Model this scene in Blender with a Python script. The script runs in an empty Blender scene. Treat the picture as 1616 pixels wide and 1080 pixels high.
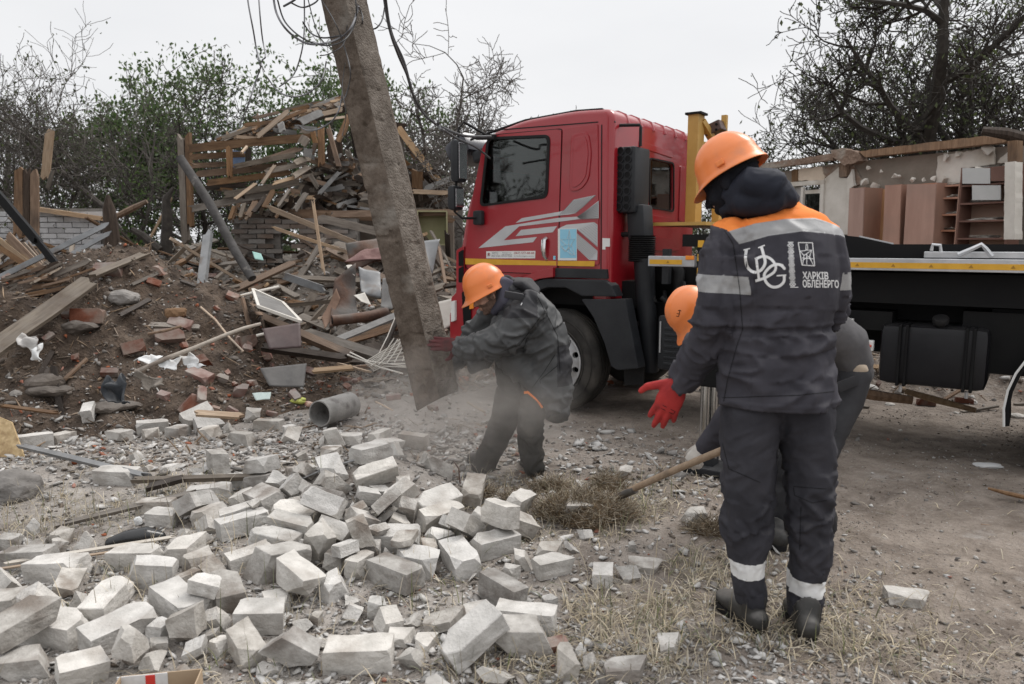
import bpy, bmesh, math, random
import numpy as np
from mathutils import Vector, Matrix, Quaternion
R = math.radians
SC = bpy.context.scene
COL = SC.collection
# ------------------------------------------------------------ camera, sky, sun, exposure
CAM_H = 1.55; PITCH = R(7.68); FPX = 1150.0
cam = bpy.data.cameras.new('camera'); cam_o = bpy.data.objects.new('camera', cam); COL.objects.link(cam_o)
cam.sensor_width = 36.0; cam.lens = FPX / 1616 * 36; cam.clip_start = 0.05; cam.clip_end = 3000
cam_o.location = (0, 0, CAM_H); cam_o.rotation_euler = (math.pi / 2 - PITCH, 0, 0)
cam.dof.use_dof = True; cam.dof.focus_distance = 4.6; cam.dof.aperture_fstop = 3.2
SC.camera = cam_o
W = bpy.data.worlds.new('World'); SC.world = W; W.use_nodes = True
SUN_EL, SUN_AZ = R(52), R(55)        # azimuth measured from +Y (away from the camera) towards +X
def build_world():
    nt = W.node_tree; nt.nodes.clear(); N = nt.nodes.new; L = nt.links.new
    out = N('ShaderNodeOutputWorld'); bg = N('ShaderNodeBackground'); bg.inputs[1].default_value = 0.1
    sky = N('ShaderNodeTexSky'); sky.sky_type = 'NISHITA'; sky.sun_disc = False
    sky.sun_elevation = SUN_EL; sky.sun_rotation = SUN_AZ; sky.dust_density = 3.0
    tc = N('ShaderNodeTexCoord'); mp = N('ShaderNodeMapping'); mp.inputs['Scale'].default_value = (1, 1, 3.2)
    no = N('ShaderNodeTexNoise'); no.inputs['Scale'].default_value = 1.7; no.inputs['Detail'].default_value = 5; no.inputs['Roughness'].default_value = 0.5
    cr = N('ShaderNodeValToRGB'); cr.color_ramp.elements[0].position = 0.3; cr.color_ramp.elements[1].position = 0.72
    cr.color_ramp.elements[0].color = (5.35, 5.4, 5.52, 1); cr.color_ramp.elements[1].color = (6.1, 6.1, 6.15, 1)
    mx = N('ShaderNodeMixRGB'); mx.inputs[0].default_value = 0.96
    L(tc.outputs['Generated'], mp.inputs[0]); L(mp.outputs[0], no.inputs['Vector']); L(no.outputs[0], cr.inputs[0])
    
    sz = N('ShaderNodeSeparateXYZ'); L(tc.outputs['Generated'], sz.inputs[0])      # overcast sky: brighter towards the zenith
    gr = N('ShaderNodeMapRange'); gr.interpolation_type = 'SMOOTHSTEP'; gr.inputs[1].default_value = 0.22; gr.inputs[2].default_value = 1.0; gr.inputs[3].default_value = 1.0; gr.inputs[4].default_value = 1.9; L(sz.outputs[2], gr.inputs[0])
    sv = N('ShaderNodeVectorMath'); sv.operation = 'SCALE'; L(cr.outputs[0], sv.inputs[0]); L(gr.outputs[0], sv.inputs['Scale'])
    L(sky.outputs[0], mx.inputs[1]); L(sv.outputs[0], mx.inputs[2]); L(mx.outputs[0], bg.inputs[0]); L(bg.outputs[0], out.inputs[0])
build_world()
sun = bpy.data.lights.new('sun', 'SUN'); sun.energy = 1.5; sun.angle = R(24); sun.color = (1.0, 0.97, 0.93)
sun_o = bpy.data.objects.new('sun', sun); COL.objects.link(sun_o)
_sd = Vector((math.sin(SUN_AZ) * math.cos(SUN_EL), math.cos(SUN_AZ) * math.cos(SUN_EL), math.sin(SUN_EL)))
sun_o.rotation_euler = _sd.to_track_quat('Z', 'Y').to_euler()
SC.view_settings.view_transform = 'Standard'; SC.view_settings.look = 'None'
SC.view_settings.exposure = 0.62; SC.view_settings.gamma = 1.0; SC.view_settings.use_curve_mapping = False
SC.cycles.max_bounces = 6; SC.cycles.diffuse_bounces = 3; SC.cycles.glossy_bounces = 3; SC.cycles.transmission_bounces = 5
SC.cycles.transparent_max_bounces = 8; SC.cycles.volume_bounces = 2; SC.cycles.use_denoising = True
SC.cycles.volume_step_rate = 2.0

# ------------------------------------------------------------ measuring helpers (points of the place seen along a viewing ray)
def ray(px, py):
    x = (px - 808) / FPX; z = -(py - 540) / FPX
    c, s = math.cos(PITCH), math.sin(PITCH)
    return np.array([x, c + z * s, -s + z * c])
def at(px, py, d):           # the point seen there whose distance into the scene (world y) is d
    r = ray(px, py); return Vector((r[0] / r[1] * d, d, CAM_H + r[2] / r[1] * d))

# ------------------------------------------------------------ numpy noise
_rs = np.random.RandomState(7); _P = _rs.rand(256, 256).astype(np.float64)
def vnoise(x, y):
    x = np.asarray(x, float); y = np.asarray(y, float)
    xi = np.floor(x).astype(int); yi = np.floor(y).astype(int); fx = x - xi; fy = y - yi
    fx = fx * fx * (3 - 2 * fx); fy = fy * fy * (3 - 2 * fy)
    a = _P[xi & 255, yi & 255]; b = _P[(xi + 1) & 255, yi & 255]; c = _P[xi & 255, (yi + 1) & 255]; d = _P[(xi + 1) & 255, (yi + 1) & 255]
    return (a + (b - a) * fx) * (1 - fy) + (c + (d - c) * fx) * fy - 0.5
def fbm(x, y, o=4, g=0.5):
    s = 0; a = 1; f = 1
    for i in range(o):
        s = s + a * vnoise(np.asarray(x) * f + 17.3 * i, np.asarray(y) * f + 9.1 * i); a *= g; f *= 2.03
    return s
_P3 = _rs.rand(64, 64, 64)
def vn3(p):
    p = np.asarray(p, float); i = np.floor(p).astype(int); f = p - i; f = f * f * (3 - 2 * f); r = 0
    for dx in (0, 1):
        for dy in (0, 1):
            for dz in (0, 1):
                w = (f[:, 0] if dx else 1 - f[:, 0]) * (f[:, 1] if dy else 1 - f[:, 1]) * (f[:, 2] if dz else 1 - f[:, 2])
                r = r + w * _P3[(i[:, 0] + dx) & 63, (i[:, 1] + dy) & 63, (i[:, 2] + dz) & 63]
    return r - 0.5
def sstep(a, b, x):
    t = np.clip((np.asarray(x, float) - a) / (b - a), 0, 1); return t * t * (3 - 2 * t)

# ------------------------------------------------------------ relief of the place
def h_ground(x, y):
    x = np.asarray(x, float); y = np.asarray(y, float)
    near = np.exp(-((y - 6) / 14) ** 2)
    h = 0.05 * fbm(x * 0.55, y * 0.55, 3) * near + 0.025 * fbm(x * 3, y * 3, 3) * near
    h = h + 0.012 * fbm(x * 11, y * 11, 2) * np.exp(-((y - 3.5) / 4) ** 2)
    h = h - 0.03 * sstep(4.5, 6.5, y)
    h = h + 0.27 * np.exp(-(((x + 0.86) / 0.52) ** 2 + ((y - 4.15) / 0.42) ** 2)) + 0.06 * np.exp(-(((x + 1.0) / 1.2) ** 2 + ((y - 3.8) / 0.6) ** 2))      # low core of the brick heap
    h = h + 0.06 * np.exp(-(((x + 1.5) / 0.8) ** 2 + ((y - 3.0) / 0.5) ** 2))
    h = h - 0.16 * np.exp(-(((x + 0.02) / 0.12) ** 2 + ((y - 3.74) / 0.09) ** 2))      # the hole the pole came out of
    h = h - 0.025 * np.exp(-(((x - 2.2) / 0.25) ** 2)) * sstep(3, 4, y) * (1 - sstep(7, 8, y))
    return h
def h_mound(x, y):
    x = np.asarray(x, float); y = np.asarray(y, float)
    dx = x + 4.25; dy = y - 7.85
    r = np.sqrt((dx / np.where(dx > 0, 2.55, 4.2)) ** 2 + (dy / np.where(dy < 0, 2.15, 2.2)) ** 2)
    h = 1.40 * np.clip(1 - r, -0.3, 1) ** 1.0 * 1.0 if False else 1.58 * np.sign(1 - r) * np.abs(1 - r) ** 0.92
    dx2 = x + 6.6; dy2 = y - 7.3
    r2 = np.sqrt((dx2 / 2.0) ** 2 + (dy2 / 1.7) ** 2); h = np.maximum(h, 0.9 * (1 - r2))
    h = np.maximum(h, -0.4)
    k = np.clip(h / 0.3, 0, 1)
    return h - 0.03 + k * (0.34 * fbm(x * 1.3, y * 1.3, 4) + 0.16 * fbm(x * 5 + 3, y * 5, 3))
def h_bank(x, y):
    x = np.asarray(x, float); y = np.asarray(y, float)
    m = (1 - sstep(-1.0, 0.15, x + (y - 9.5) * 0.12)) 
    h = -0.25 + (0.30 + 1.15 * sstep(7.4, 11.6, y)) * m * sstep(6.7, 7.8, y)
    h = h - 1.0 * sstep(15.5, 17, y)
    k = np.clip(h / 0.25, 0, 1)
    return h + k * (0.42 * fbm(x * 1.1 + 40, y * 1.1, 4) + 0.12 * fbm(x * 5 + 3, y * 5 + 9, 3))
def h_far(x, y):        # low debris berm behind and under the bed side of the truck
    x = np.asarray(x, float); y = np.asarray(y, float)
    b = -0.2 + 0.50 * np.exp(-((y - 9.3 + 0.25 * x) / 0.9) ** 2) * sstep(0.6, 1.6, x) + 0.25 * np.exp(-((y - 11) / 1.5) ** 2)
    return b + 0.12 * fbm(x * 2.2, y * 2.2, 4)
def H(x, y):
    return np.maximum(np.maximum(h_ground(x, y), h_mound(x, y)), np.maximum(h_bank(x, y), h_far(x, y)))
def hit(px, py, dmax=30.0, up=0.0):
    r = ray(px, py); t = np.arange(1.8, dmax, 0.02) / r[1]
    X = r[0] * t; Y = r[1] * t; Z = CAM_H + r[2] * t
    b = np.nonzero(Z < H(X, Y) + up)[0]
    i = b[0] if len(b) else len(t) - 1
    return Vector((X[i], Y[i], Z[i]))
def on(x, y, up=0.0): return Vector((x, y, float(H(x, y)) + up))

# ------------------------------------------------------------ object helpers
def tag(o, label=None, cat=None, group=None, kind=None):
    if label: o['label'] = label
    if cat: o['category'] = cat
    if group: o['group'] = group
    if kind: o['kind'] = kind
    return o
def empty(name, loc=(0, 0, 0), rz=0.0, label=None, cat=None, group=None):
    o = bpy.data.objects.new(name, None); o.empty_display_size = 0.1; COL.objects.link(o)
    o.location = loc; o.rotation_euler = (0, 0, rz); return tag(o, label, cat, group)
def mesh_np(name, V, F, smooth=False):
    """V: (n,3); F: list of face index tuples or (m,k) array"""
    me = bpy.data.meshes.new(name); V = np.asarray(V, np.float32)
    if isinstance(F, np.ndarray):
        m, k = F.shape; me.vertices.add(len(V)); me.vertices.foreach_set('co', V.ravel())
        me.loops.add(m * k); me.loops.foreach_set('vertex_index', F.astype(np.int32).ravel())
        me.polygons.add(m); me.polygons.foreach_set('loop_start', np.arange(0, m * k, k, dtype=np.int32))
        me.update(calc_edges=True)
    else:
        me.from_pydata([tuple(map(float, v)) for v in V], [], [tuple(f) for f in F]); me.update()
    if smooth: me.polygons.foreach_set('use_smooth', [True] * len(me.polygons))
    return me
def link(name, me, mat=None, parent=None, loc=None, rot=None):
    o = bpy.data.objects.new(name, me); COL.objects.link(o)
    if mat is not None and len(me.materials) == 0: me.materials.append(mat)
    if parent is not None: o.parent = parent
    if loc is not None: o.location = loc
    if rot is not None: o.rotation_euler = rot
    return o
def copy_tree(o, parent=None):
    c = o.copy(); COL.objects.link(c)
    if parent is not None: c.parent = parent
    for ch in list(o.children): copy_tree(ch, c)
    return c
class MB:
    """collects shapes into one mesh"""
    def __init__(s): s.v = []; s.f = []; s.m = []; s.mi = 0; s.sm = []; s.smooth = False
    def add(s, V, F):
        b = len(s.v); s.v.extend([tuple(v) for v in V])
        for f in F: s.f.append(tuple(i + b for i in f)); s.m.append(s.mi); s.sm.append(s.smooth)
        return s
    def box(s, c, d, rot=None, bev=0.0):
        hx, hy, hz = d[0] / 2, d[1] / 2, d[2] / 2
        if bev > 0:
            bm = bmesh.new(); bmesh.ops.create_cube(bm, size=1)
            for v in bm.verts: v.co = Vector((v.co.x * d[0], v.co.y * d[1], v.co.z * d[2]))
            bmesh.ops.bevel(bm, geom=list(bm.edges), offset=min(bev, min(d) * 0.45), segments=2, affect='EDGES', profile=0.6)
            V = [v.co.copy() for v in bm.verts]; bm.verts.index_update(); F = [[v.index for v in f.verts] for f in bm.faces]; bm.free()
        else:
            V = [Vector((x, y, z)) for x in (-hx, hx) for y in (-hy, hy) for z in (-hz, hz)]
            F = [(0, 1, 3, 2), (4, 6, 7, 5), (0, 4, 5, 1), (2, 3, 7, 6), (0, 2, 6, 4), (1, 5, 7, 3)]
        M = Matrix.Identity(3) if rot is None else (rot if isinstance(rot, Matrix) else Matrix(rot.to_matrix()) if hasattr(rot, 'to_matrix') else __import__('mathutils').Euler(rot).to_matrix())
        c = Vector(c); return s.add([M @ v + c for v in V], F)
    def bar(s, a, b, w, h, bev=0.0, up=(0, 0, 1)):      # rectangular bar from a to b
        a = Vector(a); b = Vector(b); d = b - a; L = d.length; z = d / L; u = Vector(up)
        x = u.cross(z)
        if x.length < 1e-4: x = Vector((1, 0, 0)).cross(z)
        x.normalize(); y = z.cross(x); M = Matrix((x, y, z)).transposed()
        return s.box((a + b) / 2, (w, h, L), M, bev)
    def tube(s, pts, r, n=8, cap=True, flat=1.0):
        pts = [Vector(p) for p in pts]; rr = r if isinstance(r, (list, tuple)) else [r] * len(pts)
        V = []; prev = None
        for i, p in enumerate(pts):
            t = (pts[min(i + 1, len(pts) - 1)] - pts[max(i - 1, 0)]); t.normalize()
            if prev is None:
                x = Vector((0, 0, 1)).cross(t)
                if x.length < 1e-3: x = Vector((1, 0, 0)).cross(t)
            else: x = prev - t * prev.dot(t)
            x.normalize(); prev = x; y = t.cross(x)
            for k in range(n):
                a = 2 * math.pi * k / n; V.append(p + x * math.cos(a) * rr[i] + y * math.sin(a) * rr[i] * flat)
        F = [(i * n + k, i * n + (k + 1) % n, (i + 1) * n + (k + 1) % n, (i + 1) * n + k) for i in range(len(pts) - 1) for k in range(n)]
        if cap: F.append(tuple(range(n - 1, -1, -1))); F.append(tuple((len(pts) - 1) * n + k for k in range(n)))
        return s.add(V, F)
    def cyl(s, a, b, r, n=16, r2=None): return s.tube([a, b], [r, r if r2 is None else r2], n)
    def lathe(s, prof, n=32, M=None, close=False):      # prof: [(r, z)] round local z
        M = M or Matrix.Identity(4)
        V = [M @ Vector((r * math.cos(2 * math.pi * k / n), r * math.sin(2 * math.pi * k / n), z)) for r, z in prof for k in range(n)]
        m = len(prof); F = [(i * n + k, i * n + (k + 1) % n, ((i + 1) % m) * n + (k + 1) % n, ((i + 1) % m) * n + k) for i in range(m if close else m - 1) for k in range(n)]
        return s.add(V, F)
    def prism(s, poly, thick, M=None):                  # poly in local xy, extruded along local z 0..thick
        M = M or Matrix.Identity(4); n = len(poly)
        V = [M @ Vector((x, y, 0)) for x, y in poly] + [M @ Vector((x, y, thick)) for x, y in poly]
        F = [tuple(range(n - 1, -1, -1)), tuple(range(n, 2 * n))] + [(i, (i + 1) % n, n + (i + 1) % n, n + i) for i in range(n)]
        return s.add(V, F)
    def quad(s, a, b, c, d): return s.add([a, b, c, d], [(0, 1, 2, 3)])
    def build(s, name, mat, parent=None, origin=None, smooth=None, bevel=0.0, M=None):
        V = np.array([tuple(v) for v in s.v], float)
        if origin is not None: V = V - np.array(tuple(origin))
        me = mesh_np(name, V, s.f)
        mats = mat if isinstance(mat, (list, tuple)) else [mat]
        for m in mats: me.materials.append(m)
        me.polygons.foreach_set('material_index', s.m)
        me.polygons.foreach_set('use_smooth', s.sm if smooth is None else [smooth] * len(s.f))
        bm = bmesh.new(); bm.from_mesh(me); bmesh.ops.recalc_face_normals(bm, faces=bm.faces)
        if bevel > 0:
            bmesh.ops.remove_doubles(bm, verts=bm.verts, dist=1e-5)
            es = [e for e in bm.edges if len(e.link_faces) == 2 and e.calc_face_angle(0) > 0.6]
            bmesh.ops.bevel(bm, geom=es, offset=bevel, segments=2, affect='EDGES', profile=0.7, clamp_overlap=True)
        bm.to_mesh(me); bm.free()
        if smooth: me.set_sharp_from_angle(angle=R(38))
        o = link(name, me, None, parent)
        if M is not None: o.matrix_local = M
        elif origin is not None and parent is None: o.location = origin
        return o

# ------------------------------------------------------------ materials
MATS = {}
def pm(name, c1, c2=None, scale=6.0, rough=0.7, bump=0.3, bscale=None, metal=0.0, c3=None, s3=1.5, t3=(0.5, 0.65), rnd=0.0,
       stretch=(1, 1, 1), spec=0.5, coat=0.0, coords='Object', island=False, bdist=0.01, dust=0.0, detail=6, distort=0.0, rvar=0.1):
    if name in MATS: return MATS[name]
    m = bpy.data.materials.new(name); m.use_nodes = True; nt = m.node_tree; nt.nodes.clear(); N = nt.nodes.new; L = nt.links.new
    out = N('ShaderNodeOutputMaterial'); b = N('ShaderNodeBsdfPrincipled'); L(b.outputs[0], out.inputs[0])
    tc = N('ShaderNodeTexCoord'); mp = N('ShaderNodeMapping'); mp.inputs['Scale'].default_value = stretch
    if coords == 'World':
        g = N('ShaderNodeNewGeometry'); src = g.outputs['Position']
    else: src = tc.outputs['Object']
    oi = N('ShaderNodeObjectInfo')
    if coords != 'World':
        ad = N('ShaderNodeVectorMath'); ad.operation = 'ADD'; mul = N('ShaderNodeVectorMath'); mul.operation = 'SCALE'
        cb = N('ShaderNodeCombineXYZ'); L(oi.outputs['Random'], cb.inputs[0]); L(oi.outputs['Random'], cb.inputs[1])
        L(cb.outputs[0], mul.inputs[0]); mul.inputs['Scale'].default_value = 37.0
        L(src, ad.inputs[0]); L(mul.outputs[0], ad.inputs[1]); src = ad.outputs[0]
    L(src, mp.inputs[0])
    n1 = N('ShaderNodeTexNoise'); n1.inputs['Scale'].default_value = scale; n1.inputs['Detail'].default_value = detail
    n1.inputs['Roughness'].default_value = 0.62; n1.inputs['Distortion'].default_value = distort; L(mp.outputs[0], n1.inputs['Vector'])
    mr = N('ShaderNodeMapRange'); mr.inputs[1].default_value = 0.32; mr.inputs[2].default_value = 0.68; L(n1.outputs[0], mr.inputs[0])
    mx = N('ShaderNodeMixRGB'); mx.inputs[1].default_value = (*c1, 1); mx.inputs[2].default_value = (*(c2 or c1), 1); L(mr.outputs[0], mx.inputs[0])
    col = mx.outputs[0]
    if c3:
        n3 = N('ShaderNodeTexNoise'); n3.inputs['Scale'].default_value = s3; n3.inputs['Detail'].default_value = 5; L(src, n3.inputs['Vector'])
        m3 = N('ShaderNodeMapRange'); m3.inputs[1].default_value = t3[0]; m3.inputs[2].default_value = t3[1]; L(n3.outputs[0], m3.inputs[0])
        x3 = N('ShaderNodeMixRGB'); L(m3.outputs[0], x3.inputs[0]); L(col, x3.inputs[1]); x3.inputs[2].default_value = (*c3, 1); col = x3.outputs[0]
    if dust:      # pale dust lying on faces that look up (settled material, keeps its place)
        g2 = N('ShaderNodeNewGeometry'); sp = N('ShaderNodeSeparateXYZ'); L(g2.outputs['Normal'], sp.inputs[0])
        dn = N('ShaderNodeTexNoise'); dn.inputs['Scale'].default_value = 9; L(src, dn.inputs['Vector'])
        mm = N('ShaderNodeMath'); mm.operation = 'MULTIPLY'; L(sp.outputs[2], mm.inputs[0]); L(dn.outputs[0], mm.inputs[1])
        dr = N('ShaderNodeMapRange'); dr.inputs[1].default_value = 0.15; dr.inputs[2].default_value = 0.6; dr.inputs[4].default_value = dust; L(mm.outputs[0], dr.inputs[0])
        xd = N('ShaderNodeMixRGB'); L(dr.outputs[0], xd.inputs[0]); L(col, xd.inputs[1]); xd.inputs[2].default_value = (0.27, 0.25, 0.23, 1); col = xd.outputs[0]
    if rnd:
        rr = N('ShaderNodeMapRange'); rr.inputs[3].default_value = 1 - rnd; rr.inputs[4].default_value = 1 + rnd * 0.8
        if island: g3 = N('ShaderNodeNewGeometry'); L(g3.outputs['Random Per Island'], rr.inputs[0])
        else: L(oi.outputs['Random'], rr.inputs[0])
        hs = N('ShaderNodeHueSaturation'); L(rr.outputs[0], hs.inputs['Value']); L(col, hs.inputs['Color'])
        sr = N('ShaderNodeMapRange'); sr.inputs[3].default_value = 1.15; sr.inputs[4].default_value = 0.7
        wn = N('ShaderNodeTexWhiteNoise'); wn.noise_dimensions = '1D'; L(rr.outputs[0], wn.inputs['W']); L(wn.outputs[0], sr.inputs[0]); L(sr.outputs[0], hs.inputs['Saturation'])
        col = hs.outputs[0]
    L(col, b.inputs['Base Color'])
    rg = N('ShaderNodeMapRange'); rg.inputs[3].default_value = max(0.02, rough - rvar); rg.inputs[4].default_value = min(1, rough + rvar); L(n1.outputs[0], rg.inputs[0]); L(rg.outputs[0], b.inputs['Roughness'])
    b.inputs['Metallic'].default_value = metal; b.inputs['Specular IOR Level'].default_value = spec
    if coat: b.inputs['Coat Weight'].default_value = coat; b.inputs['Coat Roughness'].default_value = 0.08
    if bump:
        nb = N('ShaderNodeTexNoise'); nb.inputs['Scale'].default_value = bscale or scale * 4; nb.inputs['Detail'].default_value = 6; L(mp.outputs[0], nb.inputs['Vector'])
        bp = N('ShaderNodeBump'); bp.inputs['Strength'].default_value = bump; bp.inputs['Distance'].default_value = bdist; L(nb.outputs[0], bp.inputs['Height']); L(bp.outputs[0], b.inputs['Normal'])
    MATS[name] = m; return m

def unit_rocks(n, seed, flat=1.0, planks=False):
    out = []; rn = random.Random(seed)
    for i in range(n):
        bm = bmesh.new(); pts = []
        for k in range(11):
            v = Vector((rn.gauss(0, 1), rn.gauss(0, 1), rn.gauss(0, 1))); v.normalize(); v *= rn.uniform(.75, 1)
            if planks: v = Vector((max(-.8, min(.8, v.x * 1.5)), max(-.7, min(.7, v.y * 1.4)), max(-.6, min(.6, v.z * 1.3))))
            pts.append(bm.verts.new((v.x * 0.5, v.y * 0.5 * rn.uniform(.6, 1), v.z * 0.5 * flat)))
        r = bmesh.ops.convex_hull(bm, input=bm.verts)
        bmesh.ops.delete(bm, geom=[g for g in r['geom_interior'] if isinstance(g, bmesh.types.BMVert)], context='VERTS')
        bmesh.ops.triangulate(bm, faces=bm.faces); bmesh.ops.recalc_face_normals(bm, faces=bm.faces); bm.verts.index_update()
        out.append((np.array([v.co[:] for v in bm.verts]), np.array([[v.index for v in f.verts] for f in bm.faces]))); bm.free()
    return out
def rot_mats(e):
    cx, sx = np.cos(e[:, 0]), np.sin(e[:, 0]); cy, sy = np.cos(e[:, 1]), np.sin(e[:, 1]); cz, sz = np.cos(e[:, 2]), np.sin(e[:, 2])
    Z = np.zeros_like(cx); O = np.ones_like(cx)
    Rx = np.stack([O, Z, Z, Z, cx, -sx, Z, sx, cx], 1).reshape(-1, 3, 3); Ry = np.stack([cy, Z, sy, Z, O, Z, -sy, Z, cy], 1).reshape(-1, 3, 3)
    Rz = np.stack([cz, -sz, Z, sz, cz, Z, Z, Z, O], 1).reshape(-1, 3, 3); return Rz @ Ry @ Rx
def scatter(name, protos, pos, scl, eul, mats, kind='stuff', label=None, matidx=None, seed=0, smooth=False):
    """one mesh made of many small copies: real geometry, used only for what nobody could count"""
    n = len(pos); rs = np.random.RandomState(seed); which = rs.randint(0, len(protos), n); M = rot_mats(np.asarray(eul))
    VV = []; FF = []; MI = []; base = 0
    for k, (pv, pf) in enumerate(protos):
        idx = np.nonzero(which == k)[0]
        if not len(idx): continue
        sv = pv[None, :, :] * scl[idx][:, None, :]
        w = np.einsum('nij,nvj->nvi', M[idx], sv) + pos[idx][:, None, :]
        VV.append(w.reshape(-1, 3)); off = base + np.arange(len(idx))[:, None, None] * len(pv); FF.append((pf[None] + off).reshape(-1, pf.shape[1]))
        mi = matidx[idx] if matidx is not None else np.zeros(len(idx), int); MI.append(np.repeat(mi, len(pf))); base += len(idx) * len(pv)
    me = mesh_np(name, np.concatenate(VV), np.concatenate(FF), smooth)
    for m in mats: me.materials.append(m)
    me.polygons.foreach_set('material_index', np.concatenate(MI).astype(np.int32))
    o = link(name, me); return tag(o, label, None, None, kind)
# ============================================================ ground
def ground_mat():
    m = bpy.data.materials.new('packed_dirt'); m.use_nodes = True; nt = m.node_tree; nt.nodes.clear(); N = nt.nodes.new; L = nt.links.new
    out = N('ShaderNodeOutputMaterial'); b = N('ShaderNodeBsdfPrincipled'); L(b.outputs[0], out.inputs[0]); g = N('ShaderNodeNewGeometry')
    def noise(s, d=6, r=0.6, dist=0.0):
        n = N('ShaderNodeTexNoise'); n.inputs['Scale'].default_value = s; n.inputs['Detail'].default_value = d; n.inputs['Roughness'].default_value = r
        n.inputs['Distortion'].default_value = dist; L(g.outputs['Position'], n.inputs['Vector']); return n.outputs[0]
    def ramp(v, a, c, lo=0.0, hi=1.0):
        n = N('ShaderNodeMapRange'); n.inputs[1].default_value = a; n.inputs[2].default_value = c; n.inputs[3].default_value = lo; n.inputs[4].default_value = hi; L(v, n.inputs[0]); return n.outputs[0]
    def mix(f, a, c):
        n = N('ShaderNodeMixRGB'); L(f, n.inputs[0])
        for i, q in ((1, a), (2, c)):
            if isinstance(q, tuple): n.inputs[i].default_value = (*q, 1)
            else: L(q, n.inputs[i])
        return n.outputs[0]
    sp = N('ShaderNodeSeparateXYZ'); L(g.outputs['Position'], sp.inputs[0])
    big = noise(0.9, 5, 0.55, 0.6); mid = noise(4.5, 6, 0.65); fine = noise(38, 5, 0.7); grit = noise(150, 3, 0.6)
    brown = mix(ramp(mid, .35, .65), (0.165, 0.134, 0.110), (0.29, 0.247, 0.210))
    grey = mix(ramp(mid, .3, .7), (0.215, 0.190, 0.168), (0.39, 0.36, 0.33))
    # rubble dust (grey) lies to the left, trodden brown earth to the right
    ma = N('ShaderNodeMath'); ma.operation = 'MULTIPLY_ADD'; L(big, ma.inputs[0]); ma.inputs[1].default_value = 2.4; L(sp.outputs[0], ma.inputs[2])
    col = mix(ramp(ma.outputs[0], 0.6, 2.3), grey, brown)
    col = mix(ramp(noise(1.7, 6, 0.6, 1.0), .54, .68), col, (0.115, 0.093, 0.078))
    col = mix(ramp(noise(2.6, 5, 0.6), .60, .75), col, (0.33, 0.305, 0.28))
    col = mix(ramp(fine, .58, .72, 0, .75), col, (0.38, 0.36, 0.335))
    col = mix(ramp(grit, .56, .70, 0, .6), col, (0.06, 0.05, 0.043))
    L(col, b.inputs['Base Color']); b.inputs['Roughness'].default_value = 0.93; b.inputs['Specular IOR Level'].default_value = 0.25
    def bump(h, s, d, prev=None):
        n = N('ShaderNodeBump'); n.inputs['Strength'].default_value = s; n.inputs['Distance'].default_value = d; L(h, n.inputs['Height'])
        if prev: L(prev, n.inputs['Normal'])
        return n.outputs[0]
    v = N('ShaderNodeTexVoronoi'); v.inputs['Scale'].default_value = 30; L(g.outputs['Position'], v.inputs['Vector'])
    L(bump(grit, .5, .008, bump(v.outputs[0], .45, .02, bump(fine, .6, .02, bump(mid, .5, .06)))), b.inputs['Normal'])
    return m
def axis(lo, hi, step, far_lo, far_hi, g=1.13):
    a = list(np.arange(lo, hi + 1e-6, step)); s = step
    while a[-1] < far_hi: s *= g; a.append(a[-1] + s)
    s = step; pre = []; c = lo
    while c > far_lo: s *= g; c -= s; pre.append(c)
    return np.array(pre[::-1] + a)
def grid_obj(name, xs, ys, fn, mat, cut=None):
    X, Y = np.meshgrid(xs, ys); Z = fn(X, Y); nx, ny = len(xs), len(ys)
    V = np.stack([X, Y, Z], -1).reshape(-1, 3); i = np.arange(nx * ny).reshape(ny, nx)
    F = np.stack([i[:-1, :-1], i[:-1, 1:], i[1:, 1:], i[1:, :-1]], -1).reshape(-1, 4)
    if cut is not None: F = F[cut(V[F].mean(1))]
    o = link(name, mesh_np(name, V, F, True), mat); return o
tag(grid_obj('ground', axis(-5.5, 5.5, .035, -700, 700), axis(1.3, 9.5, .03, -60, 900), lambda x, y: np.maximum(h_ground(x, y), h_far(x, y) - 0.02), ground_mat()), kind='structure')
M_MOUND = pm('mound_soil', (0.030, 0.021, 0.016), (0.10, 0.073, 0.054), 7, 0.95, 0.9, 30, c3=(0.17, 0.13, 0.10), s3=2.6, t3=(.52, .75), coords='World', bdist=.04, spec=.2, dust=.08)
M_BANK = pm('rubble_dust', (0.075, 0.06, 0.048), (0.20, 0.175, 0.15), 6, 0.95, 0.9, 28, c3=(0.28, 0.26, 0.235), s3=2.0, t3=(.5, .7), coords='World', bdist=.04, spec=.2, dust=.3)
o = grid_obj('dirt_mound', np.arange(-10.5, -1.2, .03), np.arange(5.2, 10.5, .035), h_mound, M_MOUND, lambda c: h_mound(c[:, 0], c[:, 1]) > h_ground(c[:, 0], c[:, 1]) - 0.08)
tag(o, 'heap of dark brown earth mixed with broken brick and roots, left of the slanting pole', 'dirt mound')
o = grid_obj('rubble_bank', np.arange(-16, 1.5, .05), np.arange(6.2, 17, .05), h_bank, M_BANK, lambda c: h_bank(c[:, 0], c[:, 1]) > h_ground(c[:, 0], c[:, 1]) - 0.08)
tag(o, None, None, None, 'stuff')
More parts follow.
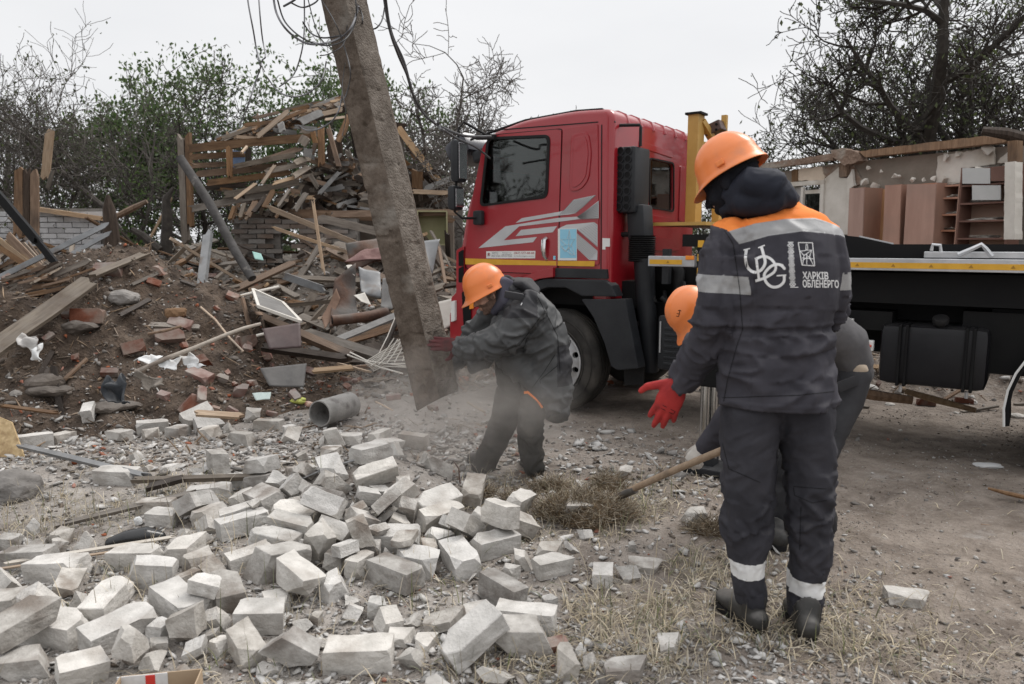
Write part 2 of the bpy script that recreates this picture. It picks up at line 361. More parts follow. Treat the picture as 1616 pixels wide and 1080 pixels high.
# ============================================================ truck
TA = R(54.4); TO = np.array([0.387, 6.75]); TR = np.array([math.sin(TA), -math.cos(TA)]); TF = np.array([math.cos(TA), math.sin(TA)])
TZ = float(h_ground(.387, 6.75)) - 0.01
M_RED = pm('red_truck_paint', (0.28, 0.009, 0.016), (0.315, 0.012, 0.020), 2, 0.30, 0.0, coat=0.6, c3=(0.20, 0.05, 0.045), s3=1.1, t3=(.62, .95), dust=.25, rvar=.06)
M_RUB = pm('black_rubber', (0.008, 0.008, 0.009), (0.016, 0.015, 0.015), 9, 0.6, .1, spec=.25)
M_PLA = pm('dark_grey_plastic', (0.014, 0.015, 0.018), (0.026, 0.028, 0.031), 4, 0.5, .15, 90, dust=.08, spec=.3)
M_BLK = pm('black_painted_steel', (0.006, 0.006, 0.007), (0.010, 0.010, 0.010), 4, 0.6, .1, spec=.15)
M_ALU = pm('bare_aluminium', (0.40, 0.41, 0.42), (0.55, 0.55, 0.56), 7, 0.38, .1, metal=.7)
M_YEL = pm('yellow_reflective_tape', (0.56, 0.29, 0.015), (0.66, 0.36, 0.03), 12, 0.45, .05)
M_YEL2 = pm('ochre_crane_paint', (0.42, 0.24, 0.055), (0.50, 0.30, 0.08), 5, 0.5, .1, dust=.2)
M_SIL = pm('silver_decal', (0.42, 0.42, 0.43), (0.52, 0.52, 0.53), 3, 0.4, 0)
M_DEC2 = pm('dark_grey_decal', (0.07, 0.07, 0.075), (0.10, 0.10, 0.10), 3, 0.4, 0)
M_WHT = pm('white_plastic', (0.62, 0.62, 0.61), (0.72, 0.72, 0.70), 6, 0.45, .05)
M_BLU = pm('light_blue_print', (0.23, 0.50, 0.66), (0.27, 0.55, 0.70), 3, 0.5, 0)
M_ORA = pm('orange_lens', (0.75, 0.22, 0.02), (0.8, 0.28, 0.03), 8, 0.3, 0)
M_CHR = pm('chrome', (0.6, 0.6, 0.62), (0.75, 0.75, 0.76), 5, 0.16, 0, metal=1.0)
M_WHE = pm('silver_wheel_paint', (0.40, 0.40, 0.41), (0.52, 0.52, 0.52), 5, 0.42, .1, metal=.3, dust=.4, c3=(.2, .18, .16), s3=6, t3=(.5, .8))
M_TYR = pm('tyre_rubber', (0.020, 0.019, 0.018), (0.042, 0.039, 0.036), 7, 0.85, .3, 60, spec=.2, c3=(.085, .077, .068), s3=3, t3=(.5, .75))
def glass_mat(name, tint, refl=0.9):
    m = bpy.data.materials.new(name); m.use_nodes = True; nt = m.node_tree; nt.nodes.clear(); N = nt.nodes.new; L = nt.links.new
    out = N('ShaderNodeOutputMaterial'); mx = N('ShaderNodeMixShader'); tr = N('ShaderNodeBsdfTransparent'); gl = N('ShaderNodeBsdfGlossy'); fr = N('ShaderNodeFresnel')
    tr.inputs[0].default_value = (*tint, 1); gl.inputs['Roughness'].default_value = 0.03; fr.inputs[0].default_value = 1.55
    mu = N('ShaderNodeMath'); mu.operation = 'MULTIPLY_ADD'; mu.inputs[1].default_value = refl; mu.inputs[2].default_value = 0.03; L(fr.outputs[0], mu.inputs[0])
    L(mu.outputs[0], mx.inputs[0]); L(tr.outputs[0], mx.inputs[1]); L(gl.outputs[0], mx.inputs[2]); L(mx.outputs[0], out.inputs[0]); return m
M_GLA = glass_mat('cab_glass', (0.50, 0.55, 0.53), 0.9)
truck = empty('flatbed_truck', (TO[0], TO[1], TZ), -(math.pi / 2 - TA), 'red lorry with dark flatbed and yellow striped side rail parked behind the workers', 'truck')
def nl(px, py, s=0.0):          # point on a plane parallel to the truck's near side, s metres in
    k = (px - 808) / FPX / 1.0; r = ray(px, py); k = r[0] / r[1]; o = TO + TF * s
    t = (k * o[1] - o[0]) / (TR[0] - k * TR[1]); y = o[1] + TR[1] * t; return (t, CAM_H + r[2] / r[1] * y - TZ)
def rl(px, py, t=0.587):        # point on a plane parallel to the cab's rear wall: (s, z)
    r = ray(px, py); k = r[0] / r[1]; o = TO + TR * t
    s = (k * o[1] - o[0]) / (TF[0] - k * TF[1]); y = o[1] + TF[1] * s; return (s, CAM_H + r[2] / r[1] * y - TZ)
def SM(s): return Matrix(((1, 0, 0, 0), (0, 0, -1, s), (0, 1, 0, 0), (0, 0, 0, 1)))      # xy -> (t,z), extrude outwards (towards the camera side)
def RM(t): return Matrix(((0, 0, 1, t), (1, 0, 0, 0), (0, 1, 0, 0), (0, 0, 0, 1)))       # xy -> (s,z), extrude rearwards
def rounded(poly, r, n=4):
    out = []; m = len(poly)
    for i in range(m):
        p = Vector(poly[i]).to_2d(); a = Vector(poly[i - 1]).to_2d(); b = Vector(poly[(i + 1) % m]).to_2d()
        da = (a - p); db = (b - p); q = min(r, da.length * .45, db.length * .45); da.normalize(); db.normalize()
        p0 = p + da * q; p1 = p + db * q
        for k in range(n + 1):
            u = k / n; out.append(tuple(p0 * (1 - u) ** 2 + p * 2 * u * (1 - u) + p1 * u * u))
    return out
def side(name, pts, mat, s=0.0, th=0.004, r=0.0, parent=truck, px=True, bevel=0.0):
    P = [nl(*p, s) for p in pts] if px else pts
    if r: P = rounded(P, r)
    return MB().prism(P, th, SM(s)).build(name, mat, parent, bevel=bevel)
def rear(name, pts, mat, t=0.587, th=0.004, r=0.0, parent=truck, bevel=0.0):
    P = [rl(*p, t) for p in pts]
    if r: P = rounded(P, r)
    return MB().prism(P, th, RM(t)).build(name, mat, parent, bevel=bevel)
def ring(pts, w):       # frame strip round a closed outline, returned as (outer, inner)
    c = Vector((sum(p[0] for p in pts) / len(pts), sum(p[1] for p in pts) / len(pts)))
    return [tuple(c + (Vector(p) - c) * (1 + w / (Vector(p) - c).length)) for p in pts]
def frame(name, pts, w, th, mat, M, parent=truck):
    o_ = ring(pts, w); n = len(pts); mb = MB()
    V = [M @ Vector((*p, z)) for z in (0, th) for p in pts] + [M @ Vector((*p, z)) for z in (0, th) for p in o_]
    F = []
    for i in range(n):
        j = (i + 1) % n; F += [(n + i, n + j, 3 * n + j, 3 * n + i), (i, j, 2 * n + j, 2 * n + i), (i, n + i, n + j, j), (2 * n + i, 2 * n + j, 3 * n + j, 3 * n + i)]
    mb.add(V, F); return mb.build(name, mat, parent)
CW = 1.88; CT = 0.587      # cab width, rear wall
win = rounded([nl(772, 219), nl(868, 215), nl(864, 311), nl(760, 325)], .06)
def make_cab():
    zr = rl(968, 170)[1]
    pw = nl(768, 208)
    prof = rounded([(-1.19, 1.20), (-1.12, 1.52), nl(736, 330), (pw[0] + .03, zr - .10), (-.35, zr - .01), (.2, zr + .02), (CT, zr + .0), (CT, .98), (.42, .98), (.36, 1.24), (-.40, 1.24), (-.62, .90), (-1.10, .72)], .10, 4)
    bm = bmesh.new(); m_ = len(prof); a = [[bm.verts.new((t, y, z)) for t, z in prof] for y in (0, CW)]
    bm.faces.new(a[0]); bm.faces.new(a[1][::-1])
    for i in range(m_): bm.faces.new((a[0][i], a[1][i], a[1][(i + 1) % m_], a[0][(i + 1) % m_]))
    bmesh.ops.recalc_face_normals(bm, faces=bm.faces)
    side_e = [e for e in bm.edges if abs(e.verts[0].co.y - e.verts[1].co.y) < 1e-4]
    bmesh.ops.bevel(bm, geom=side_e, offset=.045, segments=4, affect='EDGES', profile=.5, clamp_overlap=True); bmesh.ops.recalc_face_normals(bm, faces=bm.faces)
    me = bpy.data.meshes.new('cab_shell'); bm.to_mesh(me); bm.free()
    me.materials.append(M_RED); me.materials.append(M_PLA)
    o = link('cab_body', me, None, truck)
    inn = [(-1.09, 1.30), (-1.07, 1.52), (nl(736, 330)[0] + .06, nl(736, 330)[1]), (nl(768, 208)[0] + .10, zr - .20), (-.35, zr - .07), (.2, zr - .05), (CT - .06, zr - .12), (CT - .05, 1.30)]
    c0 = MB(); c0.mi = 1; c0.prism(inn, CW - .09, SM(CW - .045)); c0 = c0.build('cutter', [M_RED, M_PLA], truck); cut = [c0]
    c1 = MB().prism(win, CW + 1, SM(CW + .5)).build('cutter', M_BLK, truck); cut.append(c1)
    rw = rounded([rl(1025, 251), rl(1062, 259), rl(1062, 333), rl(1025, 326)], .05)
    c2 = MB().prism(rw, .3, RM(CT - .15)).build('cutter', M_BLK, truck); cut.append(c2)
    p0, p1 = Vector((-1.13, 0, 1.56)), Vector((nl(768, 208)[0], 0, nl(768, 208)[1])); 
    c3 = MB().add([Vector((x + dx, y, z)) for y in (.12, CW - .12) for (x, z, dx) in ((-1.115, 1.64, -.4), (-1.115, 1.64, .13), (-.98, zr - .26, .13), (-.98, zr - .26, -.4))], [(0, 1, 2, 3), (4, 7, 6, 5), (0, 4, 5, 1), (1, 5, 6, 2), (2, 6, 7, 3), (3, 7, 4, 0)]).build('cutter', M_BLK, truck); cut.append(c3)
    for c in cut:
        b = o.modifiers.new('b', 'BOOLEAN'); b.object = c; b.operation = 'DIFFERENCE'; b.solver = 'EXACT'
    bpy.context.view_layer.update(); dg = bpy.context.evaluated_depsgraph_get()
    m2 = bpy.data.meshes.new_from_object(o.evaluated_get(dg)); o.modifiers.clear(); o.data = m2
    for c in cut: bpy.data.objects.remove(c)
    m2.polygons.foreach_set('use_smooth', [True] * len(m2.polygons)); m2.set_sharp_from_angle(angle=R(32))
    side('side_window', [], M_GLA, px=False) if False else MB().prism(win, .006, SM(-.012 + .02)).build('side_window', M_GLA, truck)
    MB().prism(win, .006, SM(CW - .02)).build('far_side_window', M_GLA, truck)
    frame('window_seal', win, -.018, .010, M_RUB, SM(-.014)); frame('window_seal', win, .016, .010, M_RUB, SM(-.012))
    MB().prism(rw, .006, RM(CT - .02)).build('rear_window', M_GLA, truck); frame('rear_window_seal', rw, .02, .012, M_RUB, RM(CT - .001))
    MB().box((-1.05, CW / 2, 1.98), (.006, CW - .26, .9), Matrix.Rotation(R(14), 3, 'Y')).build('windscreen', M_GLA, truck)
    return zr
ZR = make_cab()
# door skin: proud of the shell, with a shadow gap round it
d_out = [(777, 214), (887, 204), (881, 410), (880, 433), (760, 428), (735, 423), (736, 392), (749, 300), (763, 232)]
def panel_with_hole(name, outer, inner, th, s, mat):
    n = max(len(outer), 1); M = SM(s); 
    def res(P, m):
        P = [Vector(p) for p in P]; L_ = [0]
        for i in range(len(P)): L_.append(L_[-1] + (P[(i + 1) % len(P)] - P[i]).length)
        out = []
        for k in range(m):
            d = L_[-1] * k / m; i = max(j for j in range(len(P)) if L_[j] <= d); u = (d - L_[i]) / max(1e-9, L_[i + 1] - L_[i]); out.append(P[i].lerp(P[(i + 1) % len(P)], u))
        return out
    c = Vector((sum(p[0] for p in inner) / len(inner), sum(p[1] for p in inner) / len(inner)))
    def byang(P, m=96):
        P = res(P, 720); A = [math.atan2(p.y - c.y, p.x - c.x) for p in P]; out = []
        for k in range(m):
            a = -math.pi + 2 * math.pi * (k + .5) / m; j = min(range(len(P)), key=lambda i: abs(A[i] - a)); out.append(P[j])
        return out
    O, I = byang(outer), byang(inner); m = len(O); V = [M @ Vector((p.x, p.y, z)) for z in (0, th) for P in (O, I) for p in P]
    F = []
    for i in range(m):
        j = (i + 1) % m; F += [(2 * m + i, 2 * m + j, 3 * m + j, 3 * m + i), (i, j, 2 * m + j, 2 * m + i), (m + i, 3 * m + i, 3 * m + j, m + j)]
    return MB().add(V, F).build(name, mat, truck)
door = panel_with_hole('door', rounded([nl(*p) for p in d_out], .03), ring(win, .014), .012, -.001, M_RED)
frame('door_gap', rounded([nl(*p) for p in d_out], .03), .008, .004, M_RUB, SM(-.001), door)
side('quarter_panel', [(889, 204), (944, 195), (946, 418), (882, 418)], M_RED, -.001, .010, .02, bevel=.003)
q = side('pressed_panel_recess', [(902, 212), (929, 208), (934, 240), (930, 283), (917, 300), (899, 303)], M_RED, -.0115, .010, .06, bevel=.006)
side('pressed_panel', [(906, 217), (925, 214), (929, 240), (925, 279), (914, 293), (903, 297)], M_RED, -.0215, .006, .05, bevel=.004, parent=q)
# crease ribs on the rear wall and the roof gasket
rear('rear_panel_rib', [(1008, 222), (1060, 240), (1060, 250), (1008, 233)], M_RED, CT - .002, .012, .02, bevel=.005)
rear('rear_panel_rib', [(1021, 338), (1062, 345), (1062, 356), (1021, 350)], M_RED, CT - .002, .012, .02, bevel=.005)
rear('rear_panel_rib', [(1073, 262), (1080, 264), (1076, 350), (1070, 349)], M_RED, CT - .002, .012, .02, bevel=.005)
rear('rear_panel_rib', [(1018, 372), (1060, 377), (1070, 396), (1018, 396)], M_RED, CT - .002, .012, .02, bevel=.005)
for i in range(6):
    sI = .28 + i * .26
    MB().tube([(CT - .40, sI, ZR + .012), (CT - .10, sI, ZR + .012), (CT - .03, sI, ZR - .02), (CT + .004, sI, ZR - .10)], .016, 6).build('roof_rib', M_RED, truck, smooth=True)
g = [(-1.0, ZR - .135), (-.86, ZR - .105), (-.35, ZR - .012), (.2, ZR + .016), (CT - .13, ZR + .005), (CT - .045, ZR - .045), (CT - .005, ZR - .12)]
MB().tube([(t, .035, z) for t, z in g], .012, 6).build('roof_gasket', M_RUB, truck, smooth=True)
MB().tube([(CT - .10, CW - .05, ZR + .0), (CT - .03, CW - .03, ZR - .045), (CT + .004, CW - .02, ZR - .13)], .014, 6).build('roof_gasket', M_RUB, truck, smooth=True)
side('side_seam', [(768, 206), (944, 192), (944, 193.6), (768, 207.6)], M_RUB, -.001, .003)
side('rear_corner_seam', [(949, 197), (950.4, 197), (949, 440), (947.6, 440)], M_RUB, -.0012, .003)
# interior
MB().box((-.78, CW / 2, 1.50), (.42, CW - .2, .34), None, .05).build('dashboard', M_PLA, truck)
MB().lathe([(.19 + .014 * math.cos(a), .014 * math.sin(a)) for a in np.linspace(0, 2 * math.pi, 9)[:-1]], 28, Matrix.Translation((-.52, .42, 1.70)) @ Matrix.Rotation(R(-50), 4, 'Y'), True).cyl((-.52, .42, 1.70), (-.66, .42, 1.58), .03, 8).box((-.52, .42, 1.70), (.012, .36, .03), Matrix.Rotation(R(40), 3, 'Y')).build('steering_wheel', M_RUB, truck, smooth=True)
for sy in (.42, 1.42):
    MB().box((.02, sy, 1.42), (.5, .5, .16), None, .05).box((.27, sy, 1.80), (.14, .48, .66), Matrix.Rotation(R(8), 3, 'Y'), .05).box((.31, sy, 2.2), (.1, .26, .18), None, .04).build('seat', pm('grey_seat_cloth', (.05, .05, .055), (.08, .08, .085), 20, .9, .2), truck, smooth=True)
MB().box((-.15, CW - .3, 1.72), (.012, .2, .13), Matrix.Rotation(R(15), 3, 'X')).build('paper_on_dash', M_WHT, truck)
MB().box((-.85, CW / 2, ZR - .26), (.35, CW - .15, .12), Matrix.Rotation(R(-15), 3, 'Y'), .03).build('overhead_shelf', M_PLA, truck)
# decals
DS = -.0135
def decal(name, c, mat, s=DS, th=.0015, sc=4.0, ox=700, oy=160, split=None):
    return side(name, [(ox + x / sc, oy + y / sc) for x, y in c], mat, s, th)
dec1 = decal('silver_stripe_decal', [(455, 768), (495, 738), (730, 698), (760, 690), (720, 722)], M_SIL)
decal('silver_stripe_decal', [(720, 722), (760, 688), (820, 622), (962, 592), (880, 668), (835, 706), (800, 714)], M_SIL)
decal('silver_stripe_decal', [(220, 927), (390, 790), (560, 762), (720, 737), (850, 728), (980, 628), (980, 740), (850, 745), (720, 762), (478, 790), (380, 878), (590, 857), (565, 890)], M_SIL)
decal('silver_stripe_decal', [(455, 852), (490, 812), (717, 788), (690, 827)], M_SIL)
decal('silver_stripe_decal', [(729, 802), (775, 780), (950, 764), (972, 780), (972, 920), (850, 815), (842, 805), (735, 806)], M_SIL)
decal('silver_stripe_decal', [(844, 835), (972, 945), (970, 1002), (920, 1002), (844, 930)], M_SIL)
mb = MB()
for k in range(9):
    a0 = Vector((758 + k * 0, 690)); u = k / 8
    p = Vector((735, 716)).lerp(Vector((835, 703)), u); q_ = Vector((822, 624)).lerp(Vector((955, 596)), u)
    for (A, B) in ((p, q_),):
        P = [nl(700 + A.x / 4, 160 + A.y / 4, DS), nl(700 + B.x / 4, 160 + B.y / 4, DS)]
        mb.bar((P[0][0], DS - .002, P[0][1]), (P[1][0], DS - .002, P[1][1]), .0018, .0045, up=(0, 1, 0))
for k in range(9):
    u = k / 8; p = Vector((845, 730)).lerp(Vector((865, 742)), u); q_ = Vector((978, 640)).lerp(Vector((978, 738)), u)
    P = [nl(700 + p.x / 4, 160 + p.y / 4, DS), nl(700 + q_.x / 4, 160 + q_.y / 4, DS)]
    mb.bar((P[0][0], DS - .002, P[0][1]), (P[1][0], DS - .002, P[1][1]), .0018, .009, up=(0, 1, 0))
for k in range(8):
    u = k / 7; p = Vector((850, 812)).lerp(Vector((945, 768)), u); q_ = Vector((970, 912)).lerp(Vector((970, 790)), u)
    P = [nl(700 + p.x / 4, 160 + p.y / 4, DS), nl(700 + q_.x / 4, 160 + q_.y / 4, DS)]
    mb.bar((P[0][0], DS - .002, P[0][1]), (P[1][0], DS - .002, P[1][1]), .0018, .0045, up=(0, 1, 0))
for k in range(7):
    u = k / 6; p = Vector((846, 842)).lerp(Vector((846, 925)), u); q_ = Vector((968, 950)).lerp(Vector((928, 998)), u)
    P = [nl(700 + p.x / 4, 160 + p.y / 4, DS), nl(700 + q_.x / 4, 160 + q_.y / 4, DS)]
    mb.bar((P[0][0], DS - .002, P[0][1]), (P[1][0], DS - .002, P[1][1]), .0018, .004, up=(0, 1, 0))
mb.build('hatched_decal_lines', M_DEC2, truck)
poster = decal('blue_poster', [(722, 805), (842, 803), (842, 1005), (722, 1005)], M_WHT, DS - .002, .001)
decal('poster_print', [(735, 808), (839, 806), (839, 990), (735, 990)], M_BLU, DS - .0032, .0008).parent = poster
def line_art(name, segs, w, mat, s, sc, ox, oy, parent):
    mb = MB()
    for a, b in segs:
        P = nl(ox + a[0] / sc, oy + a[1] / sc, s); Q = nl(ox + b[0] / sc, oy + b[1] / sc, s)
        mb.bar((P[0], s, P[1]), (Q[0], s, Q[1]), .0012, w, up=(0, 1, 0))
    return mb.build(name, mat, parent)
star = [(795, 812), (782, 868), (738, 872), (772, 905), (745, 920), (768, 950), (790, 922), (800, 960), (828, 972), (815, 920), (806, 905), (830, 868), (804, 868), (795, 812)]
line_art('star_line_drawing', [(star[i], star[i + 1]) for i in range(len(star) - 1)] + [((772, 905), (806, 905)), ((782, 868), (804, 868)), ((795, 812), (790, 922)), ((738, 905), (768, 950)), ((790, 922), (828, 972)), ((768, 950), (812, 905)), ((745, 920), (815, 975))], .007, M_WHT, DS - .0045, 4, 700, 160, poster)
stick = decal('phone_sticker', [(270, 947), (580, 945), (578, 992), (270, 992)], M_WHT, DS, .0015)
def text_data(s, size=1.0, bold=0.0, align='LEFT', spacing=1.0, res=3):
    c = bpy.data.curves.new('t', 'FONT'); c.body = s; c.size = size; c.offset = bold; c.align_x = align; c.resolution_u = res; c.space_character = spacing
    o = bpy.data.objects.new('t', c); COL.objects.link(o); bpy.context.view_layer.update(); dg = bpy.context.evaluated_depsgraph_get()
    me = bpy.data.meshes.new_from_object(o.evaluated_get(dg)); bpy.data.objects.remove(o)
    V = np.array([v.co[:] for v in me.vertices]).reshape(-1, 3); F = [tuple(p.vertices) for p in me.polygons]; bpy.data.meshes.remove(me); return V, F
def side_text(s, x0, y0, x1, y1, mat, sl, parent, bold=0.0, name='lettering'):
    V, F = text_data(s, 1, bold); A = nl(x0, y0, sl); B = nl(x1, y1, sl)      # A: lower left, B: upper right
    mn, mx = V.min(0), V.max(0); t = A[0] + (V[:, 0] - mn[0]) / (mx[0] - mn[0]) * (B[0] - A[0]); z = A[1] + (V[:, 1] - mn[1]) / (mx[1] - mn[1]) * (B[1] - A[1])
    return MB().add(np.stack([t, np.full(len(t), sl), z], 1), F).build(name, mat, parent)
M_INK = pm('dark_red_ink', (.30, .03, .03), None, 2, .5, 0); M_INK2 = pm('dark_ink', (.05, .05, .06), None, 2, .5, 0)
side_text('АВТО', 776, 401.2, 786, 398, M_INK2, DS - .002, stick); side_text('РЕГІОН', 776, 405.8, 789, 402.4, M_INK2, DS - .002, stick)
side_text('(067) 577-88-88', 811, 402.2, 843, 398, M_INK, DS - .002, stick, .01); side_text('www.avto-region.com.ua', 811, 405.6, 842, 403.6, M_INK2, DS - .002, stick)
side_text('Евакуатор', 793, 400.4, 807, 398.4, M_INK2, DS - .002, stick); side_text('автотехніка', 792, 403, 808, 401, M_INK2, DS - .002, stick); side_text('послуги крана', 791, 405.8, 808, 403.8, M_INK2, DS - .002, stick)
mb = MB()
for k in range(6):
    c_ = nl(771.5, 401.8, DS); a = math.pi * k / 6; dx, dz = .018 * math.cos(a), .018 * math.sin(a); mb.bar((c_[0] - dx, DS - .002, c_[1] - dz), (c_[0] + dx, DS - .002, c_[1] + dz), .001, .005, up=(0, 1, 0))
mb.build('sun_mark', M_INK, stick)
ny = decal('yellow_tape', [(137, 992), (712, 1009), (712, 1037), (137, 1030)], M_YEL); ny2 = decal('yellow_tape', [(720, 1008), (955, 1009), (952, 1043), (720, 1038)], M_YEL, -.0115)
decal('info_label', [(1003, 864), (1050, 866), (1050, 918), (1022, 918), (1022, 936), (1003, 936)], M_WHT, -.002)
decal('blue_lock_cover', [(694, 976), (708, 976), (708, 1000), (694, 1000)], M_BLU, DS, .006)
hx, hz = nl(863, 393); MB().tube([(hx, -.014, hz + .10), (hx - .004, -.05, hz + .08), (hx - .006, -.055, hz), (hx, -.05, hz - .06), (hx + .004, -.014, hz - .10)], [.02, .024, .024, .018, .016], 8, True, .7).build('door_handle', M_CHR, truck, smooth=True)
# front end
side('front_corner_panel', [(722, 395), (734, 388), (734, 452), (745, 560), (718, 560), (714, 470), (722, 462)], M_RED, -.004, .02, .02, bevel=.004)
for (a, b) in ((398, 420), (424, 446)): side('grille_opening', [(724, a), (732, a - 4), (732, b), (724, b)], M_BLK, -.024, .004, .01)
side('bumper_gap', [(729, 462), (742, 452), (744, 520), (733, 535)], M_BLK, -.024, .004)
side('headlamp', [(714.5, 476), (720.5, 474), (720.5, 506), (714.5, 508)], M_WHT, -.024, .03, .01)
side('side_marker_lamp', [(742, 475), (748, 474), (748, 487), (742, 488)], M_ORA, -.024, .012)
side('bumper_lower', [(745, 452), (790, 452), (800, 470), (800, 560), (745, 560)], M_RED, .001, .014)
MB().box((-1.20, CW / 2, .62), (.16, CW, .52), None, .04).build('front_bumper', M_RED, truck, smooth=True)
# wheel-arch lip, steps and mudguards
def arc_strip(name, pts_out, pts_in, s0, th, mat, bev=.006):
    P = [nl(*p, s0) for p in pts_out] + [nl(*p, s0) for p in reversed(pts_in)]
    return MB().prism(P, th, SM(s0)).build(name, mat, truck, bevel=bev)
arc_strip('red_arch_lip', [(812, 447), (830, 437), (852, 428), (878, 422)], [(818, 458), (834, 448), (856, 440), (878, 437)], .0, .06, M_RED)
arc_strip('sill_trim', [(879, 423), (962, 425)], [(879, 438), (963, 440)], .03, .05, M_PLA)
arc_strip('mudguard_top', [(800, 500), (815, 470), (842, 447), (874, 439), (966, 441), (977, 450), (984, 467)], [(806, 505), (822, 480), (846, 463), (876, 453), (905, 453), (930, 466), (984, 467)], .10, .14, M_PLA, .012)
arc_strip('mudguard_rear', [(931, 471), (998, 471), (1019, 578)], [(931, 473), (949, 500), (966, 540), (976, 575), (986, 581)], .10, .14, M_PLA, .012)
mb = MB(); 
MB().box((.56, .36, .95), (.06, .5, .9), Matrix.Rotation(R(-12), 3, 'Y')).build('mudguard_liner', M_BLK, truck)
rear_flap = side('mud_flap', [(986, 581), (1018, 579), (1016, 606), (987, 608)], M_RUB, .14, .02)
MB().box((0, .72, 1.12), (1.5, 1.0, .24)).box((-.55, .9, .75), (.3, 1.2, .6)).box((.7, .8, .8), (.5, .9, .5)).build('engine_underbody', M_BLK, truck)
# mirrors
mm_ = nl(724, 255, -.26); MB().box((mm_[0], -.26, mm_[1]), (.10, .16, .40), None, .045).build('wing_mirror', M_PLA, truck, smooth=True)
mm2 = nl(719, 313, -.26); w2 = MB().box((mm2[0], -.26, mm2[1]), (.09, .16, .235), None, .04).build('wide_angle_mirror', M_PLA, truck, smooth=True)
for (c_, h_, nm) in ((mm_, .33, 'wing_mirror'), (mm2, .17, 'wide_angle_mirror')):
    MB().box((c_[0] + .053, -.26, c_[1]), (.006, .12, h_), None, .002).build('mirror_glass', M_CHR, w2)
pA = nl(757, 344, -.03); pB = nl(720, 345, -.24)
MB().tube([(pA[0], -.02, pA[1]), (pB[0] + .06, -.22, pB[1]), (pB[0], -.26, pB[1] + .06), (mm_[0], -.26, mm_[1] + .3), (mm_[0] + .05, -.24, mm_[1] + .36), (nl(774, 217)[0], -.01, nl(774, 217)[1])], .013, 8).build('mirror_arm', M_RUB, truck, smooth=True)
MB().box((pA[0], -.045, pA[1]), (.11, .06, .14), None, .02).build('mirror_mount', M_PLA, truck, smooth=True)
pC = nl(772, 217); MB().box((pC[0] - .02, -.03, pC[1]), (.24, .05, .05), Matrix.Rotation(R(4), 3, 'Y'), .01).build('upper_mirror_bracket', M_RUB, truck)
pD = nl(744, 205, .3); MB().box((-1.18, CW / 2, ZR - .20), (.30, CW - .04, .22), Matrix.Rotation(R(-28), 3, 'Y'), .06).build('sun_visor', pm('smoked_visor', (.02, .022, .03), (.03, .03, .04), 2, .25, 0), truck, smooth=True)
# air intake stack behind the cab corner
IS = .10
def ip(px, py): return nl(px, py, IS)
a0 = ip(975, 232); a1 = ip(1001, 336)
ih = a0[1] - a1[1]; it = a1[0] - a0[0]
MB().box((a0[0] + it / 2, IS + .15, (a0[1] + a1[1]) / 2), (it, .30, ih), None, .03).build('air_intake_box', M_PLA, truck, smooth=True)
mb = MB(); mc = MB()
for r_ in range(8):
    for c_ in range(2):
        p = ip(980.2 + c_ * 12 - r_ * .42, 238.5 + r_ * 12.6)
        mb.lathe([(.034, 0), (.034, .012), (.027, .012), (.027, -.01), (.0, -.01)], 14, Matrix.Translation((p[0], IS - .002, p[1])) @ Matrix.Rotation(R(90), 4, 'X'))
        mc.lathe([(.0, .0), (.026, .0), (.026, .003), (.0, .003)], 12, Matrix.Translation((p[0], IS - .006, p[1])) @ Matrix.Rotation(R(90), 4, 'X'))
mb.build('intake_port_rims', M_PLA, truck, smooth=True); mc.build('intake_port_mouths', M_BLK, truck)
p1 = ip(988, 338); p2 = ip(990, 372); p3 = ip(993, 412); p4 = ip(1003, 470); p5 = ip(1012, 590)
MB().box((p1[0] + .06, IS + .16, (p1[1] + p2[1]) / 2 + .02), (.17, .2, p1[1] - p2[1] + .12), Matrix.Rotation(R(-4), 3, 'Y'), .03).build('air_intake_neck', M_PLA, truck, smooth=True)
prof = []
for k in range(13):
    z = -(p2[1] - p3[1]) * k / 12; prof += [(.125, z), (.108, z - .008)]
MB().lathe([(0, .0)] + prof + [(0, prof[-1][1])], 24, Matrix.Translation((p2[0] + .07, IS + .15, p2[1]))).build('air_intake_bellows', M_RUB, truck, smooth=True)
MB().tube([(p3[0] + .07, IS + .15, p3[1] + .02), (p4[0] + .02, IS + .16, p4[1]), (p5[0], IS + .18, p5[1] + .2), (p5[0], IS + .2, p5[1])], [.115, .11, .10, .09], 12, True, .8).build('air_intake_duct', M_PLA, truck, smooth=True)
MB().tube([(p3[0] + .25, IS + .35, p3[1] - .02), (p3[0] + .33, IS + .33, p3[1] - .1), (p3[0] + .34, IS + .3, p3[1] - .5)], .055, 10).build('side_hose', M_RUB, truck, smooth=True)
pm1 = ip(996, 195); MB().tube([(CT - .05, .10, ZR - .13), (CT + .16, .18, ZR - .135), (CT + .17, .18, ZR - .16), (CT + .17, .18, a0[1])], .014, 8).build('intake_stay', M_RUB, truck, smooth=True)
for (sx, sy) in ((978, 370), (984, 512)):
    q_ = ip(sx, sy); MB().cyl((q_[0] - .08, IS + .1, q_[1]), (q_[0] + .1, IS + .1, q_[1]), .022, 8).build('duct_clamp', M_RUB, truck)
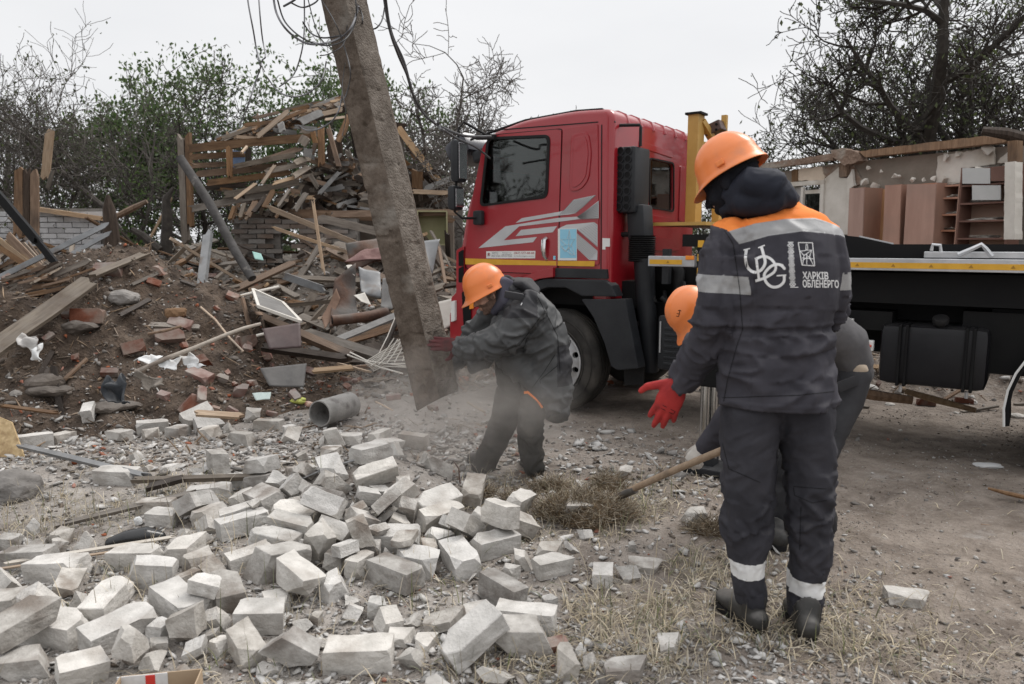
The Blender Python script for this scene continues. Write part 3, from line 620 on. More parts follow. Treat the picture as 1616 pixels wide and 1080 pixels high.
# wheels
def make_wheel(name='wheel', rr=.51, w=.30):
    root = empty(name); root.parent = truck
    k = rr / .51; P = [(.305, .02), (.33, -.004), (.40, -.012), (.462, -.002), (.487, .018), (.503, .035), (.51, .055)]
    for g_ in (.085, .14, .195): P += [(.51, g_ - .008), (.496, g_ - .006), (.496, g_ + .006), (.51, g_ + .008)]
    P += [(.503, w - .035), (.487, w - .018), (.46, w), (.40, w + .01), (.305, w - .02)]
    T = Matrix.Rotation(R(-90), 4, 'X')
    MB().lathe([(r * k, z) for r, z in P], 72, T, True).build('tyre', M_TYR, root, smooth=True)
    for rad in (.345, .437): MB().lathe([(rad * k, -.012), ((rad + .003) * k, -.017), ((rad + .008) * k, -.012)], 72, T).build('sidewall_bead', M_TYR, root, smooth=True)
    rim = MB().lathe([(.318 * k, .0), (.318 * k, -.012), (.306 * k, -.012), (.296 * k, .03), (.285 * k, .075), (.245 * k, .05), (.17 * k, .035), (.14 * k, .05), (.0, .05), (.0, .075), (.15 * k, .075), (.25 * k, .085), (.29 * k, .12), (.318 * k, .12)], 64, T, False).build('rim', M_WHE, root, smooth=True)
    cs = []
    for i in range(10):
        a = 2 * math.pi * (i + .5) / 10; c_ = Vector((.236 * k * math.cos(a), 0, .236 * k * math.sin(a)))
        cs.append(MB().cyl(c_ + Vector((0, -.2, 0)), c_ + Vector((0, .3, 0)), .030 * k, 14).build('cutter', M_BLK, root))
    for c_ in cs: b = rim.modifiers.new('b', 'BOOLEAN'); b.object = c_; b.solver = 'EXACT'
    bpy.context.view_layer.update(); me = bpy.data.meshes.new_from_object(rim.evaluated_get(bpy.context.evaluated_depsgraph_get())); rim.modifiers.clear(); rim.data = me
    for c_ in cs: bpy.data.objects.remove(c_)
    me.polygons.foreach_set('use_smooth', [True] * len(me.polygons)); me.set_sharp_from_angle(angle=R(35))
    MB().lathe([(.0, -.02), (.075, -.02), (.085, .0), (.09, .06)], 24, T).build('hub', M_WHE, root, smooth=True)
    mb = MB()
    for i in range(10):
        a = 2 * math.pi * i / 10; c_ = Vector((.165 * k * math.cos(a), 0, .165 * k * math.sin(a))); mb.cyl(c_ + Vector((0, .0, 0)), c_ + Vector((0, .05, 0)), .014, 6)
    mb.build('wheel_nuts', M_ALU, root, smooth=False)
    MB().cyl((0, .15, 0), (0, .28, 0), .27 * k, 24).build('brake_drum', M_BLK, root)
    return root
wc = nl(874, 570)
wh = make_wheel(); wh.location = (0, .0, wc[1]); wh.scale = (wc[1] / .51,) * 3
RWX = nl(1586, 590)[0] + .67
def cw(src, loc, rz): c = copy_tree(src, truck); c.location = loc; c.rotation_euler = (0, 0, rz); return c
cw(wh, (0, CW, wc[1]), math.pi); cw(wh, (RWX, .02, wc[1]), 0); cw(wh, (RWX, CW, wc[1]), math.pi)
# reflective side rail, bed and running gear
BZ = 1.42 - TZ
t0, t1 = nl(1025, 400)[0], 7.0
z1 = nl(1600, 410)[1]; zb1 = nl(1600, 431)[1]
for (ta, tb, ea) in ((t0, nl(1098, 400)[0], True), (nl(1245, 400)[0] if False else nl(1120, 400)[0], t1, False)):
    rail = MB().box(((ta + tb) / 2, .0, (z1 + zb1) / 2), (tb - ta, .05, z1 - zb1), None, .004).build('side_rail', M_ALU, truck)
    h = (z1 - zb1); te = tb - (.10 if ea else 0)
    MB().box(((ta + te) / 2 + .005, -.027, (z1 + zb1) / 2 - .006), (te - ta - .02, .003, h * .46)).build('rail_tape', M_YEL, rail)
    x = ta + .18
    mb = MB()
    while x < te:
        zc = (z1 + zb1) / 2 - .006; mb.prism([(x - .014, zc - .009), (x + .014, zc - .009), (x, zc + .012)], .001, SM(-.0288)); x += .23
    mb.build('tape_marks', pm('dark_yellow_print', (.32, .16, .01), None, 4, .5, 0), rail)
q_ = nl(1091, 407); MB().box((q_[0], -.03, q_[1]), (.075, .012, .034), None, .006).build('amber_side_lamp', M_ORA, truck)
bed = MB().box(((t0 + t1) / 2 + .5, 1.2, zb1 + .03), (t1 - t0 - 1.0, 2.3, .05)).build('bed_deck', M_BLK, truck)
tt = nl(1322, 372)[0]; 
gs = [nl(1300, 371), nl(1322, 371), nl(1350, 374), nl(1405, 386), nl(1616, 386), (t1, nl(1616, 386)[1]), (t1, z1 - .02), (nl(1300, 400)[0], z1 - .02)]
MB().prism([(p[0], p[1]) for p in gs], .03, SM(.14)).build('bed_side_board', M_BLK, truck)
MB().prism([(p[0] - .3, p[1] + .00) for p in gs], .03, SM(2.2)).build('bed_side_board', M_BLK, truck)
MB().bar((gs[2][0], .13, gs[2][1]), (gs[3][0], .13, gs[3][1]), .012, .02).build('board_edge_trim', M_ALU, truck)
r0, r1 = nl(1459, 402, .06), nl(1616, 402, .06)
mb = MB().box(((r0[0] + t1) / 2, .06, r0[1]), (t1 - r0[0], .06, .042), None, .004); mb.build('lashing_rail', M_ALU, truck)
p_ = [nl(x, y, .05) for x, y in ((1470, 396), (1472, 386), (1484, 387), (1485, 398))]
MB().tube([(t, .05, z) for t, z in p_], .012, 6).build('rail_hook', M_ALU, truck, smooth=True)
p_ = [nl(x, y, .03) for x, y in ((1512, 402), (1534, 393), (1549, 386), (1556, 393), (1566, 405))]
MB().tube([(t, .03, z) for t, z in p_], .016, 6).build('rail_lever', M_ALU, truck, smooth=True)
mb = MB(); MB().box(((t0 + t1) / 2 + .15, .30, zb1 - .13), (t1 - t0 - .4, .30, .22)).build('bed_crossmember', M_BLK, truck)
MB().box((3.6, 1.2, zb1 - .20), (5.8, 1.5, .36)).build('subframe', M_BLK, truck)
MB().box((2.6, .62, .86), (7.6, .10, .26)).build('chassis_rail', M_BLK, truck); MB().box((2.6, 1.42, .86), (7.6, .10, .26)).build('chassis_rail', M_BLK, truck)
MB().cyl((RWX, .2, wc[1]), (RWX, 1.8, wc[1]), .12, 12).build('rear_axle', M_BLK, truck); MB().cyl((0, .2, wc[1]), (0, 1.8, wc[1]), .08, 12).build('front_axle', M_BLK, truck)
MB().box(((nl(1575, 560)[0] + RWX - .62) / 2 + .1, .45, .90), (.75, .5, .42)).build('rear_equipment_box', M_BLK, truck)
# fuel tank
a = nl(1389, 520, .06); b = nl(1556, 612, .06); tz1 = nl(1400, 512, .06)[1]; tz0 = nl(1400, 606, .06)[1]
tank = MB().box(((a[0] + b[0]) / 2, .06 + .28, (tz0 + tz1) / 2), (b[0] - a[0], .56, tz1 - tz0), None, .06).build('fuel_tank', pm('tank_paint', (.006, .006, .008), (.013, .013, .015), 3, .42, .06, dust=.05, spec=.3), truck, smooth=True)
for x in (1424, 1530):
    tx = nl(x, 560, .06)[0]
    for dx in (-.022, .022): MB().box((tx + dx, .33, (tz0 + tz1) / 2), (.02, .585, tz1 - tz0 + .012), None, .008).build('tank_strap', M_BLK, tank)
    MB().cyl((tx, .08, tz0 - .05), (tx, .08, tz0), .012, 6).build('strap_bolt', M_ALU, tank)
c_ = nl(1484, 512, .1); MB().lathe([(0, .05), (.045, .05), (.052, .04), (.052, .012), (.035, .01), (.035, -.04)], 20, Matrix.Translation((c_[0], .12, tz1 + .02)) @ Matrix.Rotation(R(25), 4, 'X')).build('fuel_cap', M_RUB, tank, smooth=True)
# switch box
a = nl(1369, 546, .05); sb = MB().box((a[0], .08, a[1]), (.075, .05, .078), None, .008).build('switch_box', M_WHT, truck)
MB().box((a[0], .045, a[1]), (.055, .02, .016), None, .005).lathe([(0, 0), (.018, 0), (.018, .015), (0, .015)], 12, Matrix.Translation((a[0], .055, a[1])) @ Matrix.Rotation(R(90), 4, 'X')).build('red_switch', pm('red_plastic', (.6, .06, .02), None, 4, .4, 0), sb)
a = nl(1328, 520, .05); MB().box((a[0], .1, a[1]), (.14, .03, .16)).build('warning_plate', M_WHT, truck)
a = nl(1350, 500, .2); MB().box((a[0], .3, a[1] - .02), (.5, .25, .14)).build('valve_bracket', M_BLK, truck); MB().box((a[0] + 1.0, .35, a[1] - .0), (.3, .2, .2)).build('valve_block', M_BLK, truck)
# battery box and hoses between cab and leg
a = nl(1037, 498, .06); b = nl(1095, 590, .06)
bb = MB().box(((a[0] + b[0]) / 2, .3, (a[1] + b[1]) / 2), (b[0] - a[0], .45, a[1] - b[1]), None, .03).build('battery_box', M_PLA, truck, smooth=True)
for k in range(7): MB().box(((a[0] + b[0]) / 2 + .02, .072, b[1] + .06 + k * .05), ((b[0] - a[0]) * .75, .012, .02), None, .004).build('box_rib', M_PLA, bb)
MB().bar((a[0] + .03, .07, a[1] - .05), (a[0] + .03, .07, b[1] + .15), .012, .012).build('steel_edge', M_ALU, truck)
rnb = random.Random(4)
for k in range(7):
    p = nl(1030 + k * 9, 442 + rnb.uniform(0, 50), .3); q2 = nl(1036 + k * 9 + rnb.uniform(-8, 12), 470 + rnb.uniform(0, 40), .3)
    MB().tube([(p[0], .3 + rnb.uniform(-.1, .2), p[1]), ((p[0] + q2[0]) / 2 + .05, .25, (p[1] + q2[1]) / 2 - .03), (q2[0], .3, q2[1])], rnb.uniform(.015, .035), 8).build('hydraulic_hose', M_RUB, truck, smooth=True)
MB().box((1.1, .7, 1.05), (.7, .5, .35)).build('valve_block', M_BLK, truck)
a = nl(1052, 430, .2); MB().box((a[0], .2, a[1] + .05), (.06, .06, .3)).build('bed_support_post', M_PLA, truck)
# ochre loader frame behind the cab
def post(px0, px1, ytop, ybot, s, tw, name='frame_post'):
    A = nl(px0, ytop, s); B = nl(px1, ytop, s); C_ = nl(px0, ybot, s); return MB().box(((A[0] + B[0]) / 2, s + .06, (A[1] + C_[1]) / 2), (B[0] - A[0], tw, A[1] - C_[1]), None, .006).build(name, M_YEL2, lf)
lf = MB().box((nl(1104, 357, .9)[0], 1.2, nl(1104, 357, .9)[1] + .01), (.5, 1.6, .03)).build('loader_base', M_YEL2, truck)
post(1087, 1104, 180, 357, 1.15, .16); post(1127, 1139, 215, 357, 1.45, .12)
A = nl(1104, 190, 1.2); B = nl(1128, 226, 1.45)
MB().bar((A[0], 1.25, A[1]), (B[0], 1.45, B[1]), .07, .05).build('frame_brace', M_YEL2, lf)
for y_ in (227, 273): 
    A = nl(1100, y_, 1.2); B = nl(1130, y_ + 4, 1.45); MB().bar((A[0], 1.25, A[1]), (B[0], 1.48, B[1]), .06, .05).build('frame_crossbar', M_YEL2, lf)
A = nl(1096, 181, 1.15); MB().box((A[0], 1.2, A[1] + .01), (.16, .18, .02)).build('post_cap', M_BLK, lf)
A = nl(1127, 203, 1.4); MB().box((A[0], 1.42, A[1]), (.17, .16, .10), Matrix.Rotation(R(-20), 3, 'Y'), .01).build('roller_block', pm('brown_steel', (.06, .035, .03), (.09, .05, .045), 6, .4, .1), lf)
mb = MB()
for dx in (-.045, .045):
    for dz in (-.022, .028): mb.cyl((A[0] + dx, 1.33, A[1] + dz), (A[0] + dx, 1.345, A[1] + dz), .012, 8)
mb.build('block_bolts', M_BLK, lf)
A = nl(1137, 203, 1.45); MB().box((A[0] + .02, 1.5, A[1] - .02), (.05, .05, .3)).build('frame_horn', M_YEL2, lf)
# stabiliser leg swung out beside the truck
SL = at(1116, 745, 4.9); SLx = Vector((SL.x - TO[0], SL.y - TO[1])); sl = (SLx.x * TR[0] + SLx.y * TR[1], SLx.x * TF[0] + SLx.y * TF[1]); sg = float(h_ground(SL.x, SL.y)) - TZ
st = MB().box((sl[0], sl[1], sg + .025), (.30, .26, .05), None, .01).box((sl[0], sl[1], sg + .08), (.12, .12, .08), None, .01).build('stabiliser_foot', M_PLA, truck)
MB().cyl((sl[0] - .025, sl[1], sg + .1), (sl[0] - .025, sl[1], .62), .040, 20).cyl((sl[0] + .04, sl[1] - .01, sg + .1), (sl[0] + .04, sl[1] - .01, .62), .026, 16).build('stabiliser_piston', pm('polished_steel', (.5, .5, .5), (.62, .62, .62), 4, .2, 0, metal=1.0), truck, smooth=True)
MB().box((sl[0], sl[1], .80), (.15, .13, .38), None, .01).build('stabiliser_housing', M_BLK, truck)
MB().bar((sl[0], sl[1], .96), (sl[0], .9, .96), .13, .13, .01).build('stabiliser_beam', M_BLK, truck)
mb = MB(); A = nl(1102, 372, .02)
hz_ = [MB(), MB()]
for k in range(6): hz_[k % 2].box((nl(1108, 400)[0], -.03, nl(1108, 385)[1] - k * .055), (.045, .02, .055), Matrix.Rotation(0, 3, 'Y'))
hz_[0].build('hazard_stripe', M_YEL, truck); hz_[1].build('hazard_stripe', M_BLK, truck)
MB().box((nl(1108, 400)[0] - .0, .12, nl(1108, 360)[1] - .1), (.35, .22, .10)).build('bed_front_bracket', M_BLK, truck)
# rear mudguard with white piping, dark rear under-run
cA = (RWX, wc[1]); V = []; ro = .66
ang = np.linspace(R(200), R(60), 14) if False else np.linspace(R(190), R(30), 16)
P = [(cA[0] + ro * math.cos(a), cA[1] + ro * math.sin(a)) for a in ang]; Q = [(cA[0] + (ro - .03) * math.cos(a), cA[1] + (ro - .03) * math.sin(a)) for a in ang[::-1]]
mg = MB().prism(P + Q, .42, SM(.46)).build('rear_mudguard', M_BLK, truck)
MB().tube([(p[0], .03, p[1]) for p in P], .008, 6).build('mudguard_piping', M_WHT, mg, smooth=True)
# ============================================================ people
from mathutils.bvhtree import BVHTree
def sc_(d): return FPX / d
def W3(p): return at(p[0], p[1], p[2])
def limb(mb, pts, n=20, b_axis=(0, 1, 0), caps=True):
    """pts: (px, py, d, half width in px, half depth in m): sections along a limb; the ends are rounded"""
    P = [W3(p) for p in pts]; A = [p[3] / sc_(p[2]) for p in pts]; B = [p[4] for p in pts]
    return limb3(mb, P, A, B, n, b_axis, caps)
def limb3(mb, P, A, B, n=20, b_axis=(0, 1, 0), caps=True):
    P = [Vector(p) for p in P]
    if caps:
        t0 = (P[0] - P[1]).normalized(); t1 = (P[-1] - P[-2]).normalized(); k0 = min(A[0], B[0]); k1 = min(A[-1], B[-1])
        pre = [(P[0] + t0 * k0 * math.sin(a), math.cos(a)) for a in (R(80), R(55), R(28))]; post = [(P[-1] + t1 * k1 * math.sin(a), math.cos(a)) for a in (R(28), R(55), R(80))]
        A = [A[0] * c for _, c in pre] + A + [A[-1] * c for _, c in post]; B = [B[0] * c for _, c in pre] + B + [B[-1] * c for _, c in post]
        P = [p for p, _ in pre] + P + [p for p, _ in post]
    V = []; m = len(P)
    for i in range(m):
        t = (P[min(i + 1, m - 1)] - P[max(i - 1, 0)]).normalized(); b = Vector(b_axis); b = (b - t * b.dot(t)).normalized(); a = t.cross(b)
        for k in range(n):
            u = 2 * math.pi * k / n; V.append(P[i] + a * math.cos(u) * A[i] + b * math.sin(u) * B[i])
    F = [(i * n + k, i * n + (k + 1) % n, (i + 1) * n + (k + 1) % n, (i + 1) * n + k) for i in range(m - 1) for k in range(n)]
    F += [tuple(range(n - 1, -1, -1)), tuple((m - 1) * n + k for k in range(n))]
    mb.add(V, F); return mb
def ell(mb, c, r, M=None, n=16):
    M = M or Matrix.Identity(3); V = []; F = []
    for i in range(n // 2 + 1):
        v = math.pi * i / (n // 2)
        for k in range(n):
            u = 2 * math.pi * k / n; V.append(Vector(c) + M @ Vector((r[0] * math.sin(v) * math.cos(u), r[1] * math.sin(v) * math.sin(u), r[2] * math.cos(v))))
    for i in range(n // 2):
        for k in range(n): F.append((i * n + k, i * n + (k + 1) % n, (i + 1) * n + (k + 1) % n, (i + 1) * n + k))
    mb.add(V, F); return mb
def fuse(name, mb, voxel, mats, parent, folds=None, iters=4, cuts=(), classify=None, rough=None, trim=None, sub=0):
    me = mesh_np(name + '_raw', np.array([tuple(v) for v in mb.v]), mb.f); tmp = bpy.data.objects.new('t', me); COL.objects.link(tmp)
    bm = bmesh.new(); bm.from_mesh(me); bmesh.ops.remove_doubles(bm, verts=bm.verts, dist=1e-6); bmesh.ops.recalc_face_normals(bm, faces=bm.faces); bm.to_mesh(me); bm.free()
    r = tmp.modifiers.new('r', 'REMESH'); r.mode = 'VOXEL'; r.voxel_size = voxel; r.adaptivity = 0
    s = tmp.modifiers.new('s', 'SMOOTH'); s.factor = 0.6; s.iterations = iters
    if sub: ss = tmp.modifiers.new('u', 'SUBSURF'); ss.levels = sub; ss.render_levels = sub
    bpy.context.view_layer.update(); out = bpy.data.meshes.new_from_object(tmp.evaluated_get(bpy.context.evaluated_depsgraph_get())); bpy.data.objects.remove(tmp)
    n = len(out.vertices); V = np.empty(n * 3); out.vertices.foreach_get('co', V); V = V.reshape(-1, 3); N_ = np.empty(n * 3); out.vertices.foreach_get('normal', N_); N_ = N_.reshape(-1, 3)
    if folds is not None: V = V + N_ * folds(V, N_)[:, None]
    for f in cuts:
        e = 1e-3; d0 = f(V); G = np.stack([(f(V + np.eye(3)[i] * e) - d0) / e for i in range(3)], 1); g2 = (G ** 2).sum(1); dist = np.abs(d0) / np.sqrt(g2 + 1e-12)
        sel = (dist < voxel * .55) & (g2 > 1e-6); V[sel] -= (d0[sel] / g2[sel])[:, None] * G[sel]
    out.vertices.foreach_set('co', V.ravel()); out.update()
    for m in (mats if isinstance(mats, (list, tuple)) else [mats]): out.materials.append(m)
    if classify is not None:
        m = len(out.polygons); C_ = np.empty(m * 3); out.polygons.foreach_get('center', C_); out.polygons.foreach_set('material_index', classify(C_.reshape(-1, 3)).astype(np.int32))
    if trim is not None:
        bm = bmesh.new(); bm.from_mesh(out); bm.faces.ensure_lookup_table(); C_ = np.array([f.calc_center_median()[:] for f in bm.faces]); k = trim(C_)
        bmesh.ops.delete(bm, geom=[bm.faces[i] for i in np.nonzero(k)[0]], context='FACES'); bm.to_mesh(out); bm.free()
    out.polygons.foreach_set('use_smooth', [True] * len(out.polygons)); out.name = name
    if parent is not None:
        off = np.array(parent.location[:]); n = len(out.vertices); V = np.empty(n * 3); out.vertices.foreach_get('co', V); V = V.reshape(-1, 3) - off; out.vertices.foreach_set('co', V.ravel()); out.update()
    o = bpy.data.objects.new(name, out); COL.objects.link(o); o.parent = parent; return o
def cloth_folds(chains, amp=.008, f=16, seed=0, fine=.0018):
    """ridges that run round and across each sleeve, leg or body of cloth, deeper near the bends"""
    segs = []
    for ch in chains:
        P = [np.array(W3(p)) for p in ch]; s = 0
        for i in range(len(P) - 1):
            L_ = np.linalg.norm(P[i + 1] - P[i]); segs.append((P[i], P[i + 1], s, L_, ch[i][3] / sc_(ch[i][2]))); s += L_
    def fn(V, N_):
        best = np.full(len(V), 1e9); S = np.zeros(len(V)); Rd = np.zeros((len(V), 3))
        for a, b, s0, L_, rad in segs:
            d = (b - a) / L_; t = np.clip((V - a) @ d, 0, L_); q = a + t[:, None] * d; r = V - q; dd = np.linalg.norm(r, axis=1) / max(rad, .05); k = dd < best
            best[k] = dd[k]; S[k] = s0 + t[k]; Rd[k] = r[k] / np.maximum(np.linalg.norm(r[k], axis=1), 1e-6)[:, None]
        warp = vn3(V * 7 + seed) * .55 + vn3(V * 3 + seed + 5) * .9
        q = np.stack([S * f + warp * 3.0 + Rd[:, 0] * .9, Rd[:, 1] * 1.1 + seed + S * 2, Rd[:, 2] * 1.1 + Rd[:, 0] * 1.1 + seed], 1)
        n1 = vn3(q); n2 = vn3(q * 1.9 + 7); rdg = 1 - np.abs(n1) * 4.2; rdg = np.clip(rdg, -.6, 1); r2 = np.clip(1 - np.abs(n2) * 4.2, -.6, 1)
        m = .35 + 1.1 * np.clip(vn3(V * 4.5 + seed * 2) * 1.8 + .35, 0, 1)
        return (amp * m * (rdg * .8 + r2 * .45) - amp * .3) + fine * vn3(V * 60)
    return fn
# fabrics
M_NAVY = pm('dark_slate_workwear', (0.034, 0.033, 0.041), (0.056, 0.054, 0.065), 5, 0.85, .35, 320, bdist=.0015, spec=.2, dust=.10)
M_NAVYT = pm('dark_slate_trousers', (0.026, 0.026, 0.032), (0.046, 0.045, 0.053), 5, 0.88, .35, 320, bdist=.0015, spec=.2, dust=.14)
M_ORC = pm('orange_cloth', (0.74, 0.20, 0.045), (0.84, 0.26, 0.06), 5, 0.8, .3, 300, bdist=.0015, spec=.2)
M_GRB = pm('grey_reflective_band', (0.23, 0.23, 0.235), (0.32, 0.32, 0.32), 14, 0.55, .3, 160, bdist=.002)
M_WHB = pm('white_reflective_band', (0.62, 0.62, 0.62), (0.74, 0.74, 0.73), 14, 0.5, .3, 120, bdist=.003)
M_HOOD = pm('navy_hood_cloth', (0.010, 0.012, 0.020), (0.022, 0.024, 0.036), 5, 0.75, .3, 300, bdist=.0015, spec=.25)
M_KNIT = pm('black_knit', (0.008, 0.009, 0.012), (0.02, 0.02, 0.025), 20, 0.95, .6, 180, bdist=.003, spec=.1)
M_CHAR = pm('charcoal_rain_cloth', (0.050, 0.052, 0.054), (0.082, 0.084, 0.086), 4, 0.62, .3, 280, bdist=.0015, spec=.3, dust=.16)
M_CHARD = pm('black_panel_cloth', (0.024, 0.024, 0.027), (0.042, 0.042, 0.046), 4, 0.70, .3, 280, bdist=.0015, spec=.25, dust=.10)
M_TRA = pm('dusty_dark_trousers', (0.026, 0.026, 0.025), (0.048, 0.046, 0.043), 5, 0.9, .3, 300, bdist=.0015, spec=.15, dust=.22, c3=(.085, .078, .07), s3=5, t3=(.52, .75))
M_HOOD2 = pm('violet_grey_hoodie', (0.05, 0.048, 0.065), (0.085, 0.082, 0.105), 5, 0.9, .3, 250, bdist=.0015, spec=.2)
M_VEST = pm('grey_fleece', (0.075, 0.073, 0.076), (0.12, 0.115, 0.118), 6, 0.95, .4, 200, bdist=.002, spec=.15)
M_SKIN = pm('skin', (0.40, 0.215, 0.15), (0.52, 0.30, 0.22), 14, 0.5, .15, 220, bdist=.001, spec=.4)
M_STUB = pm('beard_stubble', (0.10, 0.062, 0.045), (0.22, 0.135, 0.10), 60, 0.8, .4, 240, bdist=.002)
M_HELM = pm('orange_helmet_plastic', (0.72, 0.19, 0.045), (0.80, 0.235, 0.062), 3, 0.34, .04, 60, c3=(.55, .19, .085), s3=9, t3=(.52, .75), spec=.5, dust=.14)
M_RGLV = pm('red_knit_glove', (0.27, 0.014, 0.015), (0.40, 0.028, 0.024), 12, 0.85, .5, 260, bdist=.0015, c3=(.06, .015, .015), s3=14, t3=(.60, .78))
M_MGLV = pm('dirty_maroon_glove', (0.055, 0.012, 0.014), (0.12, 0.022, 0.024), 12, 0.85, .5, 260, bdist=.0015, c3=(.025, .015, .014), s3=12, t3=(.5, .7))
M_WGLV = pm('dusty_white_glove', (0.36, 0.33, 0.30), (0.52, 0.49, 0.45), 12, 0.9, .5, 260, bdist=.0015, dust=.2)
M_BOOT = pm('black_work_boot', (0.012, 0.012, 0.012), (0.035, 0.033, 0.03), 8, 0.55, .3, 120, dust=.45, bdist=.002)
M_EYE = pm('eye_dark', (.02, .015, .012), None, 4, .2, 0); M_EYW = pm('eye_white', (.6, .56, .52), None, 4, .3, 0)

def frame_of(fwd, up):
    f = Vector(fwd).normalized(); l = Vector(up).cross(f).normalized(); u = f.cross(l); return Matrix((f, l, u)).transposed()
def helmet(parent, c, fwd, up, label=None, s=1.0):
    M = frame_of(fwd, up); nu, nv = 64, 14; V = []; F = []
    for j in range(nv + 1):
        v = j / nv; el = R(90) * (1 - v) 
        for i in range(nu):
            u = 2 * math.pi * i / nu; cu, su = math.cos(u), math.sin(u)
            r = math.cos(el) ** .86; z = math.sin(el) ** 1.0
            x = .142 * r * cu; y = .114 * r * su; z = .148 * z
            ridge = .007 * math.exp(-(y / .013) ** 2) * sstep(-.12, -.02, x) * (1 - sstep(.09, .135, x)) * (1 - v ** 3)
            ridge += .0035 * (math.exp(-((abs(y) - .045) / .008) ** 2)) * (1 - v ** 2)
            ridge -= .004 * math.exp(-((v - .86) / .05) ** 2) 
            nrm = Vector((x / .142 ** 2, y / .114 ** 2, z / .148 ** 2 + 1e-4)).normalized(); p = Vector((x, y, z)) + nrm * float(ridge)
            V.append(p)
    for (dz, ex, br) in ((-.010, .006, .012), (-.018, .012, .026), (-.024, .014, .036), (-.0275, .0145, .037), (-.022, .010, .031), (-.006, -.002, 0)):
        for i in range(nu):
            u = 2 * math.pi * i / nu; cu, su = math.cos(u), math.sin(u); b = max(0, cu) ** 2.2
            rx, ry = .142 + ex + br * b, .114 + ex; V.append(Vector((rx * cu, ry * su, dz - .018 * b * (br > 0) + .012 * max(0, -cu) ** 2 * 0 - .004)))
    m = nv + 1 + 6
    for j in range(m - 1):
        for i in range(nu): F.append((j * nu + i, j * nu + (i + 1) % nu, (j + 1) * nu + (i + 1) % nu, (j + 1) * nu + i))
    base = len(V)      # inner lining so the shell has thickness
    for j in range(8):
        el = R(90) * (j / 7)
        for i in range(nu):
            u = 2 * math.pi * i / nu; r = math.cos(el); V.append(Vector((.139 * r * math.cos(u), .111 * r * math.sin(u), .144 * math.sin(el) - .006)))
    for j in range(7):
        for i in range(nu): F.append((base + j * nu + i, base + (j + 1) * nu + i, base + (j + 1) * nu + (i + 1) % nu, base + j * nu + (i + 1) % nu))
    off = Vector(c) - parent.location; V = [M @ (v * s) + off for v in V]
    me = mesh_np('helmet', np.array([tuple(v) for v in V]), F, True); me.materials.append(M_HELM); o = link('helmet', me, None, parent)
    if label: o['label'] = label
    for sy in (-1, 1):      # slot covers over the ears
        MB().box((.0, 0, 0), (.032, .012, .022), None, .004).build('helmet_slot', M_HELM, o, M=Matrix.Translation(off) @ M.to_4x4() @ Matrix.Translation((-.01 * s, sy * .118 * s, .012 * s)))
    MB().lathe([(.090, -.012), (.094, -.034), (.091, -.034), (.087, -.012)], 32, Matrix.Translation(off) @ M.to_4x4() @ Matrix.Scale(1.22, 4, (1, 0, 0)) @ Matrix.Scale(s, 4)).build('harness_band', M_RUB, o, smooth=True)
    return o, M, off
def head_shapes(mb, c, fwd, up, s=1.0, face=True):
    M = frame_of(fwd, up)
    def E(p, r, rot=None): ell(mb, Vector(c) + M @ (Vector(p) * s), [q * s for q in r], M if rot is None else M @ rot)
    E((-.012, 0, .03), (.098, .077, .100)); E((.022, 0, -.05), (.068, .058, .075)); E((-.03, 0, -.02), (.07, .066, .07))
    if face:
        E((.068, 0, -.104), (.024, .026, .018)); E((.078, 0, .030), (.020, .050, .014)); E((.05, 0, -.01), (.05, .06, .05))
        for k, (x, z, r) in enumerate(((.092, .012, .009), (.101, -.004, .010), (.111, -.020, .012), (.112, -.030, .013))): E((x, 0, z), (r, r, r))
        for sy in (-1, 1):
            E((.058, sy * .043, -.030), (.030, .022, .026)); E((-.004, sy * .078, -.012), (.020, .009, .032)); E((.103, sy * .011, -.034), (.010, .008, .008))
        E((.086, 0, -.060), (.016, .026, .007)); E((.085, 0, -.072), (.015, .022, .008)); E((.055, 0, -.075), (.03, .04, .03))
    return M
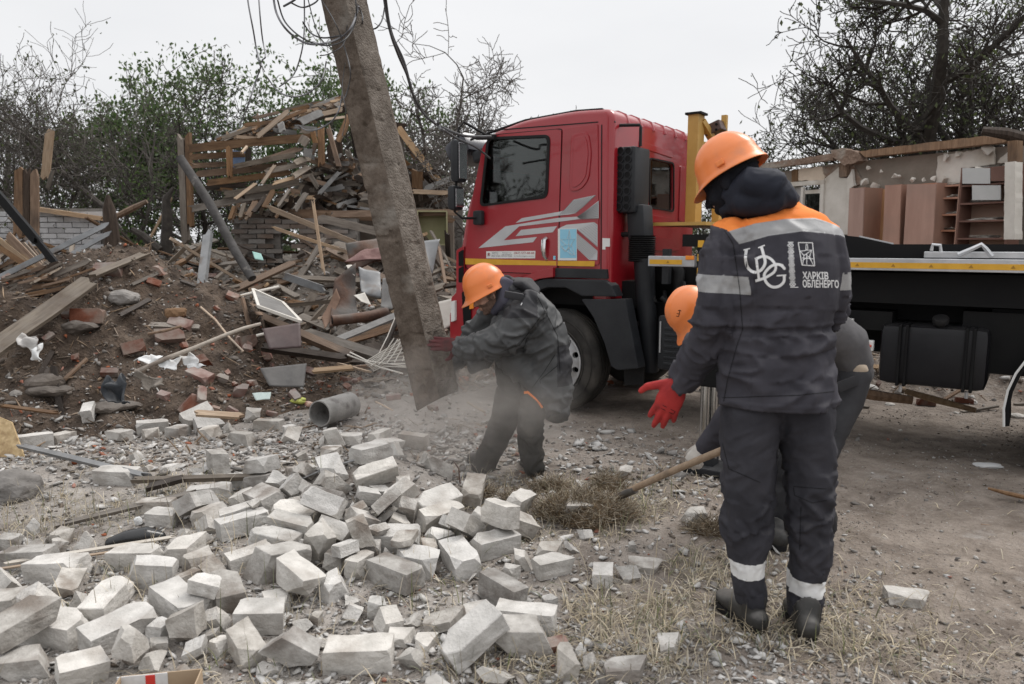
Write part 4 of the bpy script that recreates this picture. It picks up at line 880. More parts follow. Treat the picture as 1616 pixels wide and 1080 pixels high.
def hand(parent, wrist, fdir, pnorm, size=1.0, curl=(30, 35, 20), spread=6, side_=1, mat=None, thumb=(35, 10), voxel=.0042, name='glove', cuff=.05):
    """fdir: from wrist to knuckles; pnorm: the way the palm faces; side_: +1 thumb on the +y side of the frame (fdir, y, -pnorm)"""
    f = Vector(fdir).normalized(); n = Vector(pnorm); n = (n - f * n.dot(f)).normalized(); y = n.cross(f) * side_; wrist = Vector(wrist); mb = MB(); k = size
    def P(a, b, c): return wrist + f * a * k + y * b * k + n * c * k
    # palm
    limb3(mb, [P(-cuff, 0, 0), P(-.005, 0, 0), P(.03, .0, .0), P(.065, .0, 0), P(.088, 0, 0)], [.030 * k, .029 * k, .040 * k, .044 * k, .040 * k], [.027 * k, .023 * k, .020 * k, .017 * k, .013 * k], 16, tuple(n))
    if True: ell(mb, P(.035, .022, .012), (.030 * k, .02 * k, .018 * k), Matrix((f, y, n)).transposed())
    L_ = ((.078, .026, .034, .024, .019), (.088, .006, .040, .027, .021), (.085, -.014, .036, .025, .020), (.074, -.032, .028, .019, .017))
    for i, (x, b, l1, l2, l3) in enumerate(L_):
        c1, c2, c3 = [R(q) for q in (curl[i] if isinstance(curl[0], (tuple, list)) else curl)]; sp = R(spread * (1.5 - i))
        d0 = (f * math.cos(sp) + y * math.sin(sp)).normalized(); p = P(x - .02, b * .95, 0); pts = [p, P(x, b, 0)]; a = 0
        for l, c in ((l1, c1), (l2, c2), (l3, c3)):
            a += c; pts.append(pts[-1] + (d0 * math.cos(a) + n * math.sin(a)) * l * k)
        r = (.0098 if i < 3 else .0086) * k * 1.12; mb.tube(pts, [r * 1.05, r * 1.08, r, r * .95, r * .75], 10)
        for q, rr in zip(pts[1:], (1.1, 1.03, .98, .8)): ell(mb, q, (r * rr,) * 3, None, 8)
    t1, t2 = [R(q) for q in thumb]; d1 = (f * math.cos(t1) + y * math.sin(t1)).normalized(); d2 = (d1 * math.cos(t2) + n * math.sin(t2)).normalized()
    d3 = (f * math.cos(t1 * .5) + y * math.sin(t1 * .5) + n * math.sin(t2)).normalized(); q0 = P(.012, .024, .006); q1 = q0 + d2 * .040 * k; q2 = q1 + d2 * .034 * k; q3 = q2 + d3 * .026 * k
    mb.tube([q0, q1, q2, q3], [.017 * k, .0145 * k, .0125 * k, .0095 * k], 10)
    for q, r in ((q1, .0148), (q2, .0127), (q3, .0098)): ell(mb, q, (r * k,) * 3, None, 8)
    return fuse(name, mb, voxel, mat, parent, lambda V, N_: .0009 * vn3(V * 140) + .0012 * vn3(V * 50), 2)
def boot(parent, heel, toe, ankle, w=.05, h=.10, mat=None):
    heel, toe, ankle = Vector(heel), Vector(toe), Vector(ankle); d = (toe - heel); L_ = d.length; d.normalize(); s_ = Vector((0, 0, 1)).cross(d).normalized(); z = Vector((0, 0, 1)); mb = MB()
    P = lambda a, c: heel + d * a * L_ + z * c
    limb3(mb, [P(.10, .055), P(.22, .062), P(.45, .058), P(.68, .048), P(.86, .042), P(.95, .036)], [w * .78, w * .82, w * .86, w * 1.0, w * .95, w * .7], [.05, .06, .052, .038, .030, .024], 18, (0, 0, 1))
    limb3(mb, [P(.20, .07), P(.22, .12), ankle + z * .05], [w * .8, w * .85, w * .95], [w * .9, w, w * 1.05], 16, tuple(d))
    up = fuse('boot', mb, .006, M_BOOT, parent, lambda V, N_: .003 * vn3(V * 30) + .001 * vn3(V * 90), 3)
    pr = [(.0, .30), (.05, .62), (.2, .82), (.45, .80), (.7, 1.02), (.88, .98), (.97, .65), (1.02, .2)]; poly = [(a * L_, b * w) for a, b in pr] + [(a * L_, -b * w * (.92)) for a, b in pr[::-1]]
    M = Matrix.Translation(heel) @ Matrix((d, s_, z)).transposed().to_4x4()
    mb = MB().prism(rounded(poly, .02, 2), .028, M); o = mb.build('boot_sole', M_RUB, up, origin=parent.location, bevel=.004); o.location = (0, 0, 0)
    return up

# ---------------------------------------------------------------- the man who stands with his back to us
pB = empty('person', tuple(hit(1225, 995)), 0, 'standing man seen from behind in orange-shouldered dark work suit, orange helmet and red glove', 'person')
dB = pB.location.y + .02
zB = lambda px, py, d=None: (px, py, d or dB)
T = [(1218, 338, dB + .06, 45.5, .085), (1224, 356, dB + .05, 77.5, .12), (1225, 378, dB + .03, 93.5, .145), (1226, 425, dB + .01, 95.5, .165), (1228, 470, dB, 92.5, .155), (1228, 505, dB, 87.5, .145), (1228, 517, dB, 85.5, .14), (1228, 535, dB, 89.5, .145), (1228, 570, dB, 92.5, .155), (1228, 605, dB, 94.5, .165), (1228, 634, dB, 96.5, .17)]
LA = [(1150, 376, dB + .03, 31.5, .085), (1136, 410, dB + .02, 32.5, .085), (1134, 450, dB, 32.5, .085), (1130, 500, dB, 35.5, .09), (1118, 535, dB + .05, 33.5, .085), (1097, 572, dB + .12, 27.5, .07), (1078, 602, dB + .16, 23.5, .058)]
RA = [(1300, 380, dB + .03, 30, .085), (1312, 420, dB + .03, 26, .085), (1316, 465, dB + .05, 24, .08), (1306, 500, dB + .10, 24, .08), (1285, 520, dB + .28, 24, .065), (1270, 530, dB + .42, 22, .055)]
mb = MB(); limb(mb, T, 36); limb(mb, LA, 20); limb(mb, RA, 20)
fold = cloth_folds([T, LA, RA], .018, 11, 2)
def zpx(px, py, d=dB): return W3((px, py, d))
def curve_fn(pts, d=dB):          # signed height above a line drawn through the given points
    P = sorted([tuple(zpx(x, y, d)) for x, y in pts]); X = np.array([p[0] for p in P]); Z = np.array([p[2] for p in P])
    return lambda V: V[:, 2] - np.interp(V[:, 0], X, Z)
cro = lambda L_, s=3.857, ox=1080, oy=200: [(ox + x / s, oy + y / s) for x, y in L_]
f_top = curve_fn(cro([(120, 690), (255, 637), (400, 592), (560, 567), (750, 560), (905, 598), (960, 640)])); f_bot = curve_fn(cro([(180, 790), (300, 715), (450, 667), (650, 640), (915, 662), (970, 680)]))
sA = [np.array(zpx(1136, 434, dB)), np.array(zpx(1134, 461, dB))]
ax_ = (sA[1] - sA[0]) / np.linalg.norm(sA[1] - sA[0]); f_s1 = lambda V: (V - sA[0]) @ ax_; f_s2 = lambda V: (V - sA[1]) @ ax_
seam0, seam1 = np.array(zpx(1116, 350)), np.array(zpx(1172, 470)); sx = lambda V: V[:, 0] - np.interp(V[:, 2], [zpx(0, 520)[2], zpx(0, 460)[2], zpx(0, 385)[2], zpx(0, 363)[2], zpx(0, 350)[2]], [zpx(1172, 520)[0], zpx(1167, 460)[0], zpx(1157, 385)[0], zpx(1143, 363)[0], zpx(1113, 350)[0]])
sxr = lambda V: V[:, 0] - zpx(1320, 400)[0]
def cls(C_):
    m = np.zeros(len(C_), int); body = (sx(C_) > 0); hi = f_top(C_) > 0; band = (~hi) & (f_bot(C_) > 0)
    m[body & hi] = 1; m[body & band] = 2; arm = ~body & (f_s1(C_) > 0) & (f_s2(C_) < 0); m[arm] = 2
    ra = (C_[:, 0] > zpx(1319, 440)[0]) & (C_[:, 2] < zpx(0, 431)[2]) & (C_[:, 2] > zpx(0, 457)[2]); m[ra] = 2; return m
def foldB(V, N_):
    z = V[:, 2]; w = zpx(0, 516)[2]; g = np.exp(-((z - w) / .022) ** 2); ang = V[:, 0] * 95
    calm = np.where((z > zpx(0, 480)[2]) & (V[:, 0] > zpx(1175, 430)[0]), .30, 1.0)
    back = fold(V, N_) * calm
    sw = -.012 * np.exp(-(((z - w) + .11 - .30 * np.abs(V[:, 0] - zpx(1235, 560)[0]) ** 1.1) / .018) ** 2)      # long curved crease below the waist
    return back + g * (.007 * np.sin(ang + 6 * vn3(V * 20)) - .012) + .009 * np.exp(-((z - w - .016) / .007) ** 2) + .006 * np.exp(-((z - w + .016) / .007) ** 2) + sw * .7 + .004 * np.exp(-((z - zpx(0, 628)[2]) / .004) ** 2)
hemz = zpx(0, 637)[2]
jk = fuse('jacket', mb, .0075, [M_NAVY, M_ORC, M_GRB], pB, foldB, 4, [f_top, f_bot, sx, f_s1, f_s2], cls, trim=lambda C_: (C_[:, 2] < hemz) & (np.abs(C_[:, 0] - zpx(1228, 637)[0]) < .3))
so = jk.modifiers.new('hem', 'SOLIDIFY'); so.thickness = .008; so.offset = -1
LL = [(1200, 600, dB, 41, .13), (1186, 650, dB, 47, .135), (1181, 710, dB, 44, .125), (1180, 770, dB - .01, 42, .11), (1180, 810, dB - .01, 38, .10), (1178, 865, dB, 32, .09), (1181, 915, dB, 29, .085), (1186, 942, dB, 26, .08)]
RL = [(1255, 600, dB, 44, .13), (1268, 650, dB, 47, .135), (1274, 720, dB, 42, .12), (1278, 780, dB - .02, 36, .105), (1277, 830, dB - .02, 32, .095), (1276, 880, dB - .01, 31, .09), (1272, 930, dB, 29, .085), (1269, 966, dB, 25, .075)]
mb = MB(); limb(mb, LL, 24); limb(mb, RL, 24)
def band_fn(p, q, d=dB): a, b = np.array(zpx(*p, d)), np.array(zpx(*q, d)); x = (b - a) / np.linalg.norm(b - a); return lambda V: (V - a) @ x
bl1, bl2, br1, br2 = band_fn((1176, 878), (1177, 903)), band_fn((1177, 903), (1178, 930)), band_fn((1274, 906), (1272, 931)), band_fn((1272, 931), (1271, 950))
midx = zpx(1226, 910)[0]
def clt(C_):
    m = np.zeros(len(C_), int); L_ = C_[:, 0] < midx; m[L_ & (bl1(C_) > 0) & (bl2(C_) < 0)] = 1; m[~L_ & (br1(C_) > 0) & (br2(C_) < 0)] = 1; return m
wrap = lambda f, left: (lambda V: np.where((V[:, 0] < midx) == left, f(V), 9.0))
tr = fuse('trousers', mb, .0075, [M_NAVYT, M_WHB], pB, cloth_folds([LL, RL], .019, 14, 9), 4, [wrap(bl1, True), wrap(bl2, True), wrap(br1, False), wrap(br2, False)], clt)
# pocket flap on the thigh
def drape(name, poly, bvh_obj, mat, parent, lift=.003, th=.003, d=dB, n=8):
    """a flat piece of cloth or print laid on a garment: projected on its surface along the line of sight it is measured from"""
    bvh = bvh_of(bvh_obj); return None
def bvh_of(o):
    me = o.data; return BVHTree.FromPolygons([tuple(v.co) for v in me.vertices], [tuple(p.vertices) for p in me.polygons])
def proj(bvh, px, py, parent, lift):
    r = Vector(ray(px, py)).normalized(); o = Vector((0, 0, CAM_H)) - parent.location; h = bvh.ray_cast(o, r)
    return None if h[0] is None else h[0] - r * lift * 1.0
def strokes(name, lines, w, bvh, parent, mat, lift=.0022, step=1.2):
    """printed line work: ribbons that lie on the cloth"""
    mb = MB()
    for ln in lines:
        ws = ln[1] if isinstance(ln[0][0], (tuple, list)) else w; pts = ln[0] if isinstance(ln[0][0], (tuple, list)) else ln
        P = []
        for a, b in zip(pts[:-1], pts[1:]):
            n = max(1, int(math.hypot(b[0] - a[0], b[1] - a[1]) / step)); P += [(a[0] + (b[0] - a[0]) * k / n, a[1] + (b[1] - a[1]) * k / n) for k in range(n)]
        P.append(tuple(pts[-1])); V = []; ok = []
        for i, p in enumerate(P):
            a = P[max(i - 1, 0)]; b = P[min(i + 1, len(P) - 1)]; dx, dy = b[0] - a[0], b[1] - a[1]; L_ = math.hypot(dx, dy) or 1; nx, ny = -dy / L_ * ws / 2, dx / L_ * ws / 2
            q = [proj(bvh, p[0] + s * nx, p[1] + s * ny, parent, lift) for s in (-1, 1)]; ok.append(all(q)); V += [x or Vector() for x in q]
        F = [(2 * i, 2 * i + 1, 2 * i + 3, 2 * i + 2) for i in range(len(P) - 1) if ok[i] and ok[i + 1] and (V[2 * i] - V[2 * i + 2]).length < .05]
        mb.add(V, F)
    return mb.build(name, mat, parent)
def print_text(name, s, x0, y0, x1, y1, bvh, parent, mat, bold=.03, shear=0.0, lift=.0022):
    V, F = text_data(s, 1, bold); mn, mx = V.min(0), V.max(0); out = []; bad = set()
    for i, v in enumerate(V):
        u = (v[0] - mn[0]) / (mx[0] - mn[0]); w = (v[1] - mn[1]) / (mx[1] - mn[1]); q = proj(bvh, x0 + u * (x1 - x0) + w * shear, y0 + w * (y1 - y0) + u * .8, parent, lift)
        if q is None: bad.add(i); q = Vector()
        out.append(q)
    F = [f for f in F if not any(i in bad for i in f) and max((out[f[0]] - out[i]).length for i in f) < .12]
    return MB().add(out, F).build(name, mat, parent)
M_PRT = pm('white_print', (0.60, 0.60, 0.60), (0.70, 0.70, 0.70), 40, 0.7, .1, 200)
bj = bvh_of(jk); C = lambda L_: cro(L_)
def smooth_line(pts, n=4):
    out = []
    for i in range(len(pts) - 1):
        p0 = pts[max(i - 1, 0)]; p1 = pts[i]; p2 = pts[i + 1]; p3 = pts[min(i + 2, len(pts) - 1)]
        for k in range(n):
            t = k / n; out.append(tuple(.5 * (2 * p1[j] + (p2[j] - p0[j]) * t + (2 * p0[j] - 5 * p1[j] + 4 * p2[j] - p3[j]) * t * t + (3 * p1[j] - p0[j] - 3 * p2[j] + p3[j]) * t ** 3) for j in (0, 1)))
    return out + [pts[-1]]
U = [(smooth_line(C([(378, 748), (372, 800), (382, 850), (408, 880), (440, 886), (472, 868), (492, 828), (482, 780), (468, 728)])), 4.6), (C([(360, 752), (400, 742)]), 2), (C([(450, 738), (490, 722)]), 2)]
D_ = [(C([(438, 806), (446, 870), (455, 936)]), 4.0), (smooth_line(C([(430, 808), (480, 790), (525, 805), (555, 845), (550, 880), (520, 905), (480, 925), (432, 940)])), 4.2)]
G_ = [(smooth_line(C([(612, 868), (585, 842), (545, 842), (508, 868), (486, 905), (500, 950), (535, 976), (575, 972), (605, 945), (608, 908)])), 4.4), (C([(562, 908), (620, 904)]), 2.2), (C([(596, 838), (613, 872)]), 2)]
mono = strokes('monogram_print', U + D_ + G_, 4.4, bj, pB, M_PRT)
orn = []
for k in range(7):
    y = 704 + k * 39.5; x = 630 + k * 2.0; s_ = 17
    orn += [C([(x + 0, y), (x + 34, y)]), C([(x + 17, y + 4), (x + 17 + s_, y + 19), (x + 17, y + 34), (x + 17 - s_, y + 19), (x + 17, y + 4)]), C([(x + 5, y + 6), (x + 29, y + 32)]), C([(x + 29, y + 6), (x + 5, y + 32)]), C([(x + 0, y + 14), (x + 0, y + 24)]), C([(x + 34, y + 14), (x + 34, y + 24)])]
strokes('embroidery_strip_print', orn + [C([(644, 978), (694, 978)])], 1.15, bj, pB, M_PRT)
strokes('emblem_print', [(C([(693, 706), (780, 707), (793, 848), (716, 843), (693, 706)]), 1.5)] + [C(l) for l in ([(742, 712), (738, 755), (705, 758)], [(738, 755), (752, 742), (748, 715)], [(705, 758), (728, 785), (720, 842)], [(728, 785), (776, 752), (745, 752)], [(776, 752), (762, 790), (785, 845)], [(720, 815), (755, 790), (780, 830)], [(745, 770), (745, 840)], [(716, 800), (790, 806)])], 1.1, bj, pB, M_PRT)
print_text('lettering_print', 'ХАРКІВ', 1266.5, 440.6, 1307.5, 428.8, bj, pB, M_PRT, .028, -.5)
print_text('lettering_print', 'ОБЛЕНЕРГО', 1267, 454, 1324, 441.5, bj, pB, M_PRT, .028, -.5)
bt = bvh_of(tr)
strokes('pocket_seam', [[(1252, 770), (1254, 782), (1282, 794), (1305, 790)], [(1252, 768), (1304, 772)], [(1262, 868), (1264, 800)], [(1140, 700), (1150, 740), (1200, 762)]], .9, bt, pB, M_BLK, .0022)
strokes('jacket_seam', [[(1143, 363), (1157, 385), (1167, 455), (1172, 520), (1163, 545), (1148, 600), (1142, 634)], [(1140, 628), (1200, 626), (1260, 624), (1318, 618)]], .9, bj, pB, M_BLK, .0022)
# head, neck, hood, inner body
hb = zpx(1155, 288, dB + .09); fB = Vector((-.72, .55, -.50)); uB = Vector((-.30, .22, 1.0))
mb = MB(); head_shapes(mb, hb, fB, uB, 1.0); limb3(mb, [hb + Vector((.02, -.01, -.04)), W3((1195, 340, dB + .06)), W3((1222, 400, dB + .02)), W3((1228, 520, dB)), W3((1228, 600, dB))], [.055, .06, .15, .13, .14], [.055, .06, .09, .09, .1], 20)
for ch, k in ((LA, .62), (RA, .62), (LL, .62), (RL, .62)): limb(mb, [(a, b, c, e * k, g_ * k) for a, b, c, e, g_ in ch], 14)
fuse('body', mb, .011, M_SKIN, pB, None, 3)
mb = MB(); head_shapes(mb, hb, fB, uB, 1.10, True); limb3(mb, [hb + Vector((.0, 0, -.03)), W3((1178, 322, dB + .08)), W3((1200, 345, dB + .06))], [.068, .070, .078], [.07, .074, .08], 20)
fuse('balaclava', mb, .008, M_KNIT, pB, lambda V, N_: .003 * vn3(V * 30), 3)
helmet(pB, hb - fB.normalized() * .008 + uB.normalized() * .050, fB, uB, None, .93)
mb = MB()
limb(mb, [(1152, 322, dB + .13, 15, .06), (1160, 302, dB + .05, 24, .07), (1185, 288, dB - .01, 27, .08), (1215, 296, dB - .03, 30, .09), (1234, 312, dB - .00, 20, .07)], 20)
limb(mb, [(1158, 325, dB + .10, 14, .07), (1180, 318, dB + .02, 26, .09), (1210, 318, dB - .01, 24, .10), (1236, 316, dB + .06, 16, .07)], 20)
limb(mb, [(1160, 330, dB + .18, 18, .06), (1190, 345, dB + .20, 30, .05), (1225, 330, dB + .16, 22, .06)], 20)
HC = [(1155, 320, dB + .05, 30, .1), (1190, 300, dB, 30, .1), (1240, 325, dB, 30, .1)]
fuse('hood', mb, .007, M_HOOD, pB, cloth_folds([HC], .011, 22, 31, .001), 4)
gm = hand(pB, zpx(1070, 606, dB + .165), W3((1038, 668, dB + .20)) - W3((1070, 606, dB + .165)), Vector((.25, .9, -.2)), 1.32, ((14, 16, 10), (10, 14, 10), (12, 16, 12), (18, 22, 14)), 5, 1, M_RGLV, (52, 4))
strokes('glove_print', [[(1046, 640), (1052, 643)], [(1058, 646), (1066, 650), (1062, 654), (1056, 651)], [(1044, 645), (1050, 648)]], .9, bvh_of(gm), pB, M_BLK, .001)
def gpt(px, py): return hit(px, py)
def shoe(parent, hp, tp, ank, **k):
    h_, t_ = gpt(*hp), gpt(*tp); L_ = (t_ - h_); t_ = h_ + L_.normalized() * .30; h_.z = t_.z = float(H(h_.x, h_.y)) + .002; return boot(parent, h_, t_, ank, **k)
shoe(pB, (1200, 1006), (1140, 955), zpx(1184, 950), w=.060); shoe(pB, (1277, 1020), (1258, 975), zpx(1269, 975), w=.058)

# ---------------------------------------------------------------- the man pushing the pole
pA = empty('person', tuple(hit(800, 748)), 0, 'crouching bearded man in charcoal rain jacket and orange helmet pushing the slanting pole', 'person')
dA = pA.location.y
TA_ = [(797, 462, dA, 26, .10), (815, 478, dA, 38, .17), (834, 505, dA, 45, .20), (850, 540, dA, 47, .19), (859, 572, dA, 45, .19), (864, 600, dA, 40, .20), (871, 622, dA, 36, .21), (876, 640, dA, 26, .21)]
TF_ = [(800, 520, dA, 30, .17), (812, 560, dA, 30, .18), (835, 590, dA, 26, .2), (862, 620, dA - .02, 22, .21)]
NA = [(838, 482, dA - .17, 24, .085), (818, 508, dA - .22, 27, .09), (795, 532, dA - .24, 27, .085), (765, 546, dA - .22, 22, .075), (738, 549, dA - .19, 20, .066), (728, 546, dA - .18, 19, .062)]
FA = [(800, 480, dA + .16, 24, .08), (775, 500, dA + .22, 22, .08), (752, 530, dA + .24, 24, .08), (735, 562, dA + .24, 19, .065), (712, 572, dA + .20, 18, .06), (690, 572, dA + .17, 14, .05)]
SLV = [(780, 545, dA + .12, 18, .06), (762, 568, dA + .14, 17, .05), (745, 580, dA + .16, 12, .04)]
mb = MB(); limb(mb, TA_, 32); limb(mb, TF_, 24); limb(mb, NA, 20); limb(mb, FA, 20); limb(mb, SLV, 16)
xA = lambda px: W3((px, 500, dA - .2))[0]; zA = lambda py: W3((800, py, dA - .2))[2]
dk = lambda a, b: (lambda V: (V[:, 2] - zA(a[1])) * (xA(b[0]) - xA(a[0])) - (V[:, 0] - xA(a[0])) * (zA(b[1]) - zA(a[1])))
e1, e2 = dk((878, 560), (905, 640)), dk((845, 470), (770, 545))
def clA(C_):
    m = np.zeros(len(C_), int); m[(C_[:, 0] < xA(848)) & (C_[:, 2] > zA(500)) & (C_[:, 1] < dA)] = 1; m[(C_[:, 0] > xA(880)) & (C_[:, 2] < zA(548)) & (C_[:, 2] > zA(612))] = 1
    m[(C_[:, 2] < zA(600)) & (C_[:, 0] < xA(874))] = 0; return m
jA = fuse('jacket', mb, .009, [M_CHAR, M_CHARD], pA, cloth_folds([TA_, NA, FA], .026, 10, 21), 3, (), clA)
mb = MB()
LA_ = [(850, 600, dA - .06, 26, .11), (842, 640, dA - .10, 24, .10), (836, 672, dA - .13, 21, .088), (838, 705, dA - .11, 18, .075), (841, 738, dA - .10, 16, .07)]
LB_ = [(830, 590, dA + .06, 30, .12), (806, 625, dA + .09, 27, .11), (797, 660, dA + .10, 24, .10), (781, 700, dA + .08, 20, .085), (762, 738, dA + .06, 17, .075)]
limb(mb, LA_, 20); limb(mb, LB_, 20); limb(mb, [(800, 560, dA + .02, 22, .13), (808, 600, dA + .03, 26, .13)], 20)
trA = fuse('trousers', mb, .0085, [M_TRA, M_ORC], pA, cloth_folds([LA_, LB_], .015, 18, 5), 3)
bA = bvh_of(trA)
strokes('orange_knee_trim', [([(831, 618), (836, 622), (848, 632), (856, 644)], 3.4), ([(827, 620), (836, 619)], 4), ([(799, 588), (806, 586), (812, 582)], 5)], 3, bA, pA, M_ORC, .003)
bjA = bvh_of(jA)
strokes('jacket_seam', [[(876, 560), (858, 588), (840, 612)], [(802, 462), (818, 456), (826, 462)], [(848, 468), (880, 530), (884, 590)], [(853, 500), (820, 545), (790, 556)], [(880, 577), (852, 600), (853, 606)]], .8, bjA, pA, M_BLK, .003)
strokes('white_tag', [([(822, 482), (824, 478)], 1.2)], 1.2, bjA, pA, M_PRT, .003)
MB().box(W3((811, 467, dA - .24)) - pA.location, (.12, .04, .045), Matrix.Rotation(R(10), 3, 'Y'), .008).build('shoulder_flap', M_CHARD, pA, smooth=True)
hA = W3((771, 464, dA - .02)); fA = Vector((-.88, -.22, -.44)); uA = Vector((-.44, -.1, .88))
mb = MB(); MA_ = head_shapes(mb, hA, fA, uA, 1.0); limb3(mb, [hA + Vector((.03, 0, -.03)), W3((795, 478, dA)), W3((825, 510, dA)), W3((855, 570, dA)), W3((850, 600, dA))], [.055, .062, .11, .10, .10], [.055, .06, .15, .14, .14], 20)
for ch, k in ((NA, .62), (FA, .62), (LA_, .62), (LB_, .62)): limb(mb, [(a, b, c, e * k, g_ * k) for a, b, c, e, g_ in ch], 14)
def clH(hc, M):
    def f(C_):
        q = (C_ - np.array(hc)) @ np.array(M); m = np.zeros(len(C_), int); m[(q[:, 2] < -.035) & (q[:, 0] > -.015) & (q[:, 2] > -.14) & ~((q[:, 0] > .085) & (np.abs(q[:, 2] + .066) < .012) & (np.abs(q[:, 1]) < .022))] = 1
        m[(q[:, 0] < .03) & (q[:, 0] > -.01) & (q[:, 2] < .01) & (q[:, 2] > -.14) & (np.abs(q[:, 1]) > .04)] = 1; return m
    return f
fuse('body', mb, .0062, [M_SKIN, M_STUB], pA, lambda V, N_: .0008 * vn3(V * 90), 2, (), clH(hA, MA_))
def eyes(parent, hc, M, open_=True):
    for sy in (-1, 1):
        c_ = Vector(hc) + M @ Vector((.078, sy * .031, .006)) - parent.location; mb = MB(); ell(mb, c_, (.0125,) * 3, None, 12); e = mb.build('eye', M_EYW, parent, smooth=True)
        mb = MB(); ell(mb, c_ + M @ Vector((.009, 0, -.002)), (.0058,) * 3, None, 10); mb.build('iris', M_EYE, e, smooth=True)
        mb = MB(); mb.tube([c_ + M @ Vector((.016, -.020, .020)), c_ + M @ Vector((.022, 0, .024)), c_ + M @ Vector((.012, .020, .019))], .0035, 6); mb.build('eyebrow', M_STUB, parent, smooth=True)
eyes(pA, hA, MA_)
mb = MB(); ell(mb, hA + MA_ @ Vector((-.016, 0, .036)), (.106, .086, .106), MA_, 28)
cp = fuse('knit_cap', mb, .007, M_KNIT, pA, lambda V, N_: .003 * vn3(V * 35), 2, trim=lambda C_: ((C_ - np.array(hA)) @ np.array(MA_))[:, 2] < .022 - .25 * 0)
helmet(pA, hA + MA_ @ Vector((.0, 0, .048)), fA, uA, None, 1.04)
mb = MB()
limb(mb, [(790, 446, dA + .05, 13, .09), (800, 458, dA - .03, 16, .11), (796, 478, dA - .07, 12, .07), (782, 490, dA - .03, 8, .05)], 20)
fuse('hoodie_collar', mb, .007, M_HOOD2, pA, cloth_folds([HC], .006, 20, 3, .001), 3)
mb = MB(); limb(mb, [(815, 448, dA + .02, 11, .11), (832, 450, dA - .02, 13, .13), (843, 460, dA - .03, 11, .11), (846, 470, dA, 7, .09)], 20)
fuse('folded_hood', mb, .008, M_CHARD, pA, cloth_folds([TA_], .010, 24, 13, .001), 3)
def wrist_band(parent, p, q, r, mat, name='cuff_tab'): return MB().cyl(Vector(p) - parent.location, Vector(q) - parent.location, r, 18).build(name, mat, parent, smooth=False)

# ---------------------------------------------------------------- the man bent over the shovel
pC = empty('person', tuple(hit(1270, 840)), 0, 'man in orange helmet bent double over a shovel behind the standing man', 'person')
dC = pC.location.y
TC = [(1345, 585, dC + .0, 30, .15), (1330, 545, dC + .0, 40, .17), (1290, 520, dC, 46, .19), (1230, 510, dC - .02, 48, .2), (1175, 515, dC - .04, 44, .2), (1140, 525, dC - .05, 34, .15), (1122, 520, dC - .05, 22, .09)]
AC = [(1165, 540, dC - .22, 26, .085), (1168, 600, dC - .28, 26, .085), (1158, 650, dC - .30, 24, .08), (1134, 682, dC - .24, 20, .065), (1112, 706, dC - .20, 16, .052)]
AC2 = [(1165, 540, dC + .18, 26, .085), (1190, 600, dC + .22, 26, .085), (1200, 650, dC + .12, 22, .07), (1185, 680, dC + .02, 18, .055)]
mb = MB(); limb(mb, TC, 28); limb(mb, AC, 20); limb(mb, AC2, 20)
def clC(C_): m = np.zeros(len(C_), int); m[(C_[:, 2] < W3((0, 655, dC))[2])] = 1; m[(C_[:, 0] > W3((1270, 560, dC))[0])] = 2; return m
fuse('jacket', mb, .010, [M_NAVY, M_NAVY, M_VEST], pC, cloth_folds([TC, AC, AC2], .010, 13, 8), 3, (), clC)
LC1 = [(1340, 590, dC - .02, 30, .15), (1330, 630, dC - .05, 30, .13), (1305, 690, dC - .1, 26, .11), (1288, 735, dC - .14, 23, .10), (1296, 790, dC - .06, 19, .08), (1304, 828, dC - .02, 16, .07)]
LC2 = [(1330, 600, dC + .08, 30, .13), (1285, 660, dC + .12, 29, .12), (1240, 735, dC + .05, 26, .11), (1232, 800, dC + .02, 22, .09), (1228, 850, dC + .02, 18, .08)]
mb = MB(); limb(mb, LC1, 20); limb(mb, LC2, 20)
fuse('trousers', mb, .010, M_CHARD, pC, cloth_folds([LC1, LC2], .010, 16, 4), 3)
mb = MB(); limb(mb, [(1350, 562, dC - .02, 10, .12), (1342, 574, dC - .02, 26, .15)], 20); fuse('shirt_hem', mb, .010, pm('beige_shirt', (.42, .34, .26), (.5, .42, .33), 8, .9, .2), pC, None, 3)
MB().bar(W3((1352, 600, dC - .17)) - pC.location, W3((1322, 612, dC - .19)) - pC.location, .012, .055, .004).build('pocket_flap', M_CHARD, pC, smooth=True)
hC = W3((1104, 502, dC - .06)); fC = Vector((-.60, -.18, -.80)); uC = Vector((-.80, -.05, .60))
mb = MB(); MC_ = head_shapes(mb, hC, fC, uC, 1.0); limb3(mb, [hC + Vector((.05, 0, .0)), W3((1135, 520, dC - .04)), W3((1200, 515, dC)), W3((1300, 540, dC)), W3((1338, 590, dC))], [.05, .06, .10, .09, .06], [.05, .06, .13, .10, .07], 20)
for ch, k in ((AC, .62), (AC2, .62), (LC1, .62), (LC2, .62)): limb(mb, [(a, b, c, e * k, g_ * k) for a, b, c, e, g_ in ch], 14)
fuse('body', mb, .008, M_SKIN, pC, None, 2); eyes(pC, hC, MC_)
mb = MB(); ell(mb, hC + MC_ @ Vector((-.016, 0, .034)), (.104, .083, .106), MC_, 28)
fuse('hair', mb, .007, pm('dark_hair', (.012, .009, .008), (.035, .026, .02), 60, .7, .8, 200), pC, lambda V, N_: .005 * vn3(V * 60), 2, trim=lambda C_: (((C_ - np.array(hC)) @ np.array(MC_))[:, 2] < -.01) | ((((C_ - np.array(hC)) @ np.array(MC_))[:, 0] > .05)))
hlC, MCh, offC = helmet(pC, hC + MC_ @ Vector((.0, 0, .050)), fC, uC, None, .94)
strokes('helmet_print', [[(1073, 489), (1071, 500)], [(1070, 490), (1075, 491)], [(1073, 496), (1068, 495)], [(1071, 500), (1067, 499)]], 1.0, bvh_of(hlC), pC, M_BLK, .001)
